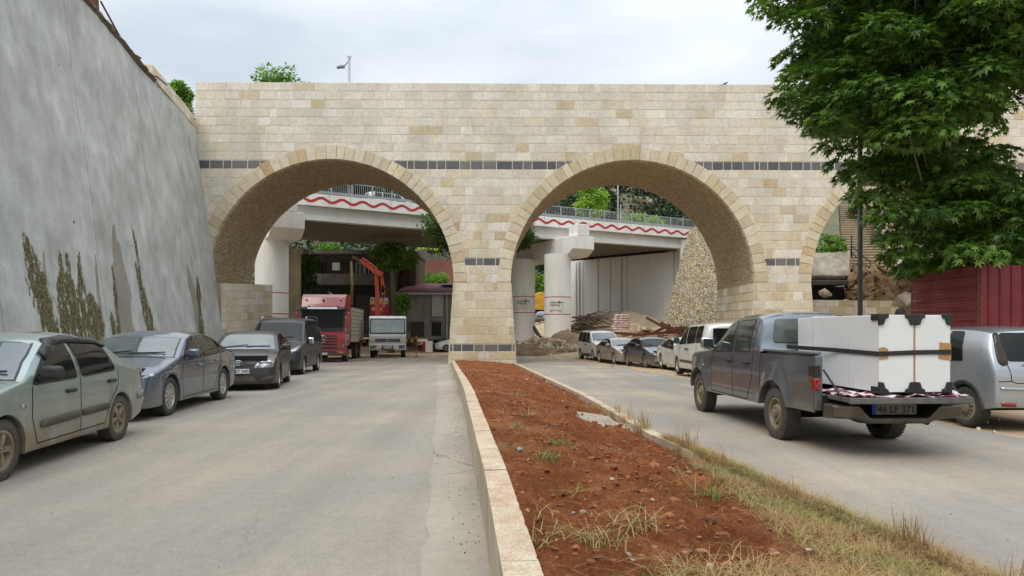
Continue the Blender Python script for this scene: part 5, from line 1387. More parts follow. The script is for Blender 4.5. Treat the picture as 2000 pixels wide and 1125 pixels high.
# cargo: two tall white units, strap, cardboard, blanket
M_lac = mat('white_lacquer', (222, 222, 220), (214, 214, 213), 1.5, .3, coat=.3); M_card = mat('brown_cardboard', (176, 136, 84), (150, 112, 66), 5, .85, .05, 20)
M_blkp = mat('black_plastic', (22, 22, 23), (30, 30, 31), 5, .45)
yaw = math.atan2(d.y, d.x)
def on_truck(x, y, z): p = Matrix.Rotation(yaw, 4, 'Z') @ Vector((x, y, z)); return Vector((PK.location.x+p.x, PK.location.y+p.y, PK.location.z+z))
GL = 'white furniture units standing on the pickup bed'
X0, X1 = 3.50-xc, 5.42-xc
def unit(y0, y1, label):
    t = thing('white_cabinet', label, 'cabinet', on_truck(0, 0, 0), yaw, GL)
    b = MB(); b.box(X0, X1, y0, y1, .76, 1.615); b.build('carcass', M_lac, t, bevel=.006)
    b = MB(); b.box(X0+.42, X0+.425, y0-.003, y1+.003, .80, 1.63).box(X1-.62, X1-.615, y0-.003, y1+.003, .80, 1.30); b.build('panel_joint', mat('joint_line', (188, 188, 186)), t)
    for yc in (y0, y1):
        for zc_, s_ in ((1.615, 1), (.76, -1)):
            q = MB(); k = 1 if yc == y0 else -1; z = zc_
            q.prism([(yc-k*.010, z+s_*.010), (yc+k*.105, z+s_*.010), (yc+k*.10, z-s_*.03), (yc+k*.065, z-s_*.045), (yc+k*.045, z-s_*.11), (yc-k*.010, z-s_*.115)], 'x', X1-.012, X1+.022)
            if k > 0: q.box(X1-.14, X1+.02, yc-.016, yc-.0005, min(z, z-s_*.06), max(z, z-s_*.06)+.0)
            q.box(X1-.16, X1+.02, min(yc-k*.012, yc+k*.10), max(yc-k*.012, yc+k*.10), z if s_ > 0 else z-.014, z+.014 if s_ > 0 else z)
            q.build('corner_guard', M_blkp, t, bevel=.008)
    return t
# local +y: which side is the camera's left?  rear_dir d, local y = perpendicular
unit(.095, .495, 'white furniture unit on the pickup bed with black corner guards, the one nearer the kerb')
unit(-.32, .075, 'white furniture unit on the pickup bed nearer the silver hatchback, closed by a black strap')
# ---------------------------------------------------------------- foliage
def leaf_mat(name, hue_lo, hue_hi, transl=.35):
    m = bpy.data.materials.new(name); m.use_nodes = True; b = NB(m)
    a = b.n('Attribute', attribute_name='leaf').outputs['Fac']
    col = b.ramp(a, [(0, lin(hue_lo)), (1, lin(hue_hi))])
    p = b.n('BsdfPrincipled', {'Base Color': col, 'Roughness': .5, 'Specular IOR Level': .35})
    t = b.n('BsdfTranslucent', {'Color': b.mix(1, col, (1.2, 1.35, .6, 1), 'MULTIPLY')})
    mx = b.n('MixShader', {0: transl, 1: p.outputs[0], 2: t.outputs[0]})
    b.t.links.new(mx.outputs[0], b.n('OutputMaterial').inputs[0]); return m
def _palm():
    vs = [(0, 0, 0)]; tips = [(-75, .52), (-38, .86), (0, 1.0), (38, .86), (75, .52)]; notch = [-150, -56, -19, 19, 56, 150]; nr = [.16, .34, .42, .42, .34, .16]
    seq = []
    for k in range(5): seq += [(notch[k], nr[k]), tips[k]]
    seq.append((notch[5], nr[5]))
    for a, r in seq: vs.append((r*math.sin(R(a)), r*math.cos(R(a)), -.22*r*r))
    fs = [(0, 1+2*k, 2+2*k, 3+2*k) for k in range(5)]
    return np.array(vs), fs
PALM = _palm()
OVAL = (np.array([(0, 0, 0), (.28, .45, .04), (0, 1, -.12), (-.28, .45, .04)]), [(0, 1, 2, 3)])
def leaves(name, pos, out, size, shape, m, parent=None, droop=.5, seed=1, jit=.5, shade=None):
    """pos (n,3), out (n,3) outward direction of each leaf"""
    rg = np.random.default_rng(seed); n = len(pos); V, Fs = shape
    d = out+rg.normal(0, jit, (n, 3)); d[:, 2] -= droop; d /= np.linalg.norm(d, axis=1)[:, None]+1e-9
    up = np.tile([0, 0, 1.0], (n, 1))+out*.55+rg.normal(0, .32, (n, 3)); nrm = up-d*(up*d).sum(1)[:, None]; nrm /= np.linalg.norm(nrm, axis=1)[:, None]+1e-9
    sx = np.cross(d, nrm); sz = size*rg.uniform(.65, 1.2, n)
    P = pos[:, None, :]+sz[:, None, None]*(V[None, :, 0, None]*sx[:, None, :]+V[None, :, 1, None]*d[:, None, :]+V[None, :, 2, None]*nrm[:, None, :])
    nv = len(V); me = bpy.data.meshes.new(name); me.vertices.add(n*nv); me.vertices.foreach_set('co', P.astype(np.float32).ravel())
    F_ = np.array(Fs); nf = len(Fs); idx = (np.arange(n)[:, None, None]*nv+F_[None]).reshape(-1)
    me.loops.add(len(idx)); me.loops.foreach_set('vertex_index', idx.astype(np.int32)); me.polygons.add(n*nf)
    me.polygons.foreach_set('loop_start', np.arange(0, len(idx), 4, dtype=np.int32)); me.polygons.foreach_set('loop_total', np.full(n*nf, 4, dtype=np.int32))
    me.update(calc_edges=True)
    c = rg.uniform(0, 1, n)**1.4 if shade is None else np.clip(shade+rg.normal(0, .16, n), 0, 1)
    a = me.attributes.new('leaf', 'FLOAT', 'FACE'); a.data.foreach_set('value', np.repeat(c, nf).astype(np.float32))
    me.materials.append(m); o = bpy.data.objects.new(name, me); COL.objects.link(o); o.parent = parent; return o
def in_poly(x, y, P):
    c = False; j = len(P)-1
    for i in range(len(P)):
        if (P[i][1] > y) != (P[j][1] > y) and x < (P[j][0]-P[i][0])*(y-P[i][1])/(P[j][1]-P[i][1])+P[i][0]: c = not c
        j = i
    return c
M_plane = leaf_mat('plane_tree_leaf', (42, 74, 32), (126, 160, 66), .32)
M_bark = mat('mottled_bark', (128, 118, 96), (88, 80, 64), 5, .95, .25, 25, stretch=(1, 1, .4), fine=.3)
M_leafmid = leaf_mat('broad_leaf_green', (46, 82, 34), (130, 168, 68)); M_leafdk = leaf_mat('dark_leaf_green', (30, 54, 28), (84, 116, 52)); M_leafbr = leaf_mat('bright_leaf_green', (84, 124, 44), (172, 200, 82))
M_pine = leaf_mat('pine_needle_green', (30, 46, 30), (74, 94, 58), .1)
# big plane tree behind the red fence, right
def big_tree():
    rg = np.random.default_rng(21)
    t = thing('plane_tree', 'large leafy plane tree overhanging from the top right, behind the red fence', 'tree', (10.9, 17.0, 0))
    TX, TY = 10.9, 17.0
    SIL = [(1478, -10), (1492, 30), (1560, 60), (1575, 100), (1525, 118), (1545, 170), (1505, 182), (1552, 240), (1592, 258), (1612, 300), (1648, 335), (1660, 372), (1712, 400), (1706, 440), (1742, 470), (1752, 520),
           (1800, 505), (1850, 515), (1900, 500), (1990, 480), (2020, 420), (1975, 372), (1985, 330), (1935, 310), (1952, 262), (1928, 228), (1965, 214), (2040, 205), (2400, 300), (2400, -900), (1478, -900), (1440, -300)]
    cl = []; tries = 0
    while len(cl) < 1000 and tries < 120000:
        tries += 1
        X, Y, Z = rg.uniform(4.8, 19), rg.uniform(12.6, 20.5), rg.uniform(2.6, 15)
        r = rg.uniform(.38, .78)
        e = ((X-TX-.7)/7.2)**2+((Y-TY)/4.6)**2+((Z-8.5)/7.4)**2
        if e > 1.05: continue
        px, py = 1000+F*X/Y, HZ-F*(Z-CH)/Y; m_ = r*F/Y*.72
        if not all(in_poly(px+a*m_, py+b_*m_, SIL) for a, b_ in ((1, 0), (-1, 0), (0, 1), (0, -1))): continue
        if e < .2 and rg.random() < .35 and Y > 16: continue
        cl.append((X, Y, Z, r))
    # fine sprays along the outline
    for px, py, Y in ((1492, 20, 15), (1530, 40, 15), (1560, 105, 15.5), (1538, 120, 15.2), (1560, 150, 15), (1528, 190, 15), (1550, 200, 15.4), (1570, 230, 15.5), (1600, 262, 15.5), (1620, 290, 15), (1640, 325, 15), (1660, 350, 15), (1672, 385, 14.6), (1700, 395, 14.4), (1716, 430, 14.2), (1745, 470, 14.5), (1760, 500, 14.6), (1790, 490, 15), (1830, 490, 15), (1880, 480, 15), (1920, 470, 14.5), (1965, 470, 14), (1990, 440, 14), (1960, 300, 15), (1945, 225, 15), (1975, 205, 15), (1770, 528, 15), (1745, 505, 14.8)):
        p = at(px, py, Y); cl.append((p.x, p.y, p.z, .30))
    for k in range(46): cl.append((rg.uniform(9.2, 14.5), rg.uniform(13.9, 16.3), rg.uniform(2.75, 4.6), rg.uniform(.35, .6)))
    cl = np.array(cl); pos, out, shade = [], [], []
    for X, Y, Z, r in cl:
        n = int(370*r**1.7)+18; v = rg.normal(0, 1, (n, 3)); v /= np.linalg.norm(v, axis=1)[:, None]; v[:, 2] = np.where(v[:, 2] < -.35, -v[:, 2], v[:, 2])
        rad = r*rg.uniform(.45, 1.0, n)**.5; p = np.array([X, Y, Z])+v*rad[:, None]*np.array([1.15, 1.15, .62])
        pos.append(p); o = v.copy(); c = np.array([X-TX, Y-TY, (Z-7)*.4]); o = o*.7+c/np.linalg.norm(c)*.5; out.append(o)
        shade.append(np.clip(.22+.5*(v[:, 2]*rad/r)+.18*rg.random(), 0, 1)*0+rg.uniform(.1, .75)*.5+rg.random(n)**2*.5)
    pos, out, shade = np.concatenate(pos), np.concatenate(out), np.concatenate(shade)
    pos -= np.array([TX, TY, 0])
    leaves('crown', pos, out, .168, PALM, M_plane, t, .55, 4, .35, shade)
    b = MB(); b.tube([(0, 0, -.1), (.05, 0, 1.5), (-.05, .1, 3.2), (.1, .1, 5.2), (0, .1, 8), (.1, 0, 11)], [.36, .30, .27, .22, .15, .06], 12); b.build('trunk', M_bark, t, True)
    b = MB(); sel = [k for k in rg.choice(len(cl), 150, replace=False) if 1000+F*cl[k][0]/cl[k][1] < 1880]
    for k in sel:
        X, Y, Z, r = cl[k]; e = Vector((X-TX, Y-TY, Z)); z0 = max(2.2, min(10, Z-1.2-.25*math.hypot(e.x, e.y))); s_ = Vector((0, .1, z0))
        m_ = s_.lerp(e, .5)+Vector((rg.uniform(-.3, .3), rg.uniform(-.3, .3), .35)); b.tube([s_, s_.lerp(m_, .5)+Vector((0, 0, .1)), m_, e], [.06, .045, .03, .01], 5)
    b.build('limbs', M_bark, t, True)
big_tree()
def tree(name, label, X, Y, z0, h, rw, rh, m, n=2600, size=.34, seed=1, trunk=.16, group=None, squash=1, clumps=26, cat='tree', bark=True, lo=.0):
    """trunk base (X,Y,z0); crown centre at h, half width rw, half height rh"""
    rg = np.random.default_rng(seed); t = thing(name, label, cat, (X, Y, z0), 0, group); pos, out, sh = [], [], []
    cs = []
    while len(cs) < clumps:
        v = rg.uniform(-1, 1, 3)
        if .12 < (v**2).sum() < 1: cs.append(v*np.array([rw, rw*squash, rh])*.82)
    for c in cs:
        k = n//clumps; r = min(rw, rh)*rg.uniform(.26, .46); v = rg.normal(0, 1, (k, 3)); v /= np.linalg.norm(v, axis=1)[:, None]
        pos.append(c+v*r*rg.uniform(.5, 1.05, k)[:, None]*np.array([1.1, 1.1, .8])+np.array([0, 0, h])); out.append(v); sh.append(np.full(k, rg.uniform(.15, .7))+rg.random(k)*.25)
    leaves('crown', np.concatenate(pos), np.concatenate(out), size, OVAL, m, t, .3, seed, .5, np.concatenate(sh))
    if bark:
        b = MB(); b.tube([(0, 0, -.2), (.04*h, 0, h*.4), (0, 0, h), (0, 0, h+rh*.5)], [trunk, trunk*.8, trunk*.5, .03], 8)
        for c in cs[:9]: b.tube([(0, 0, max(.3, h-rh*.7)), (c[0]*.5, c[1]*.5, h+c[2]*.5-.1*rh), (c[0], c[1], h+c[2])], [trunk*.4, trunk*.25, .02], 5)
        b.build('trunk', M_bark, t, True)
    return t
def tree_px(label, px, py, Y, rwpx, rhpx, z0, m, seed, **k):
    s = F/Y; X = (px-1000)/s; zc = CH+(HZ-py)/s; return tree('tree', label, X, Y, z0, zc-z0, rwpx/s, rhpx/s, m, seed=seed, **k)
GT = 'trees behind the viaduct'
tree_px('sparse light green treetop showing above the bridge parapet, left of the street lamp', 540, 215, 76, 58, 98, 0, M_leafmid, 3, n=5200, size=.5, clumps=40, group=GT)
tree_px('dark green treetop just left of the bridge parapet end', 350, 205, 74, 30, 50, 0, M_leafmid, 4, n=2600, size=.5, group=GT)
tree_px('dense dark tree behind the viaduct railing, left of the white van', 655, 345, 78, 74, 66, 1, M_leafdk, 5, n=12000, size=.5, clumps=80, group=GT)
tree_px('dark tree behind the white van on the viaduct', 760, 345, 80, 70, 64, 1, M_leafdk, 6, n=12000, size=.5, clumps=80, group=GT)
tree_px('dark tree behind the viaduct railing next to the middle pillar', 850, 375, 82, 56, 50, 1, M_leafmid, 7, n=7000, size=.5, clumps=50, group=GT)
tree_px('bright green round tree beyond the viaduct railing, seen through the right arch', 1155, 388, 86, 34, 46, 2, M_leafbr, 8, n=4200, size=.42, clumps=40, group=GT)
tree_px('small bright green shrub above the railing, right of the tall lamp pole', 1238, 432, 84, 22, 18, 2, M_leafbr, 9, n=1500, size=.4, group=GT)
tree_px('small bright green shrub tree above the railing, nearest the rubble wall', 1278, 436, 85, 18, 18, 2, M_leafbr, 10, n=1300, size=.4, group=GT)
tree_px('dark leafy branches hanging by the right edge of the left arch', 908, 445, 48, 84, 64, -.4, M_leafdk, 11, n=6800, size=.26, clumps=60)
tree_px('dark leafy bough beside the middle pillar inside the right arch', 978, 458, 47.5, 76, 42, -.4, M_leafdk, 12, n=5200, size=.26, clumps=50)
tree_px('tall plane tree with pale trunk standing behind the crane truck', 764, 503, 57, 56, 26, -.4, M_leafmid, 13, n=3000, size=.3, clumps=34, trunk=.30)
tree_px('leafy shoots around the trunk foot of the plane tree by the grey shed', 786, 590, 56, 15, 30, -.4, M_leafmid, 14, n=900, size=.28, cat='shrub')
tree_px('dark climbing tree growing beside the yellow ruined wall', 596, 540, 54, 24, 62, -.4, M_leafdk, 15, n=2600, size=.28, clumps=30)
tree_px('bright green tree above the red plastered ruin', 840, 498, 92, 32, 15, 1, M_leafbr, 16, n=1400, size=.45)
tree_px('dark green bush in front of the red plastered ruin', 848, 548, 76, 38, 16, .3, M_leafmid, 17, n=1600, size=.35, cat='bush')
tree_px('green tree showing between the two viaduct columns', 1053, 560, 110, 22, 28, 3, M_leafmid, 18, n=1800, size=.5)
tree_px('leafy treetop under the viaduct in front of the hillside town', 640, 492, 66, 30, 18, 0, M_leafmid, 19, n=1500, size=.35)

# ---------------------------------------------------------------- hillside with wood and town
M_hill = mat('hill_soil', (66, 74, 48), (128, 116, 92), .035, .95, coords='World', detail=8)
def hz_(X, Y):
    k = 52+34*sstep(-45, 15, X); return 3+k*sstep(112, 330, Y)+5*fbm(X, Y, 2, .02)
b = MB(); XS = np.arange(-420, 421, 14); YS = list(np.arange(112, 420, 11))+[520, 700, 1000]
for Y in YS:
    for X in XS: b.v.append((X*(1 if Y < 420 else 2.4), Y, hz_(X, Y)))
k = len(XS); b.f = [(j*k+i, j*k+i+1, (j+1)*k+i+1, (j+1)*k+i) for j in range(len(YS)-1) for i in range(k-1)]; b.m = [0]*len(b.f); b.c = [None]*len(b.f)
tag(b.build('hill', M_hill, None, True), kind='structure')
rg = np.random.default_rng(31); pos, out, sh = [], [], []
for _ in range(2300):
    Y = rg.uniform(118, 330); X = (rg.uniform(.0, .34) if rg.random() < .72 else rg.uniform(-.36, -.0))*Y+rg.uniform(-4, 4)
    if fbm(X, Y, 11, .03) > .34 and X > 0: continue
    z = hz_(X, Y); r = rg.uniform(1.6, 3.2); kk = 46; v = rg.normal(0, 1, (kk, 3)); v /= np.linalg.norm(v, axis=1)[:, None]
    pos.append(np.array([X, Y, z+r*1.1])+v*np.array([r, r, r*1.3])*rg.uniform(.5, 1, kk)[:, None]); out.append(v); sh.append(np.full(kk, rg.uniform(0, .8)))
tag(leaves('pine_wood', np.concatenate(pos), np.concatenate(out), 1.5, OVAL, M_pine, None, .2, 33, .5, np.concatenate(sh)), 'dark pine wood covering the far hillside', 'wood', kind='stuff')
M_rock = mat('pale_rock', (206, 188, 162), (168, 150, 126), 1.5, .95, .3, 6)
for i, (px, py, w) in enumerate(((1196, 372, 9), (1232, 372, 10), (1262, 392, 12), (1246, 388, 9))):
    Y = 190; p = at(px, py, Y); bb = MB(); zz = hz_(p.x, Y)
    Y2 = next((y for y in range(120, 330) if CH+(HZ-py)*y/F <= hz_((px-1000)*y/F, y)), 200); p = at(px, py, Y2)
    bb.blob((p.x, p.y, p.z), w*Y2/F, i+3, amp=.3, sq=(1.2, .8, .75)); bb.blob((p.x+w*.1, p.y-1, p.z-w*.08), w*Y2/F*.6, i+13, amp=.35)
    tag(bb.build('rock_outcrop', M_rock), ['pale rock outcrop on the hillside, left of the tall lamp pole', 'pale rock outcrop on the hillside, just right of the tall lamp pole', 'broad pale rock outcrop on the hillside, rightmost of four', 'pale rock outcrop on the hillside directly above the smaller lamp'][i], 'rock', 'rock outcrops on the hillside')
M_roof = mat('clay_roof', (170, 96, 74), (140, 80, 64), 2); M_hw = [mat('house_wall_%s' % n_, c_) for n_, c_ in (('cream', (208, 196, 172)), ('white', (214, 212, 206)), ('pink', (200, 160, 146)), ('grey', (170, 170, 168)))]
names_ = ['leftmost', 'second from the left', 'third from the left', 'fourth from the left', 'fifth from the left', 'sixth from the left', 'seventh from the left', 'eighth from the left', 'ninth from the left', 'rightmost']
for i in range(10):
    px = 598+12.5*i; py = 480+6*math.sin(i*2.1); Y2 = next((y for y in range(120, 400) if CH+(HZ-py)*y/F <= hz_((px-1000)*y/F, y)), 260); p = at(px, py, Y2); w = 4.5*Y2/F*1.1; h = w*.9
    t = thing('hillside_house', 'tiny %s house on the far hill, %s of ten' % (['cream', 'white', 'pink', 'grey'][i % 4], names_[i]), 'house', p, .3*math.sin(i*5), 'houses on the far hillside')
    b = MB(); b.box(-w, w, -w*.8, w*.8, -3, h); b.build('wall', M_hw[i % 4], t)
    b = MB(); b.prism([(-w*1.1, h), (w*1.1, h), (0, h+w*.5)], 'y', -w*.9, w*.9); b.build('roof', M_roof, t)
    b = MB()
    for u in (-.5, .5): b.box(w*u-.5, w*u+.5, -w*.8-.05, -w*.8, h*.3, h*.65)
    b.build('window', M_darkgap, t)

# ---------------------------------------------------------------- lamps, things on the viaduct
def lamp_post(label, X, Y, z0, h, arm, name='street_lamp', r=.09, two=False):
    t = thing(name, label, 'street lamp', (X, Y, z0), 0, 'street lamps'); b = MB(); b.tube([(0, 0, 0), (0, 0, h)], [r, r*.6], 10); b.build('pole', M_galv, t, True)
    ax, az = arm; b = MB(); b.tube([(0, 0, h-.05), (ax*.5, 0, h-.05+az*.55), (ax, 0, h-.05+az)], [r*.5, r*.4, r*.35], 8); b.build('arm', M_galv, t, True)
    b = MB(); k = .38 if ax > 0 else -.38; b.prism([(ax-k*.2, h+az-.10), (ax+k*1.3, h+az-.16), (ax+k*1.2, h+az-.02), (ax-k*.1, h+az+.06)], 'y', -.14, .14); b.build('lamp_head', mat('lamp_head_grey', (120, 124, 128)), t, bevel=.02)
    return t
s_l = next(s for s in np.arange(2, ST-1, .1) if 1000+F*vpt(s, -.0).x/vpt(s).y > 683.5); p = vpt(s_l, .30)
lp = lamp_post('tall street lamp on the viaduct rising above the bridge parapet on the left', p.x, p.y, TZ-.1, 10.3, (-.42, -.55), r=.13)
b = MB(); b.box(-.08, .08, -.08, .08, 10.25, 10.5).box(-.16, .16, -.03, .03, 10.42, 10.46); b.build('cap', M_galv, lp)
p = at(1207, 430, 82); lamp_post('tall thin lamp pole behind the railing seen through the right arch', p.x, p.y, 8, 16, (1.6, .3), r=.10)
p = at(1212.5, 430, 84); zt_ = CH+(HZ-400)*84/F; lamp_post('shorter lamp with a flat arm to the right, seen through the right arch', p.x, p.y, 8, zt_-8, (1.35, .12), r=.07)
sp12 = dict(sp9); sp12.update(spokes=5, wsm=M_glass, seams=[], side_decals=[])
s_v = next(s for s in np.arange(2, ST-1, .1) if F*vpt(s, 6.0).x/vpt(s, 6.0).y > 762-1000); p = vpt(s_v, 6.0, TZ-.1); q = vpt(s_v-1, 6.0)
build_car('white_van', 'white van driving on the viaduct, seen behind the railing through the left arch', 'van', sp12, p, (Vector((q.x, q.y))-Vector((p.x, p.y))).normalized(), P_doblo)
# far cars on the ground
sp13 = dict(sp2); sp13.update(handlem=P_silver, mirror=(1.66, .955, P_silver), spokes=5, crease=None)
p = at(872, 650, 70); build_car('saloon_car', 'silver saloon parked far away beside the grey shed, furthest car left of the middle pillar', 'car', sp13, (p.x+.4, 70, g(p.x, 70)), Vector((-.72, -.7)).normalized(), P_silver, 'distant parked cars')
sp14 = dict(sp10); p = at(893, 670, 60); build_car('hatchback_car', 'white hatchback nose half hidden behind the middle pillar, in front of the distant silver saloon', 'car', sp14, (p.x+.1, 60, g(p.x, 60)), Vector((.95, .3)).normalized(), P_white, 'distant parked cars')
gz = g(4.1, 94)
sp15 = dict(sp3); build_car('hatchback_car', 'dark car seen in the gap between the two viaduct columns', 'car', sp15, (4.15, 92, g(4.15, 92)), Vector((.25, 1)).normalized(), P_dgrey, 'distant parked cars')
t = thing('tipper_truck', 'yellow tipper truck seen in the gap between the two viaduct columns', 'truck', (4.9, 100, g(4.9, 100)), R(8))
M_yel = mat('yellow_paint', (206, 160, 44), (180, 132, 36), 2, .5)
b = MB(); b.prism([(-3.4, 1.5), (1.6, 1.5), (1.9, 2.9), (-3.6, 2.9)], 'y', -1.2, 1.2)
for k in range(9): b.box(-3.3+k*.6, -3.2+k*.6, -1.28, -1.2, 1.5, 2.9)
b.build('tipper_body', M_yel, t); b = MB(); b.prism([(1.9, .7), (3.6, .7), (3.6, 1.9), (3.3, 2.9), (1.9, 2.9)], 'y', -1.2, 1.2); b.build('cab', M_yel, t, bevel=.08)
b = MB(); b.prism([(-1.6, 2.9), (-.2, 2.9), (-.3, 3.9), (-.9, 4.1), (-1.5, 3.9)], 'y', -.8, .8); b.build('load_cover', M_yel, t, bevel=.1)
for x in (-2.6, -1.2, 2.8):
    for sgn in (-1, 1): add_wheel(t, x, sgn*1.05, .5, .3, 0, 'steel', M_rimd, M_tyre, outer=sgn)
b = MB(); b.box(-3.3, 3.4, -.5, .5, .6, 1.5); b.build('chassis', M_under_car, t)
# ---------------------------------------------------------------- lorries
def quad(b, pts, m=0): b.add(pts, [(0, 1, 2, 3)], m)
M_truckred = paint('truck_red_paint', (150, 30, 34), (120, 84, 70), .3, .0, .3, 1.2, rough=.55, c2=(146, 32, 34)); M_truckwhite = paint('truck_white_paint', (232, 230, 224), (150, 136, 112), .5, 0, .3, 1.3, rough=.4)
def rtruck():
    X, Y = (631-1000)/34.4, 38.7; rd_ = Vector((-.10, 1)).normalized()
    t = thing('red_lorry', 'big red lorry facing the camera under the left arch, with pale slatted cargo sides', 'lorry', (X, Y, g(X, Y)), math.atan2(rd_.y, rd_.x))
    b = MB(); W = 1.24   # x 0 = front
    b.prism([(.06, .38), (0, .55), (0, 1.35), (.06, 1.95), (.16, 3.02), (.10, 3.12), (.22, 3.35), (.42, 3.72), (.75, 3.90), (2.25, 3.96), (2.3, 3.9), (2.3, .95), (1.9, .95), (1.85, 1.15), (.75, 1.15), (.62, .9), (.5, .38)], 'y', -W, W)
    b.build('cab', M_truckred, t, bevel=.07, seg=3)
    b = MB(); quad(b, [(.045, -W+.10, 2.00), (.045, W-.10, 2.00), (.135, W-.10, 2.92), (.135, -W+.10, 2.92)][::-1]); b.add([(.02, -W+.02, 1.98), (.02, W-.02, 1.98), (.115, W-.02, 3.08), (.115, -W+.02, 3.08)], [(3, 2, 1, 0)], 1)
    b.v = [(v[0]-.02-(.012 if i < 4 else -.028), v[1], v[2]) for i, v in enumerate(b.v)]; b.build('windscreen', [M_glass, M_trim], t)
    b = MB(); b.prism([(-.12, 3.0), (.12, 3.0), (.16, 3.16), (-.06, 3.16)], 'y', -W-.01, W+.01); b.build('sun_visor', M_trim, t, bevel=.03)
    b = MB(); b.prism([(-.135, 3.04), (-.07, 3.04), (-.03, 3.13), (-.11, 3.13)], 'y', -.82, .82); b.build('visor_lightbar', M_chrome, t)
    b = MB(); b.box(-.02, .01, -W+.12, W-.12, 1.80, 1.97); b.build('scuttle', M_trim, t)
    b = MB()
    for z in (1.50, 1.34, 1.18): b.box(-.03, .0, -.78, .78, z-.035, z+.035)
    for z in (.98, .84): b.box(-.03, .0, -.80, .80, z-.04, z+.04)
    b.build('grille', M_trim, t)
    b = MB()
    for z in (1.42, 1.26, 1.10, .91): b.box(-.05, -.005, -.80, .80, z-.035, z+.03)
    b.build('grille_slat', M_truckred, t, bevel=.015)
    b = MB(); b.box(-.03, 0, -.70, .70, .42, .66); b.build('bumper_grille', M_trim, t, bevel=.01)
    for s_ in (-1, 1):
        y0, y1 = sorted((s_*.80, s_*1.16)); b = MB(); b.prism([(s_*.80, .78), (s_*1.16, .86), (s_*1.20, 1.06), (s_*1.06, .98)] if 1 else [], 'x', -.03, .03); b.build('headlight', M_hld, t)
        b = MB(); b.box(-.03, 0, y0+.02, y1-.06, .46, .62); b.build('fog_lamp', M_hld, t, bevel=.02)
        b = MB(); b.box(-.05, .16, s_*1.42-.1, s_*1.42+.1, 1.98, 2.86); b.build('mirror', M_truckred, t, bevel=.05)
        b = MB(); b.tube([(.1, s_*1.22, 2.95), (.08, s_*1.42, 3.0), (.06, s_*1.42, 2.8)], .03, 6); b.tube([(.1, s_*1.22, 2.1), (.06, s_*1.42, 2.05)], .025, 6); b.build('mirror_arm', M_trim, t)
        b = MB(); b.add([(.35, s_*1.243, 2.05), (1.1, s_*1.243, 2.0), (1.1, s_*1.243, 2.85), (.40, s_*1.243, 2.85)], [(0, 1, 2, 3) if s_ < 0 else (3, 2, 1, 0)]); b.build('side_window', M_glass, t)
        b = MB(); b.box(.6, 1.9, s_*1.16-.06, s_*1.16+.06, .95, 1.2).box(.5, .75, s_*1.16-.07, s_*1.16+.07, .4, 1.2); b.build('wheel_arch', M_truckred, t, bevel=.02)
        b = MB(); b.blob((.25, s_*.95, 3.62), .06, 3, amp=.1); b.build('beacon', M_chrome, t, True)
        for x in (1.3, 5.6, 6.9): add_wheel(t, x, s_*1.05, .5, .30, 0, 'steel', M_rimd, M_tyre, outer=s_)
        q = MB(); q.box(.05, .10, s_*.80-.05, s_*.80+.05, 3.24, 3.30); q.build('marker_lamp', M_hl, t)
    b = MB(); b.lathe([(.001, .0), (.05, .0)], 10, 'x', 0, (.30, 0, 3.56)); b.lathe([(.05, -.02), (.05, .1), (.001, .1)], 10, 'x', 0, (.22, 0, 3.56)); b.build('vent', M_trim, t)
    ring_badge(t, -.07, .0, 1.34, 'star', .20)
    plate(t, -.04, .0, .50, 0, '46 AY 343'); b = MB(); b.box(-.035, 0, -.3, .3, 0.8, .9)
    b = MB(); b.bar((-.02, .35, 2.04), (.0, -.5, 2.14), .02, .02); b.build('wiper', M_trim, t)
    b = MB(); b.box(2.3, 8.2, -.5, .5, .55, 1.1); b.build('chassis', M_under_car, t)
    # slatted cargo body, pale and worn
    mw = mat('worn_white_boards', (204, 198, 184), (170, 160, 140), 6, .8, detail=9)
    b = MB(); b.box(2.6, 8.4, -1.25, 1.25, 1.15, 1.3)
    for s_ in (-1, 1):
        for z in (1.32, 1.56, 1.80, 2.04, 2.28, 2.52, 2.76, 3.0): b.box(2.6, 8.4, s_*1.25-.02, s_*1.25+.02, z, z+.19)
        for x in np.arange(2.6, 8.5, .97): b.box(x-.04, x+.04, s_*1.27-.03, s_*1.27+.03, 1.2, 3.25)
    for z in (1.32, 1.56, 1.80, 2.04, 2.28, 2.52, 2.76, 3.0): b.box(2.6, 2.64, -1.25, 1.25, z, z+.19)
    b.build('cargo_body', mw, t); b = MB(); b.box(2.7, 8.3, -1.15, 1.15, 1.3, 2.62); b.build('load', mat('timber_load', (140, 120, 92), (110, 92, 70), 6, .9), t); return t
RT_ = rtruck()
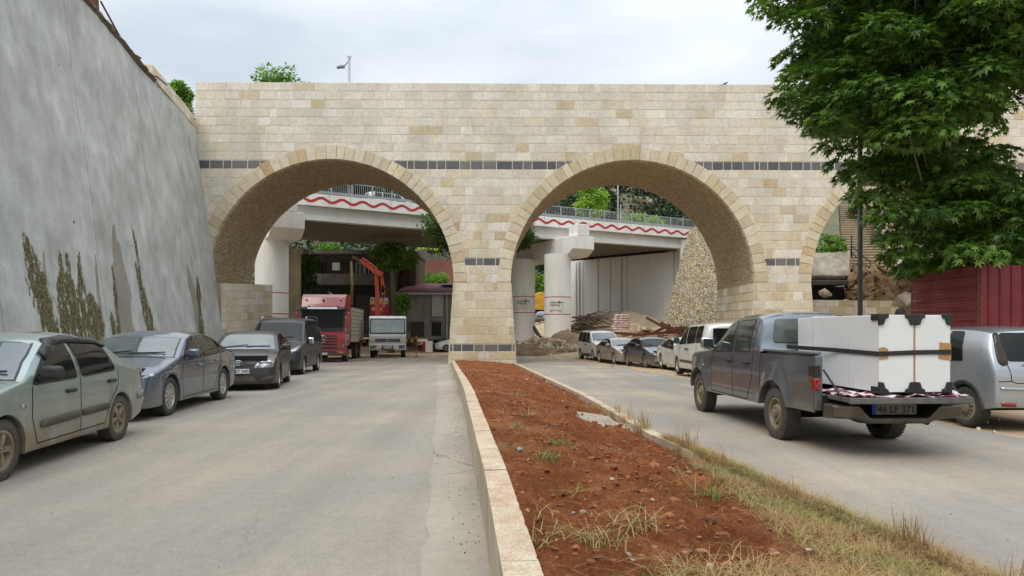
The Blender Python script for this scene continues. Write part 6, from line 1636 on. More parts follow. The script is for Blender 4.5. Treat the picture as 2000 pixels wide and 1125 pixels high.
def wtruck():
    X, Y = (757-1000)/29.3, 45.5; rd_ = Vector((-.16, 1)).normalized(); t = thing('crane_lorry', 'white flat fronted lorry carrying an orange crane, facing the camera beside the red lorry', 'lorry', (X, Y, g(X, Y)), math.atan2(rd_.y, rd_.x)); W = 1.22
    b = MB(); b.prism([(.0, .75), (-.02, 1.45), (.04, 1.6), (.22, 2.65), (.36, 2.8), (1.7, 2.85), (1.75, .9), (1.5, .9), (.5, .9)], 'y', -W, W); b.build('cab', M_truckwhite, t, bevel=.06, seg=3)
    b = MB(); quad(b, [(.045, -W+.12, 1.68), (.045, W-.12, 1.68), (.195, W-.14, 2.56), (.195, -W+.14, 2.56)][::-1]); b.v = [(v[0]-.014, v[1], v[2]) for v in b.v]
    b.build('windscreen', mat('milky_windscreen', (172, 184, 182), (140, 154, 154), 1.5, .1, coat=1), t)
    b = MB(); b.add([(.012, -W+.06, 1.60), (.012, W-.06, 1.60), (.190, W-.08, 2.62), (.190, -W+.08, 2.62)], [(3, 2, 1, 0)]); b.v = [(v[0]+.016, v[1], v[2]) for v in b.v]; b.build('windscreen_seal', M_trim, t)
    b = MB(); b.box(-.05, 0, -.82, .82, 1.05, 1.28); b.build('grille', M_trim, t, bevel=.01)
    b = MB()
    for z in (1.12, 1.2): b.box(-.06, -.04, -.8, .8, z-.012, z+.012)
    b.build('grille_bar', M_galv, t); ring_badge(t, -.07, 0, 1.17, 'star', .11)
    b = MB(); b.box(-.12, .3, -1.22, 1.22, .52, .92); b.build('bumper', M_truckwhite, t, bevel=.04)
    b = MB(); b.box(-.13, -.10, -.42, -.22, .55, .66).box(-.13, -.10, .22, .42, .55, .66).box(-.13, -.1, -.2, .2, .52, .62); b.build('bumper_slot', M_trim, t)
    for s_ in (-1, 1):
        y0, y1 = sorted((s_*.84, s_*1.16)); b = MB(); b.box(-.05, .02, y0, y1, 1.02, 1.22); b.build('indicator', mat('peach_lamp', (220, 176, 150), (200, 196, 190), 6, .2), t, bevel=.03)
        b = MB(); b.box(-.14, -.1, s_*.93-.2, s_*.93+.2, .62, .86); b.build('headlight', M_hld, t, bevel=.03)
        b = MB(); b.box(-.10, .05, s_*1.40-.09, s_*1.40+.09, 1.75, 2.35); b.build('mirror', M_trim, t, bevel=.03)
        b = MB(); b.tube([(.1, s_*1.2, 2.45), (0, s_*1.4, 2.4), (0, s_*1.4, 1.7), (.05, s_*1.2, 1.7)], .02, 6); b.build('mirror_arm', M_trim, t)
        b = MB(); b.add([(.30, s_*1.223, 1.7), (1.2, s_*1.223, 1.7), (1.2, s_*1.223, 2.55), (.42, s_*1.223, 2.55)], [(0, 1, 2, 3) if s_ < 0 else (3, 2, 1, 0)]); b.build('side_window', M_glass, t)
        for x in (1.1, 5.2, 6.4): add_wheel(t, x, s_*1.02, .49, .3, 0, 'steel', M_rimd, M_tyre, outer=s_)
        # outrigger beam, leg and foot
        ox = 2.1; oy = s_*1.95
        b = MB()
        for k in range(6): b.box(ox-.12, ox+.12, s_*(.7+k*.21), s_*(.7+k*.21+.21), 1.0, 1.25, k % 2)
        b.v = [v for v in b.v]; b.build('outrigger_beam', [M_yel, M_trim], t)
        b = MB(); b.tube([(ox, oy, 1.45), (ox, oy, .5)], .07, 10); b.build('outrigger_leg', mat('crane_orange', (200, 86, 48), (168, 66, 38), 3, .55), t, True)
        b = MB(); b.tube([(ox, oy, .5), (ox, oy, .05)], .04, 8).lathe([(.001, .05), (.2, .05), (.2, .0)], 12, 'z', 0, (ox, oy, 0)); b.build('outrigger_foot', M_galv, t)
    plate(t, -.145, 0, .74, 0, '27 DK 760'); b = MB()
    for y in (-.33, .33): b.box(-.145, -.12, y-.04, y+.04, .64, .86)
    b.build('red_marker', M_red, t)
    b = MB()
    for y0, y1 in ((.6, .05), (-.1, -.75)): b.bar((-.0, y0, 1.62), (.02, y1, 1.72), .02, .02)
    b.build('wiper', M_trim, t)
    b = MB(); b.box(.1, 7.4, -.5, .5, .55, 1.0); b.build('chassis', M_under_car, t)
    b = MB(); b.box(2.6, 7.4, -1.2, 1.2, 1.0, 1.2); b.build('flatbed', mat('grey_flatbed', (98, 96, 92)), t)
    # crane
    M_or = mat('crane_orange', (200, 86, 48)); rot = t.rotation_euler.z; inv = (Matrix.Translation(t.location) @ Matrix.Rotation(rot, 4, 'Z')).inverted()
    cy = 47.7; L3 = lambda px, py, Y=cy: inv @ at(px, py, Y)
    base = L3(738, 618); b = MB(); b.bar((base.x, base.y, 1.0), (base.x, base.y, base.z+.3), .4, .45); b.bar(L3(739, 616), L3(735, 585), .30, .3); b.build('crane_column', M_or, t, bevel=.03)
    b = MB(); b.bar(L3(746, 612), L3(751, 560), .10, .12).bar(L3(738, 590), L3(735, 537), .18, .26).bar(L3(750, 572), L3(744, 534), .10, .24); b.build('main_boom', M_or, t, bevel=.02)
    b = MB(); b.bar(L3(751, 600), L3(747, 556), .10, .10); b.build('hydraulic_ram', M_chrome, t)
    b = MB(); b.bar(L3(747, 537), L3(730, 529), .32, .34).bar(L3(732, 530), L3(704, 509), .26, .24).bar(L3(738, 526), L3(708, 504), .14, .12); b.build('folding_jib', M_or, t, bevel=.02)
    b = MB(); b.bar(L3(706, 510), L3(688, 501), .16, .16); b.build('jib_tip', M_rust, t)
    b = MB(); b.tube([L3(687, 503), L3(686, 512)], .03, 6); b.build('hook_cable', M_trim, t)
    b = MB(); p0 = L3(704, 668, 45.8); b.tube([L3(703, 668, 45.8), L3(706, 676, 45.8), L3(712, 681, 45.8), L3(718, 678, 45.8), L3(721, 668, 45.8)], .035, 8); b.build('hose', mat('beige_hose', (176, 160, 124)), t, True)
    return t
wtruck()
a, c = at(686, 511, 47.7), at(687, 596, 47.7); b = MB(); b.tube([a, a.lerp(c, .5)+Vector((.05, 0, 0)), c], [.07, .09, .10], 8)
tag(b.build('wooden_pole', mat('raw_wood', (150, 118, 78), (120, 92, 60), 4, .8), None, True), 'long wooden pole hanging upright from the crane tip above the red lorry', 'pole')

# ---------------------------------------------------------------- old buildings behind the left arch
M_oldc = mat('old_dark_concrete', (104, 98, 88), (70, 66, 60), 1.2, .95, .1, 8, stretch=(1, 1, .35), detail=9); M_shed = mat('stained_render', (138, 134, 126), (98, 94, 86), 1.0, .95, .08, 8, stretch=(1, 1, .25), detail=9)
M_brick = mat('dark_brick', (104, 84, 70), (76, 64, 56), 9, .95, .2, 12); M_redroof = mat('red_tin_roof', (144, 62, 66), (122, 52, 56), 2, .6); M_dim = mat('painted_interior_shade', (30, 28, 26), (22, 21, 20)); M_pane = mat('old_pane', (90, 104, 104), (60, 72, 72), 3, .15)  # M_dim: shade inside openings put in as a dark colour
def fx(px, Y): return (px-1000)*Y/F
def fz(py, Y): return CH+(HZ-py)*Y/F
t = thing('old_apartment_house', 'dark old two storey concrete house with balcony behind the lorries', 'house', (fx(670, 64), 64, g(-15, 64))); z0 = g(-15, 64); ox = fx(670, 64)
def bxp(b, p0, p1, y0, y1, pyb, pyt, Y=64, m=0, ox_=None, oz=None):
    o1 = ox if ox_ is None else ox_; o2 = z0 if oz is None else oz
    b.box(fx(p0, Y)-o1, fx(p1, Y)-o1, y0, y1, fz(pyb, Y)-o2, fz(pyt, Y)-o2, m); return b
b = bxp(MB(), 560, 772, 1.2, 9, 660, 497); b.build('wall', M_oldc, t)
b = bxp(MB(), 580, 776, -.6, 9, 497, 490); b.build('roof', M_oldc, t)
b = bxp(MB(), 583, 736, -.4, 1.2, 553, 535); b.build('balcony_parapet', M_oldc, t); bxp(MB(), 578, 740, -.5, 1.25, 556, 552.5).build('balcony_slab', M_oldc, t)
for p0, p1 in ((592, 602), (606, 627), (650, 672), (674, 688), (691, 706), (709, 722)):
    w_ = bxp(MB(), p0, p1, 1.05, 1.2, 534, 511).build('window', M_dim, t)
    q = MB(); n_ = 2 if p1-p0 < 16 else 3
    for k in range(n_+1): xx = p0+(p1-p0)*k/n_; bxp(q, xx-.6, xx+.6, .98, 1.05, 534, 511)
    bxp(q, p0, p1, .98, 1.05, 512, 511); q.build('frame', M_oldc if p0 < 690 else M_vwhite, w_)
    if p0 in (650, 674, 691): bxp(MB(), p0+1, p1-1, 1.0, 1.04, 532, 514).build('pane' if p0 > 650 else 'curtain', M_pane if p0 > 650 else M_oldc, w_)
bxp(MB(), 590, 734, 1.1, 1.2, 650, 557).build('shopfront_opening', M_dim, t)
for p0, p1 in ((690, 722),): bxp(MB(), p0, p1, 1.0, 1.1, 640, 575).build('roller_shutter', mat('greenish_shutter', (58, 62, 54), (44, 48, 42), 3), t)
b = MB(); bxp(b, 648, 664, 4, 6, 492, 480); b.build('chimney', M_brick, t)
# washing on the balcony
p = at(655, 512, 63.4); b = MB(); b.add([tuple(at(x, y, 63.4+.06*math.sin(x))) for y in (513, 520, 528) for x in (649, 654, 659, 664)], [(j*4+i, j*4+i+1, (j+1)*4+i+1, (j+1)*4+i) for j in range(2) for i in range(3)])
tag(b.build('hanging_sheet', mat('grey_cloth', (150, 150, 146)), solid=.01), 'grey sheet hanging on the balcony of the dark old house', 'cloth')
t = thing('brick_tower', 'dark bare brick building beside the old house, left of the ruin', 'building', (fx(791, 66), 66, g(-10, 66))); ox, z0 = fx(791, 66), g(-10, 66)
bxp(MB(), 772, 812, 0, 7, 660, 497, 66).build('wall', M_brick, t); bxp(MB(), 770, 814, -.3, 7.3, 497, 491, 66).build('roof', M_oldc, t)
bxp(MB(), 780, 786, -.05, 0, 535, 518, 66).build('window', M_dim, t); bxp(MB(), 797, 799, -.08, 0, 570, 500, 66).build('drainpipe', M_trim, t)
# shop sign
Ys = 55.5; p = at(741, 598, Ys); t = thing('shop_sign', 'red shop sign with white and yellow lettering behind the crane boom', 'sign', (p.x, Ys, p.z)); w = 19*Ys/F; h = 17.5*Ys/F
b = MB(); b.box(-w, w, 0, .06, -h, h); b.build('panel', mat('sign_red', (150, 28, 34), (132, 24, 30), 3, .5), t)
b = MB(); b.box(-w*.96, w*.9, -.006, 0, h*.22, h*.46); b.build('yellow_band', mat('sign_yellow', (190, 176, 40)), t)
MT = Matrix.Translation((-w*.95, -.005, h*.52)) @ Matrix.Rotation(R(90), 4, 'X'); text_mesh('ÖZGÜR', .42, M_plq, 'sign_lettering', t, MT, .003, bold=.012)
MT = Matrix.Translation((-w*.8, -.005, -h*.48)) @ Matrix.Rotation(R(90), 4, 'X'); text_mesh('OTO', .36, M_plq, 'sign_lettering', t, MT, .003, bold=.01)
b = MB(); b.box(-w*.9, -w*.84, .06, .14, -5.2, -h).box(w*.84, w*.9, .06, .14, -5.2, -h); b.build('post', M_oldc, t)
# grey shed with red tin roof
Y0 = 60; ox, z0 = fx(835, Y0), g(-7, Y0); t = thing('grey_shed', 'long stained grey shed with a dark red tin roof, left of the middle pillar', 'shed', (ox, Y0, z0))
bxp(MB(), 781, 915, 0, 8, 662, 573, Y0).build('wall', M_shed, t)
b = MB(); xa, xb = fx(776, Y0)-ox, fx(920, Y0)-ox; za = fz(573, Y0)-z0; zb = fz(556, 68)-z0
b.add([(xa, -.4, za), (xb, -.4, za), (xb+1, 8.2, zb), (xa-.3, 8.2, zb), (xa, -.4, za+.12), (xb, -.4, za+.12), (xb+1, 8.2, zb+.12), (xa-.3, 8.2, zb+.12)], [(0, 3, 2, 1), (4, 5, 6, 7), (0, 1, 5, 4), (1, 2, 6, 5), (2, 3, 7, 6), (3, 0, 4, 7)]); b.build('roof', M_redroof, t)
b = MB(); b.box(xa, xb, -.5, -.4, za-.12, za+.03); b.build('gutter', M_galv, t)
bxp(MB(), 803, 828, -.06, 0, 658, 628, Y0).build('shutter', mat('brown_shutter', (84, 70, 58), (56, 46, 38), 5), t)
q = MB()
for k in range(6): bxp(q, 803+k*5-.5, 803+k*5+.5, -.1, -.06, 658, 628, Y0)
q.build('shutter_bar', M_trim, t)
bxp(MB(), 844, 866, -.15, 0, 618, 574, Y0).build('pale_panel', mat('pale_board', (164, 164, 160), (148, 148, 142), 2), t)
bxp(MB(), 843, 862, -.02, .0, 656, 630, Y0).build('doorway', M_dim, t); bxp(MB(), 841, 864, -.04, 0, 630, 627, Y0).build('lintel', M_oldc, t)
b = MB(); b.tube([(fx(873, Y0)-ox, -.12, 0), (fx(873, Y0)-ox, -.12, za)], .07, 8); b.build('drainpipe', M_galv, t)
b = MB(); b.box(-.5, .5, -.35, .35, 0, .35)
p = at(852, 556, 66); bb = MB()
for k in range(3): bb.blob((fx(868+k*7, 64), 64.5, fz(559, 64)+.1), .38, k, amp=.3, sq=(1.3, 1, .35))
tag(bb.build('blue_tarpaulin', mat('blue_tarp', (56, 104, 190), (48, 88, 160), 3, .5)), 'crumpled blue tarpaulin on the red tin roof of the shed', 'tarpaulin')
# white bin, red bollard
p = at(838, 664, 58); b = MB(); b.box(-.28, .28, -.25, .25, 0, .85).box(-.3, .3, -.27, .27, .85, .95); o = b.build('white_crate', M_vwhite, bevel=.02); o.location = (p.x, 58, g(p.x, 58)); tag(o, 'small white bin standing by the shed doorway', 'bin')
b = MB(); b.tube([(0, 0, 0), (0, 0, .9)], .12, 10).lathe([(.18, .6), (.18, .75)], 10, 'z'); o = b.build('red_hydrant', M_red, None, 30); o.location = (fx(829, 58), 58, g(-7, 58)); tag(o, 'small red hydrant beside the white bin near the shed', 'hydrant')
# ruined walls
def jag_wall(name, label, px0, px1, pyb, pyt, Y, m, th=.6, seed=1, amp=.35, cat='wall'):
    rd_ = random.Random(seed); x0, x1 = fx(px0, Y), fx(px1, Y); n = max(4, int((x1-x0)/.5)); b = MB(); zb = fz(pyb, Y); pts = []
    for k in range(n+1): pts.append((x0+(x1-x0)*k/n, fz(pyt, Y)+rd_.uniform(-amp, amp)))
    b.prism([(x0, zb), (x1, zb)]+pts[::-1], 'y', Y, Y+th); return tag(b.build(name, m), label, cat)
jag_wall('ruined_wall', 'ruined wall with faded red plaster between bushes and the grey shed', 812, 886, 560, 508, 84, mat('faded_red_plaster', (168, 96, 82), (138, 122, 104), .5, .95, detail=9), .6, 2, .3)
jag_wall('ruined_wall', 'broken crumbling grey wall behind the red plastered ruin', 808, 900, 540, 494, 88, M_shed, .6, 5, .7)
jag_wall('ruined_wall', 'tall flaking yellow plastered wall stump right of the white column', 556, 578, 640, 482, 50, mat('flaking_yellow_plaster', (176, 160, 122), (122, 116, 106), .8, .95, .2, 8, detail=9), 1.2, 7, .25)

# ---------------------------------------------------------------- debris under the viaduct
M_rub = mat('rubble_stone', (178, 166, 146), (140, 128, 110), 2, .95, .3, 14, attr='tint')
M_dirt = mat('brown_dirt', (140, 118, 92), (106, 84, 62), 1.6, .95, .3, 12, detail=9, fine=.4); M_sand = mat('grey_sand', (160, 146, 122), (138, 124, 102), 2, .95, .2, 20, fine=.3)
def heap(name, label, X, Y, rx, ry, h, m, seed, cat='heap'):
    b = MB(); nr, na = 9, 26; z0_ = g(X, Y); b.v.append((X, Y, z0_+h))
    for i in range(1, nr+1):
        for j in range(na):
            a = 2*math.pi*j/na; t_ = i/nr; x, y = X+rx*t_*math.cos(a), Y+ry*t_*math.sin(a)
            z = z0_+h*(1-t_)**.9*(1+.0)+.16*h*noise.noise(Vector((x*1.1+seed, y*1.1, 0)))*(1.2-t_)*2; z = max(z, g(x, y)-.02) if t_ < 1 else g(x, y)-.15; b.v.append((x, y, z))
    b.f = [(0, 1+j, 1+(j+1) % na) for j in range(na)]+[(1+(i-1)*na+j, 1+i*na+j, 1+i*na+(j+1) % na, 1+(i-1)*na+(j+1) % na) for i in range(1, nr) for j in range(na)]
    b.m = [0]*len(b.f); b.c = [None]*len(b.f); return tag(b.build(name, m, None, True), label, cat)
heap('dirt_heap', 'brown dirt heap behind the broken stone rubble, right of the nearer viaduct column', 4.3, 52.2, 2.6, 2.2, 1.7, M_dirt, 1)
heap('dirt_heap', 'dirt core of the rubble pile in front of the viaduct columns', 1.9, 50.2, 3.2, 1.8, 1.15, M_dirt, 2)
heap('sand_heap', 'large grey sand heap against the white abutment wall', 10.9, 66, 4.4, 2.8, 1.5, M_sand, 3)
heap('sand_heap', 'small sand heap beside the pile of branches, right of the nearer column', 7.6, 64.5, 2.6, 2.0, 1.1, M_sand, 4)
rd = random.Random(9); b = MB()
for k in range(430):
    px = rd.triangular(1000, 1128, 1050); Y = 49.3+rd.random()*2.4; X = fx(px, Y); t_ = max(0, 1-abs(X-2.0)/3.3); z = g(X, Y)+(.05+1.15*t_**.8*min(1, (Y-48.9)/1.3))*rd.uniform(.5, 1.02); r = rd.uniform(.07, .24)*(1.3 if rd.random() < .12 else 1)
    e = Matrix.Rotation(rd.uniform(0, 6), 3, (rd.random(), rd.random(), rd.random())); b.blob((X, Y, z+r*.3), r, k, amp=.3, sq=(1.3, .9, .7), col=tuple(v*.8 for v in tint('odd' if rd.random() < .5 else 'warm', rd)[:3])+(1,), rot=e)
tag(b.build('stone_rubble', M_rub), 'pile of broken pale stone rubble at the foot of the viaduct columns', 'rubble', kind='stuff')
b = MB()
for k in range(260):
    Y = rd.uniform(45, 56); X = rd.uniform(re_(min(Y, 50))+.2, 9); r = rd.uniform(.02, .09); b.blob((X, Y, g(X, Y)+r*.2), r, k, amp=.3, col=tint('warm', rd))
for k in range(200):
    Y = rd.uniform(9, 45); X = re_(Y)+rd.uniform(-.3, 2.2); r = rd.uniform(.01, .035); b.blob((X, Y, g(X, Y)+r*.2), r, k, amp=.3, col=tint('warm', rd))
tag(b.build('loose_stones', M_rub), 'loose small stones scattered on the dirt verge right of the road', 'stones', kind='stuff')
b = MB()
for k in range(46):
    X0_, Y0_ = 7.0+rd.uniform(-1.2, 1.2), 61.0+rd.uniform(-.6, .6); a = rd.uniform(-.5, .5); Ln = rd.uniform(1.2, 2.6); z = g(X0_, Y0_)+.2+rd.uniform(.2, 1.6)
    b.tube([(X0_-Ln/2*math.cos(a), Y0_, z-rd.uniform(-.3, .4)), (X0_, Y0_+rd.uniform(-.1, .1), z+.12), (X0_+Ln/2*math.cos(a), Y0_, z+rd.uniform(-.4, .3))], [.05, .045, .02], 5)
tag(b.build('branch_pile', mat('grey_branches', (112, 100, 84), (80, 70, 58), 4, .95)), 'tangled pile of grey branches beside the nearer viaduct column', 'branches', kind='stuff')
M_board = mat('weathered_boards', (130, 118, 98), (100, 88, 72), 4, .9)
# stacked sacks
t0 = None; k = 0; M_sack = mat('sack_white', (212, 200, 192), (170, 120, 116), 5, .8)
lab = ['bottom', 'second', 'third', 'fourth', 'fifth', 'sixth', 'top']
for lvl in range(7):
    px = 1212+rd.uniform(-3, 3); Y = 58; b = MB(); w_ = .78-.03*lvl; b.box(-w_, w_, -.35, .35, 0, .19); o = b.build('cement_sack', M_sack, None, True, bevel=.08, seg=3)
    o.location = (fx(px, Y), Y, g(fx(px, Y), Y)+.75+lvl*.19); o.rotation_euler = (0, 0, rd.uniform(-.12, .12)); tag(o, '%s white sack of the stack behind the parked beige saloon' % lab[lvl], 'sack', 'stacked sacks')
b = MB(); b.box(-1.1, 1.1, -.5, .5, 0, .62); o = b.build('stone_block', M_rock, bevel=.05); o.location = (fx(1213, 58), 58, g(fx(1213, 58), 58)+.02); tag(o, 'pale stone block under the stack of white sacks', 'stone block')
for i, (px, py, w_, h_) in enumerate(((1226, 645, .55, .4), (1240, 637, .35, .8), (1252, 641, .5, .45), (1262, 633, .6, .25))):
    b = MB(); b.box(-w_, w_, -.3, .3, 0, h_); o = b.build('stone_block', M_rock, bevel=.04); X = fx(px, 57); o.location = (X, 57, g(X, 57)+.5+.1*i); o.rotation_euler = (0, .06*i, .3*i)
    tag(o, ['low pale stone block right of the sacks', 'upright pale stone block behind the dark grey saloon', 'squat pale stone block next to the upright one', 'flat pale stone slab lying by the rusty beams'][i], 'stone block', 'stone blocks in the debris')
heap('dirt_heap', 'low dirt bank carrying the stone blocks and rusty beams behind the parked cars', 12.5, 56.5, 5.5, 2.6, .95, M_dirt, 6)
BM = [((1262, 620), (1298, 640)), ((1276, 650), (1310, 634)), ((1290, 630), (1320, 645)), ((1200, 650), (1260, 655)), ((1255, 652), (1330, 648)), ((1300, 648), (1340, 636)), ((1235, 656), (1290, 650))]
bl = ['rusty beam leaning down to the right in the debris heap', 'rusty beam rising to the right, crossing the leaning one', 'short rusty beam at the right of the crossed beams', 'long flat rusty beam behind the beige saloon', 'long low rusty beam at the foot of the heap', 'rusty beam lying against the rubble wall foot', 'thin rusty beam behind the dark grey saloon']
for i, (a, c) in enumerate(BM):
    b = MB(); b.bar(at(a[0], a[1], 53.4+.2*i), at(c[0], c[1], 53.0+.2*i), .13, .2); tag(b.build('rusty_beam', M_rust), bl[i], 'steel beam', 'rusty beams in the debris heap')
b = MB()
for k in range(90):
    px = rd.uniform(1245, 1345); Y = 54.5+rd.random()*2; X = fx(px, Y); e = Matrix.Rotation(rd.uniform(0, 6), 3, (rd.random(), rd.random(), rd.random())); r = rd.uniform(.08, .26)
    b.blob((X, Y, g(X, Y)+rd.uniform(.1, .8)), r, k, amp=.3, sq=(1.6, .8, .5), col=rd.choice([lin((150, 100, 76)), lin((196, 186, 168)), lin((120, 104, 84))]), rot=e)
tag(b.build('mixed_debris', M_rub), 'mixed bricks and rubble strewn along the abutment wall foot', 'debris', kind='stuff')
b = MB(); b.bar(at(1043, 640, 56), at(1055, 660, 52), .2, .25); tag(b.build('black_timber', M_darkgap), 'black timber leaning between the two viaduct columns', 'timber')

# ---------------------------------------------------------------- terrace and stairs through the third arch
block_wall('block_wall', [(17.6, 42.6), (24.4, 43.0)], (3.36, 3.30), 9, .5, 'low pale block wall closing the foot of the third arch behind the lamp pole', 12)
b = MB(); b.box(17.2, 60, 43.3, 90, -.6, 3.2); tag(b.build('terrace', M_dirt), kind='structure')
M_step = mat('worn_step', (196, 180, 152), (160, 144, 120), 3, .9, .1, 20, detail=8); M_stepf = mat('step_riser', (150, 134, 110), (126, 110, 90), 3, .95)
t = thing('stairway', 'long worn stone stairway climbing the slope, seen through the third arch', 'stairs', (0, 0, 0)); n = 30; s0, s1 = at(1648, 548, 51), at(1744, 548, 51); e0, e1 = at(1640, 402, 66), at(1694, 402, 66)
b = MB()
for k in range(n):
    a0, a1 = s0.lerp(e0, k/n), s1.lerp(e1, k/n); c0, c1 = s0.lerp(e0, (k+1)/n), s1.lerp(e1, (k+1)/n); zt_ = c0.z
    b.add([(a0.x, a0.y, a0.z-.3), (a1.x, a1.y, a0.z-.3), (a1.x, a1.y, zt_-.09), (a0.x, a0.y, zt_-.09)], [(0, 1, 2, 3)], 1)
    b.add([(a0.x-.05, a0.y-.06, zt_-.09), (a1.x+.05, a1.y-.06, zt_-.09), (a1.x+.05, a1.y-.06, zt_), (a0.x-.05, a0.y-.06, zt_), (c0.x, c0.y, zt_), (c1.x, c1.y, zt_)], [(0, 1, 2, 3), (3, 2, 5, 4)], 0)
b.add([(s0.x, s0.y, 3), (s0.x, s0.y, s0.z), (e0.x, e0.y, e0.z), (e0.x, e0.y, 3)], [(0, 1, 2, 3)], 1); b.build('flight', [M_step, M_stepf], t)
rl = MB(); 
for h in (.95, .5): rl.tube([s0.lerp(e0, k/8)+Vector((-.1, 0, h)) for k in range(9)], .04, 6)
for k in range(9): p = s0.lerp(e0, k/8); rl.tube([p+Vector((-.1, 0, -.1)), p+Vector((-.1, 0, 1.0))], .045, 6)
p0, p1 = at(1663, 480, 53), at(1737, 545, 50.6)
rl.tube([p0, p1], .05, 6).tube([p0-Vector((0, 0, .55)), p1-Vector((0, 0, .45))], .05, 6).tube([p0+Vector((0, 0, .8)), p0-Vector((0, 0, .9))], .06, 6).tube([p1+Vector((0, 0, .3)), p1-Vector((0, 0, .7))], .06, 6)
rl.build('handrail', mat('black_iron', (40, 38, 40)), t, True)
def cliff(name, label, P, m, seed, cat, amp=.35, nn=(44, 30), depth=2.0):
    a, c, d_, e = P; rows_ = []; b = MB(); nu_, nv_ = nn
    for j in range(nv_+1):
        for i in range(nu_+1):
            p = a.lerp(c, i/nu_).lerp(e.lerp(d_, i/nu_), j/nv_); q = .5*noise.noise(Vector((p.x*.9+seed, p.z*.9, 1)))+.6*noise.noise(Vector((p.x*2.6+seed, p.z*2.6, 4)))+.5*abs(noise.noise(Vector((p.x*6+seed, p.z*6, 7)))); b.v.append((p.x, p.y-amp*q, p.z+(amp*.5*q if j == nv_ else 0)))
    k = nu_+1; b.f = [(j*k+i, j*k+i+1, (j+1)*k+i+1, (j+1)*k+i) for j in range(nv_) for i in range(nu_)]; b.m = [0]*len(b.f); b.c = [None]*len(b.f)
    o = b.build(name, m, None, 40, solid=0); sm = o.modifiers.new('solid', 'SOLIDIFY'); sm.thickness = depth; sm.offset = 1; return tag(o, label, cat)
M_cliff = mat('brown_earth_cut', (158, 130, 94), (110, 86, 60), 1.4, .95, .3, 8, detail=9)
cliff('earth_bank', 'brown earth bank under the foot of the stairway', [at(1650, 600, 49.6), at(1800, 600, 49.6), at(1800, 545, 50.2), at(1650, 548, 50.2)], M_cliff, 2, 'earth bank', .3)
cliff('broken_wall', 'crumbling concrete wall stump left of the stairway', [at(1582, 548, 49), at(1655, 548, 49), at(1655, 500, 50.5), at(1582, 505, 50.5)], mat('crumbling_concrete', (184, 176, 160), (134, 126, 110), 1.4, .95, .3, 8, detail=9), 5, 'wall', .05, depth=.5)
b = MB(); a, c = at(1570, 556, 47.4), at(1656, 556, 47.4); b.box(a.x, c.x, 47.2, 51, a.z-.02, a.z+.3); tag(b.build('broken_slab', M_oldc, bevel=.06), 'broken concrete slab jutting over a dark hollow beside the stairs', 'slab')
b = MB(); a, c = at(1570, 606, 48.6), at(1650, 606, 48.6); b.box(a.x, c.x, 48.6, 50, 2.5, fz(560, 48.6)); tag(b.build('hollow', M_dim), 'dark block painted as the shade under the broken slab beside the stairs', 'hollow')  # solid block, shade below the slab put in as dark colour
def boulder(px, py, Y, rpx, label, seed, m=M_rock, sq=(1.2, 1, .8)):
    p = at(px, py, Y); b = MB(); b.blob(p, rpx*Y/F, seed, amp=.35, sq=sq); b.blob(p+Vector((rpx*Y/F*.5, .1, -rpx*Y/F*.2)), rpx*Y/F*.7, seed+5, amp=.35, sq=sq); return tag(b.build('boulder', m), label, 'rock', 'boulders by the stairs')
boulder(1611, 573, 47, 11, 'pale angular boulder hanging below the broken slab', 3); boulder(1652, 590, 46, 8, 'small pale boulder on the low block wall, left of the lamp pole', 6); boulder(1768, 588, 38, 22, 'rough grey boulder next to the red fence edge', 9, mat('rough_grey_rock', (140, 130, 116), (98, 90, 78), 2, .95, .3, 10))
cliff('rubble_terrace_wall', 'pale rubble terrace wall rising right of the stairway', [at(1745, 560, 53), at(2080, 560, 49), at(2080, 330, 53), at(1690, 392, 64)], mat('pale_rubble_wall', (170, 150, 126), (112, 96, 78), 1.6, .95, .4, 5, detail=9), 8, 'wall', .4, (110, 50), 1.5)
tree_px('dry green bush left of the stairway, inside the third arch', 1622, 478, 51, 30, 24, 5, M_leafmid, 41, n=1500, size=.24, cat='bush', bark=False)
tree_px('small green bush at the top right of the stairway', 1668, 408, 62, 14, 16, 10, M_leafdk, 42, n=500, size=.25, cat='bush', bark=False)
tree_px('green bushy growth right of the stairway above the red fence', 1790, 515, 47, 45, 30, 3, M_leafmid, 43, n=1800, size=.26, cat='bush', bark=False)
# steel post in front of the third arch
t = thing('street_lamp', 'plain dark grey lamp pole rising into the plane tree, right of the pickup cab', 'street lamp', (10.2, 20, g(10.2, 20)), 0, 'street lamps'); b = MB(); b.tube([(0, 0, 0), (0, 0, 8.2)], [.075, .06], 14); b.build('pole', mat('dark_grey_pole', (92, 98, 102), (78, 84, 88), 4, .5, metal=.3), t, True)
b = MB(); b.tube([(0, 0, 8.1), (.4, 0, 8.5), (1.4, 0, 8.7)], .04, 8).box(1.3, 1.9, -.14, .14, 8.62, 8.76); b.build('lamp_head', M_galv, t); b = MB(); b.box(-.16, .16, -.16, .16, 0, .03); b.build('base_plate', M_galv, t)
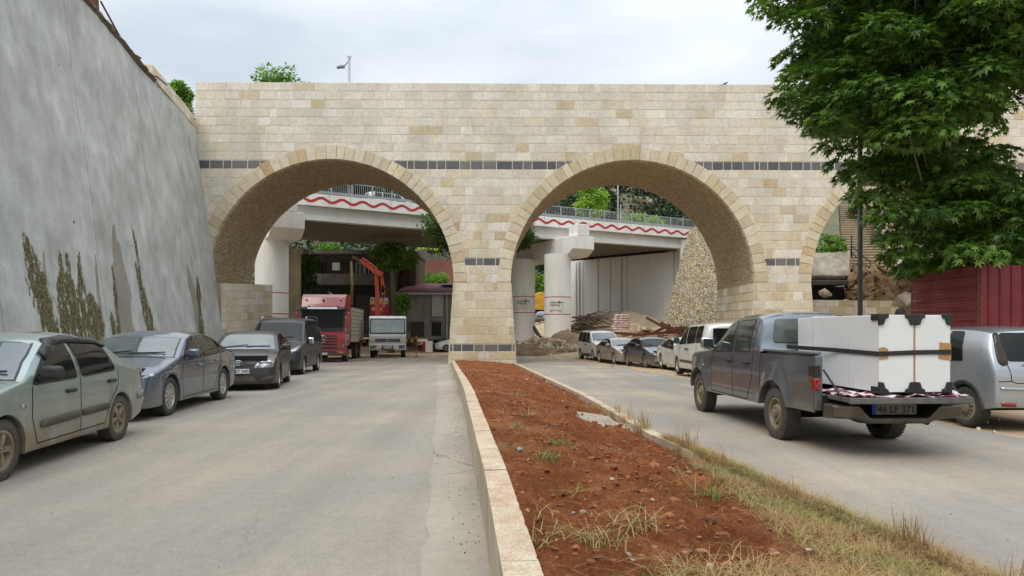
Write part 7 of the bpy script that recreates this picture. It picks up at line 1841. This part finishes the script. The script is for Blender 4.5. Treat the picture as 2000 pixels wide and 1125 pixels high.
# red corrugated fence
def corr(name, a, c, z0, ztop, vertical, m, parent):
    a, c = Vector(a), Vector(c); L_ = (c-a).length; d_ = (c-a).normalized(); n_ = Vector((-d_.y, d_.x)); b = MB()
    prof = [(0, 0), (.11, 0), (.135, .03), (.165, .03), (.19, 0), (.22, 0)]
    if vertical:
        u = 0; cols = []
        while u < L_:
            for du, o in prof[:-1]: cols.append((min(u+du, L_), o))
            u += .22
        for u, o in cols:
            p = a+d_*u-n_*o; z_ = np.interp(u, [0, L_], ztop); b.v += [(p.x, p.y, z0), (p.x, p.y, z_)]
        b.f = [(2*i, 2*i+2, 2*i+3, 2*i+1) for i in range(len(cols)-1)]
    else:
        z = z0; rows_ = []
        while z < max(ztop): rows_ += [(z+du*1.0, o) for du, o in prof[:-1]]; z += .22
        H = rows_[-1][0]-z0; nseg = 12
        for z, o in rows_:
            for k in range(nseg+1):
                u = L_*k/nseg; f_ = np.interp(u, [0, L_], ztop); p = a+d_*u-n_*(o+.012*math.sin(k*1.3)); b.v.append((p.x, p.y, z0+(z-z0)*(f_-z0)/(H)))
        k = nseg+1; b.f = [(j*k+i, j*k+i+1, (j+1)*k+i+1, (j+1)*k+i) for j in range(len(rows_)-1) for i in range(nseg)]
    b.m = [0]*len(b.f); b.c = [None]*len(b.f); return b.build(name, m, parent, solid=.004)
M_fen = mat('dark_red_sheet', (122, 30, 40), (96, 22, 32), 1.5, .4, .04, 20, speck=.12); M_fen2 = mat('weathered_red_sheet', (132, 52, 58), (110, 38, 46), 2.5, .5, .04, 20)
t = thing('metal_fence', 'dark red corrugated metal fence behind the silver hatchback', 'fence', (0, 0, 0))
corr('horizontal_sheet', (9.42, 16.05), (9.62, 14.0), .0, (2.80, 2.80), False, M_fen2, t); corr('vertical_sheet', (9.64, 14.02), (15.5, 13.4), 0, (2.78, 2.74), True, M_fen, t)
b = MB(); b.box(9.57, 9.63, 14.02, 14.1, 0, 2.85).box(12.4, 12.46, 13.8, 13.88, 0, 2.75).box(9.42, 9.48, 16.06, 16.12, 0, 2.8); b.build('post', M_rust, t)
# ---------------------------------------------------------------- cargo ties, blanket, people, bird
def box_l(x0, x1, y0, y1, z0, z1, m, name, bevel=.003):
    b = MB(); b.box(x0, x1, y0, y1, z0, z1); o = b.build(name, m, None, bevel=bevel); o.location = on_truck(0, 0, 0); o.rotation_euler = (0, 0, yaw); return o
YL, YR = .495, -.32; ZS = 1.19
b = MB()
pts = [(3.56-xc, YL+.16, 1.24), (4.1-xc, YL+.012, 1.21), (4.8-xc, YL+.008, 1.20), (X1+.004, YL+.010, 1.205), (X1+.012, YL-.01, 1.205), (X1+.010, .1, 1.20), (X1+.010, YR+.02, 1.185), (X1+.004, YR-.012, 1.185), (4.6-xc, YR-.01, 1.20), (3.6-xc, YR-.2, 1.22)]
vs = []
for i, p in enumerate(pts): vs += [(p[0], p[1], p[2]-.026), (p[0], p[1], p[2]+.026)]
b.add(vs, [(2*i, 2*i+2, 2*i+3, 2*i+1) for i in range(len(pts)-1)]); b.tube([(3.42-xc, YL+.30, 1.34), (3.46-xc, YL+.27, 1.24), (3.56-xc, YL+.16, 1.24)], [.03, .02, .015], 6)
o = b.build('tie_strap', mat('black_webbing', (34, 32, 32), (44, 42, 40), 30, .8), solid=.004); o.location = on_truck(0, 0, 0); o.rotation_euler = (0, 0, yaw); tag(o, 'black strap holding the white furniture units on the pickup', 'strap')
def card(name, P, label):
    b = MB(); b.add(P, [tuple(range(len(P)))]); o = b.build(name, M_card, solid=.005); o.location = on_truck(0, 0, 0); o.rotation_euler = (0, 0, yaw); return tag(o, label, 'cardboard', 'cardboard pads under the strap')
e = YL+.006
card('cardboard_pad', [(X1-.30, e, 1.25), (X1-.02, e, 1.30), (X1+.004, e, 1.29), (X1+.004, e, 1.12), (X1-.28, e, 1.10)], 'torn brown cardboard pad under the strap on the long side of the white unit')
b = MB(); P = [(X1+.0055, YL+.004, 1.30), (X1+.0055, YL-.13, 1.31), (X1+.0055, YL-.125, 1.28), (X1+.0055, YL-.14, 1.13), (X1+.0055, YL+.004, 1.11)]
b.add(P, [(0, 1, 2, 3, 4)]); b.build('folded_flap', M_card, [o_ for o_ in bpy.data.objects if o_.name.startswith('cardboard_pad')][0], solid=.004)
card('cardboard_pad', [(X1+.0065, YR+.10, 1.24), (X1+.0065, YR+.05, 1.26), (X1+.0065, YR-.004, 1.25), (X1+.0065, YR-.004, 1.12), (X1+.0065, YR+.10, 1.13)], 'small brown cardboard pad under the strap at the far corner of the white unit')
o = box_l(X1-.05, X1-.0, .077, .093, .80, 1.60, M_card, 'cardboard_strip'); tag(o, 'narrow brown cardboard strip pressed between the two white furniture units', 'cardboard')
b = MB()
for z in (1.20+.05, 1.20-.075): b.box(X1-.92, X1-.72, YL+.001, YL+.006, z, z+.012)
o = b.build('slot_handle', M_blkp); o.parent = [q for q in bpy.data.objects if q.name.startswith('white_cabinet')][0]
# blanket: crumpled patterned cloth under the units
M_blk = bpy.data.materials.new('maroon_white_blanket'); M_blk.use_nodes = True
def _blk():
    b = NB(M_blk); co = b.n('TexCoord').outputs['Object']
    w = b.n('TexNoise', {'Vector': co, 'Scale': 9, 'Detail': 2}).outputs[0]
    col = b.ramp(w, [(.46, lin((96, 28, 48))), (.54, lin((216, 202, 206)))])
    p = b.n('BsdfPrincipled', {'Base Color': col, 'Roughness': .95}); b.t.links.new(p.outputs[0], b.n('OutputMaterial').inputs[0])
_blk()
b = MB(); nx_, ny_ = 34, 44
for i in range(nx_+1):
    for j in range(ny_+1):
        x = 4.45-xc+(X1+.05-4.45+xc)*i/nx_; y = -.66+1.32*j/ny_; f_ = .035*noise.noise(Vector((x*6, y*6, 1)))+.02*noise.noise(Vector((x*15, y*15, 2)))
        rise = .13*max(0, (y-.42)/.24)*max(0, 1-(x-4.45+xc)/1.0); b.v.append((x, y, .725+f_*(1 if not (.0 < 0) else 0)+rise-.0))
k = ny_+1; b.f = [(i*k+j, (i+1)*k+j, (i+1)*k+j+1, i*k+j+1) for i in range(nx_) for j in range(ny_)]; b.m = [0]*len(b.f); b.c = [None]*len(b.f)
o = b.build('blanket', M_blk, None, True, solid=.012); o.location = on_truck(0, 0, 0); o.rotation_euler = (0, 0, yaw); tag(o, 'crumpled maroon and white blanket under the white furniture units', 'blanket')

def person(label, loc, rz, shirt, trousers, lean=0.0, cap_c=(40, 34, 30), h=1.78, squat=0, arm=0):
    """one continuous skinned body with clothing parts; faces local -y"""
    t = thing('person', label, 'person', loc, rz); k = h/1.78; hip = .92*k-squat; c_, s_ = math.cos(lean), math.sin(lean)
    def up(y, z): return (-(z)*s_+y*c_, hip+z*c_+y*s_)      # (y, z) of a torso point
    J = {}; E = []
    def j(n, x, y, z, r): J[n] = (x, y, z, r)
    y, z = up(0, 0); j('hip', 0, y, z, .135); y, z = up(0, .25*k); j('waist', 0, y, z, .125); y, z = up(0, .46*k); j('chest', 0, y, z, .15); y, z = up(.0, .57*k); j('neck', 0, y, z, .055)
    y, z = up(-.02, .66*k); j('jaw', 0, y, z, .07); y, z = up(-.015, .76*k); j('skull', 0, y, z, .092); y, z = up(0, .81*k); j('crown', 0, y, z, .07)
    E += [('hip', 'waist'), ('waist', 'chest'), ('chest', 'neck'), ('neck', 'jaw'), ('jaw', 'skull'), ('skull', 'crown')]
    for sg, q in ((-1, 'l'), (1, 'r')):
        y, z = up(0, .50*k); j('sh'+q, sg*.19*k, y, z, .06); ys, zs = y, z
        a = arm; j('el'+q, sg*.25*k, ys-.26*math.sin(a), zs-.28*math.cos(a), .042); j('wr'+q, sg*.22*k, ys-.26*math.sin(a)-.24*math.sin(a+.5), zs-.28*math.cos(a)-.24*math.cos(a+.5), .028)
        j('ha'+q, sg*.21*k, ys-.26*math.sin(a)-.32*math.sin(a+.5), zs-.28*math.cos(a)-.32*math.cos(a+.5), .03)
        y, z = up(0, -.03); j('th'+q, sg*.10*k, y, z, .095); j('kn'+q, sg*.12*k, y-.06-squat*.6, (hip)*.52, .058); j('an'+q, sg*.12*k, y+.02, .09, .04); j('to'+q, sg*.13*k, y-.17, .04, .035)
        E += [('chest', 'sh'+q), ('sh'+q, 'el'+q), ('el'+q, 'wr'+q), ('wr'+q, 'ha'+q), ('hip', 'th'+q), ('th'+q, 'kn'+q), ('kn'+q, 'an'+q), ('an'+q, 'to'+q)]
    def skin(name, keep, m, grow=0, parent=t, root=None):
        ns = [n for n in J if n in keep]; es = [(ns.index(a), ns.index(c)) for a, c in E if a in keep and c in keep]
        me = bpy.data.meshes.new(name); me.from_pydata([J[n][:3] for n in ns], es, []); me.materials.append(m); o = bpy.data.objects.new(name, me); COL.objects.link(o); o.parent = parent
        sm = o.modifiers.new('skin', 'SKIN'); sv = me.skin_vertices[0].data if me.skin_vertices else None
        if sv is None:
            bpy.context.view_layer.objects.active = o; me.attributes
        if me.skin_vertices:
            for i, n in enumerate(ns): r_ = J[n][3]+grow; me.skin_vertices[0].data[i].radius = (r_, r_*(.75 if n in ('hip', 'waist', 'chest') else 1))
            me.skin_vertices[0].data[ns.index(root) if root else 0].use_root = True
        ss = o.modifiers.new('sub', 'SUBSURF'); ss.levels = ss.render_levels = 2; return o
    skin('body', set(J), mat('skin', (176, 128, 100), (160, 112, 86), 6, .55)); skin('shirt', {'waist', 'chest', 'shl', 'shr', 'ell', 'elr', 'hip'}, shirt, .014); skin('trousers', {'hip', 'thl', 'thr', 'knl', 'knr', 'anl', 'anr'}, trousers, .016)
    hb = MB(); x, y, z, r = J['skull']
    hb.lathe([(.001, .125), (.06, .115), (.095, .07), (.106, .0), (.10, -.03)], 16, 'z', 0, (0, y+.012, z)); hb.build('hair', mat('dark_hair', cap_c), t, True)
    fb = MB()
    for sg in (-1, 1): fb.blob((sg*.034, y-.088, z-.01), .011, 1, amp=0)
    fb.build('eyes', M_darkgap, t); nb = MB(); nb.blob((0, y-.10, z-.035), .016, 2, amp=0, sq=(.8, 1.1, 1.4)); nb.build('nose', mat('skin', (176, 128, 100)), t, True)
    eb = MB()
    for sg in (-1, 1): eb.blob((sg*.095, y+.0, z-.02), .022, 3, amp=0, sq=(.4, .8, 1.2))
    eb.build('ears', mat('skin', (176, 128, 100)), t, True); mb_ = MB(); mb_.box(-.025, .025, y-.09, y-.078, z-.075, z-.067); mb_.build('mouth', mat('lips', (130, 80, 70)), t)
    for sg, q in ((-1, 'l'), (1, 'r')):                      # five fingers per hand
        x, y, z, r = J['ha'+q]; f = MB()
        for n_ in range(4): xx = x+(n_-1.5)*.017*1.0; f.tube([(xx, y, z), (xx, y-.01, z-.045-.006*(n_ in (1, 2))), (xx, y-.028, z-.075-.008*(n_ in (1, 2)))], [.0095, .0085, .006], 6)
        f.tube([(x-sg*.02, y-.015, z+.02), (x-sg*.045, y-.03, z-.01), (x-sg*.045, y-.04, z-.035)], [.011, .009, .007], 6); f.build('fingers', mat('skin', (176, 128, 100)), t, True)
    return t
person('person with dark hair standing behind the white furniture units, only the head showing', (8.25, 14.5, .0), R(200), mat('brown_shirt', (96, 74, 58)), mat('dark_trousers', (44, 44, 50)), h=1.90)
rt = RT_; fl = rt.matrix_basis @ Vector((3.3, -.25, 1.3)) if False else Matrix.Translation(rt.location) @ Matrix.Rotation(rt.rotation_euler.z, 4, 'Z') @ Vector((2.95, -.25, 2.62))
person('person in a blue shirt bending forward behind the red lorry cab roof', fl, R(-95), mat('blue_shirt', (48, 62, 104), (40, 52, 90)), mat('dark_trousers', (44, 44, 50)), lean=.55, h=1.80, arm=.9)
rz_ = rt.rotation_euler.z
b = MB(); b.box(2.8, 3.7, -.8, .1, 1.28, 1.9); o = b.build('wooden_crate', M_board, bevel=.02); o.location = rt.location; o.rotation_euler = (0, 0, rz_); tag(o, 'boarded crate standing in the cargo body of the red lorry', 'crate')
bpy.data.objects.remove(o)
# bird on the parapet
p = at(1413, 158, 37.6); t = thing('bird', 'small dark pigeon perched on the bridge parapet, left of the plane tree', 'bird', (p.x, 37.4, ZT))
M_bird = mat('bird_grey', (70, 70, 74), (48, 48, 52), 8, .7)
b = MB(); vs = []
prof = [(-.17, .13, .004), (-.12, .14, .028), (-.06, .15, .05), (.0, .165, .062), (.06, .19, .055), (.10, .225, .036), (.125, .255, .028), (.15, .268, .026), (.17, .262, .018), (.195, .255, .004)]
b.tube([(x, 0, z) for x, z, r in prof], [r for x, z, r in prof], 10); b.build('body', M_bird, t, True)
b = MB(); b.prism([(-.29, .095), (-.14, .125), (-.14, .145), (-.29, .11)], 'y', -.03, .03); b.build('tail', M_bird, t)
b = MB()
for s_ in (-1, 1): b.tube([(.03, s_*.055, .18), (-.06, s_*.065, .165), (-.17, s_*.035, .14)], [.03, .03, .006], 6)
b.build('wings', mat('bird_wing', (54, 54, 58)), t, True)
b = MB()
for s_ in (-1, 1): b.tube([(0, s_*.02, .12), (.005, s_*.02, .0)], .006, 5); b.tube([(-.02, s_*.02, .004), (.03, s_*.02, .004)], .005, 5)
b.build('legs', M_rust, t)

# ---------------------------------------------------------------- grass, stones and weeds of the soil strip
def grass_mat():
    m = bpy.data.materials.new('grass_blades'); m.use_nodes = True; b = NB(m)
    a = b.n('Attribute', attribute_name='leaf').outputs['Fac']
    col = b.ramp(a, [(0, lin((88, 116, 50))), (.22, lin((122, 136, 70))), (.36, lin((160, 144, 96))), (.7, lin((184, 160, 112))), (1, lin((126, 84, 52)))])
    p = b.n('BsdfPrincipled', {'Base Color': col, 'Roughness': .75, 'Specular IOR Level': .2}); tr = b.n('BsdfTranslucent', {'Color': col})
    b.t.links.new(b.n('MixShader', {0: .3, 1: p.outputs[0], 2: tr.outputs[0]}).outputs[0], b.n('OutputMaterial').inputs[0]); return m
M_grass = grass_mat()
def blades(name, P, H, lean, W_, C, label, cat, seed, group=None, kind='stuff', seg=3):
    rg = np.random.default_rng(seed); n = len(P); az = rg.uniform(0, 2*math.pi, n); d = np.stack([np.cos(az), np.sin(az), np.zeros(n)], 1); s_ = np.stack([-np.sin(az), np.cos(az), np.zeros(n)], 1)
    vs = np.zeros((n, 2*seg+1, 3)); 
    for k in range(seg+1):
        t = k/seg; c = P+d*(lean*H*t**1.8)[:, None]+np.array([0, 0, 1])*(H*(t-np.clip(lean-.8, 0, 2)*.5*t**2.4))[:, None]
        if k < seg: w = (W_*(1-t*.75))[:, None]; vs[:, 2*k] = c-s_*w; vs[:, 2*k+1] = c+s_*w
        else: vs[:, 2*seg] = c
    fs = []; nv = 2*seg+1
    me = bpy.data.meshes.new(name); quads = [(2*k, 2*k+1, 2*k+3, 2*k+2) for k in range(seg-1)]; tri = (2*seg-2, 2*seg-1, 2*seg)
    base = (np.arange(n)*nv)[:, None]; li = np.concatenate([base+np.array(q)[None] for q in quads]+[base+np.array(tri)[None]], 1).reshape(-1)
    me.vertices.add(n*nv); me.vertices.foreach_set('co', vs.astype(np.float32).ravel()); me.loops.add(len(li)); me.loops.foreach_set('vertex_index', li.astype(np.int32))
    per = [4]*(seg-1)+[3]; tot = np.tile(per, n); st = np.concatenate([[0], np.cumsum(tot)[:-1]]); me.polygons.add(n*seg); me.polygons.foreach_set('loop_start', st.astype(np.int32)); me.polygons.foreach_set('loop_total', tot.astype(np.int32)); me.update(calc_edges=True)
    a = me.attributes.new('leaf', 'FLOAT', 'FACE'); a.data.foreach_set('value', np.repeat(C, seg).astype(np.float32)); me.materials.append(M_grass)
    o = bpy.data.objects.new(name, me); COL.objects.link(o); return tag(o, label, cat, group, kind)
rg = np.random.default_rng(77); P, H, Ln, W_, C = [], [], [], [], []
def tuft(x, y, n, r, h, dry, lean=(.4, 1.6), w=.004):
    for _ in range(n):
        a, q = rg.uniform(0, 6.28), r*rg.random()**.7; X, Y = x+q*math.cos(a), y+q*math.sin(a)
        z = soil_n(X, Y) if kl(Y)+.17 < X < kr(Y)-.03 else g(X, Y)+(.10 if X < kr(Y)+.06 else .01)
        P.append((X, Y, z-.005)); H.append(h*rg.uniform(.45, 1.15)); Ln.append(rg.uniform(*lean)); W_.append(w*rg.uniform(.5, 1.2)); C.append(np.clip(dry+rg.normal(0, .13), 0, .86))
for k in range(980):                         # dense dry verge on the right side, near the camera
    Y = 2.4+6.2*rg.random()**1.25; e = kr(Y); wd_ = np.interp(Y, [2.4, 3.0, 3.5, 4.6, 5.8, 7.5, 8.6], [2.5, 2.3, 1.15, .85, .6, .2, .08])
    x = e+.14-wd_*rg.random()**1.3; patch = noise.noise(Vector((x*1.6, Y*1.6, 3)))
    dry = np.clip(.66-.85*patch, .12, .86); tuft(x, Y, 32, .14, .085+.05*rg.random(), dry, (.7, 2.6), .0027)
for x, y, n, h, dry in ((2.02, 7.9, 70, .3, .95), (2.12, 6.9, 60, .25, .9), (1.8, 9.4, 110, .32, .55), (1.72, 10.3, 60, .34, .6), (1.65, 11.2, 60, .22, .55), (1.5, 12.3, 50, .2, .5), (2.5, 4.3, 120, .22, .98), (2.75, 3.6, 110, .2, .95), (2.2, 5.6, 100, .2, .93)): tuft(x, y, n, .14, h, dry, (.1, .7))
for px, py, n, h, dry in ((1100, 880, 60, .16, .1), (1072, 918, 55, .14, .12), (1028, 822, 60, .16, .3), (1010, 850, 50, .13, .35), (1120, 985, 14, .15, .35), (1080, 1050, 12, .10, .7), (1120, 1075, 16, .10, .4), (1150, 770, 50, .14, .35), (1200, 770, 50, .16, .3), (1220, 800, 50, .16, .45), (1010, 775, 30, .1, .3), (1180, 1050, 18, .10, .5), (1060, 1095, 50, .12, .5), (1180, 1095, 60, .12, .4), (1240, 1060, 60, .16, .5), (980, 818, 20, .1, .5), (1330, 900, 30, .12, .4), (1390, 950, 60, .2, .2)):
    s_ = (py-HZ)/1.15; Y = F/s_; tuft((px-1000)/s_, Y, n, .12, h, dry, (.8, 2.4))
# scattered cut straw lying on the soil
for k in range(260):
    Y = 2.3+rg.random()**1.4*12; tuft(rg.uniform(kl(Y)+.2, kr(Y)-.1), Y, 2, .05, .10, .62, (2.5, 4.5), .0022)
blades('grass', np.array(P), np.array(H), np.array(Ln), np.array(W_), np.array(C), 'dry straw and green grass along the right edge of the red soil strip', 'grass', 5)
b = MB(); rd = random.Random(21)
for k in range(2200):
    Y = 2.2+rd.random()**1.6*24; X = rd.uniform(kl(Y)+.2, kr(Y)-.1); r = rd.uniform(.004, .017)*(2.0 if rd.random() < .07 else 1)
    c = rd.choice([lin((124, 74, 46)), lin((106, 62, 38)), lin((150, 98, 64))]) if rd.random() < .93 else rd.choice([lin((184, 168, 146)), lin((146, 140, 132))])
    b.blob((X, Y, soil_n(X, Y)+r*.35), r*1.3, k, amp=.35, sq=(1.2, 1, .7), col=c)
tag(b.build('soil_clods', M_rub), 'soil clods and small pale stones lying on the red soil strip', 'stones', kind='stuff')
b = MB()
for k in range(420):
    Y = 2.5+rd.random()**1.3*26; X = kl(Y)-abs(rd.gauss(0, .13))-.01; r = rd.uniform(.002, .007); b.blob((X, Y, g(X, Y)+.012+r*.3), r, k, amp=.3, col=rd.choice([lin((150, 138, 120)), lin((120, 100, 80)), lin((130, 80, 54))]))
for k in range(160):
    Y = 3+rd.random()**1.3*20; X = rd.uniform(-6, kl(Y)) if rd.random() < .6 else rd.uniform(kr(Y)+.1, 6); r = rd.uniform(.002, .006); b.blob((X, Y, g(X, Y)+.014), r, k, amp=.3, col=lin((128, 116, 98)))
tag(b.build('road_grit', M_rub), 'grit and crumbs lying along the kerb and on the road', 'grit', kind='stuff')
# patch of grey cement spill on the soil
b = MB(); P_ = []
for k in range(28):
    a = 2*math.pi*k/28; rr = 1+.25*noise.noise(Vector((math.cos(a)*2, math.sin(a)*2, 3))); P_.append((1.42+.48*rr*math.cos(a), 10.1+.75*rr*math.sin(a)))
b.v = [(1.42, 10.1, soil_z(1.42, 10.1)+.045)]
for q in (.5, 1):
    for x, y in P_: X, Y = 1.42+(x-1.42)*q, 10.1+(y-10.1)*q; b.v.append((X, Y, soil_n(X, Y)+(.03 if q < 1 else -.005)))
b.f = [(0, 1+j, 1+(j+1) % 28) for j in range(28)]+[(1+j, 29+j, 29+(j+1) % 28, 1+(j+1) % 28) for j in range(28)]; b.m = [0]*len(b.f); b.c = [None]*len(b.f)
tag(b.build('cement_spill', mat('grey_cement', (176, 166, 150), (140, 124, 108), 8, .95, .2, 30, fine=.4), None, True), kind='structure')
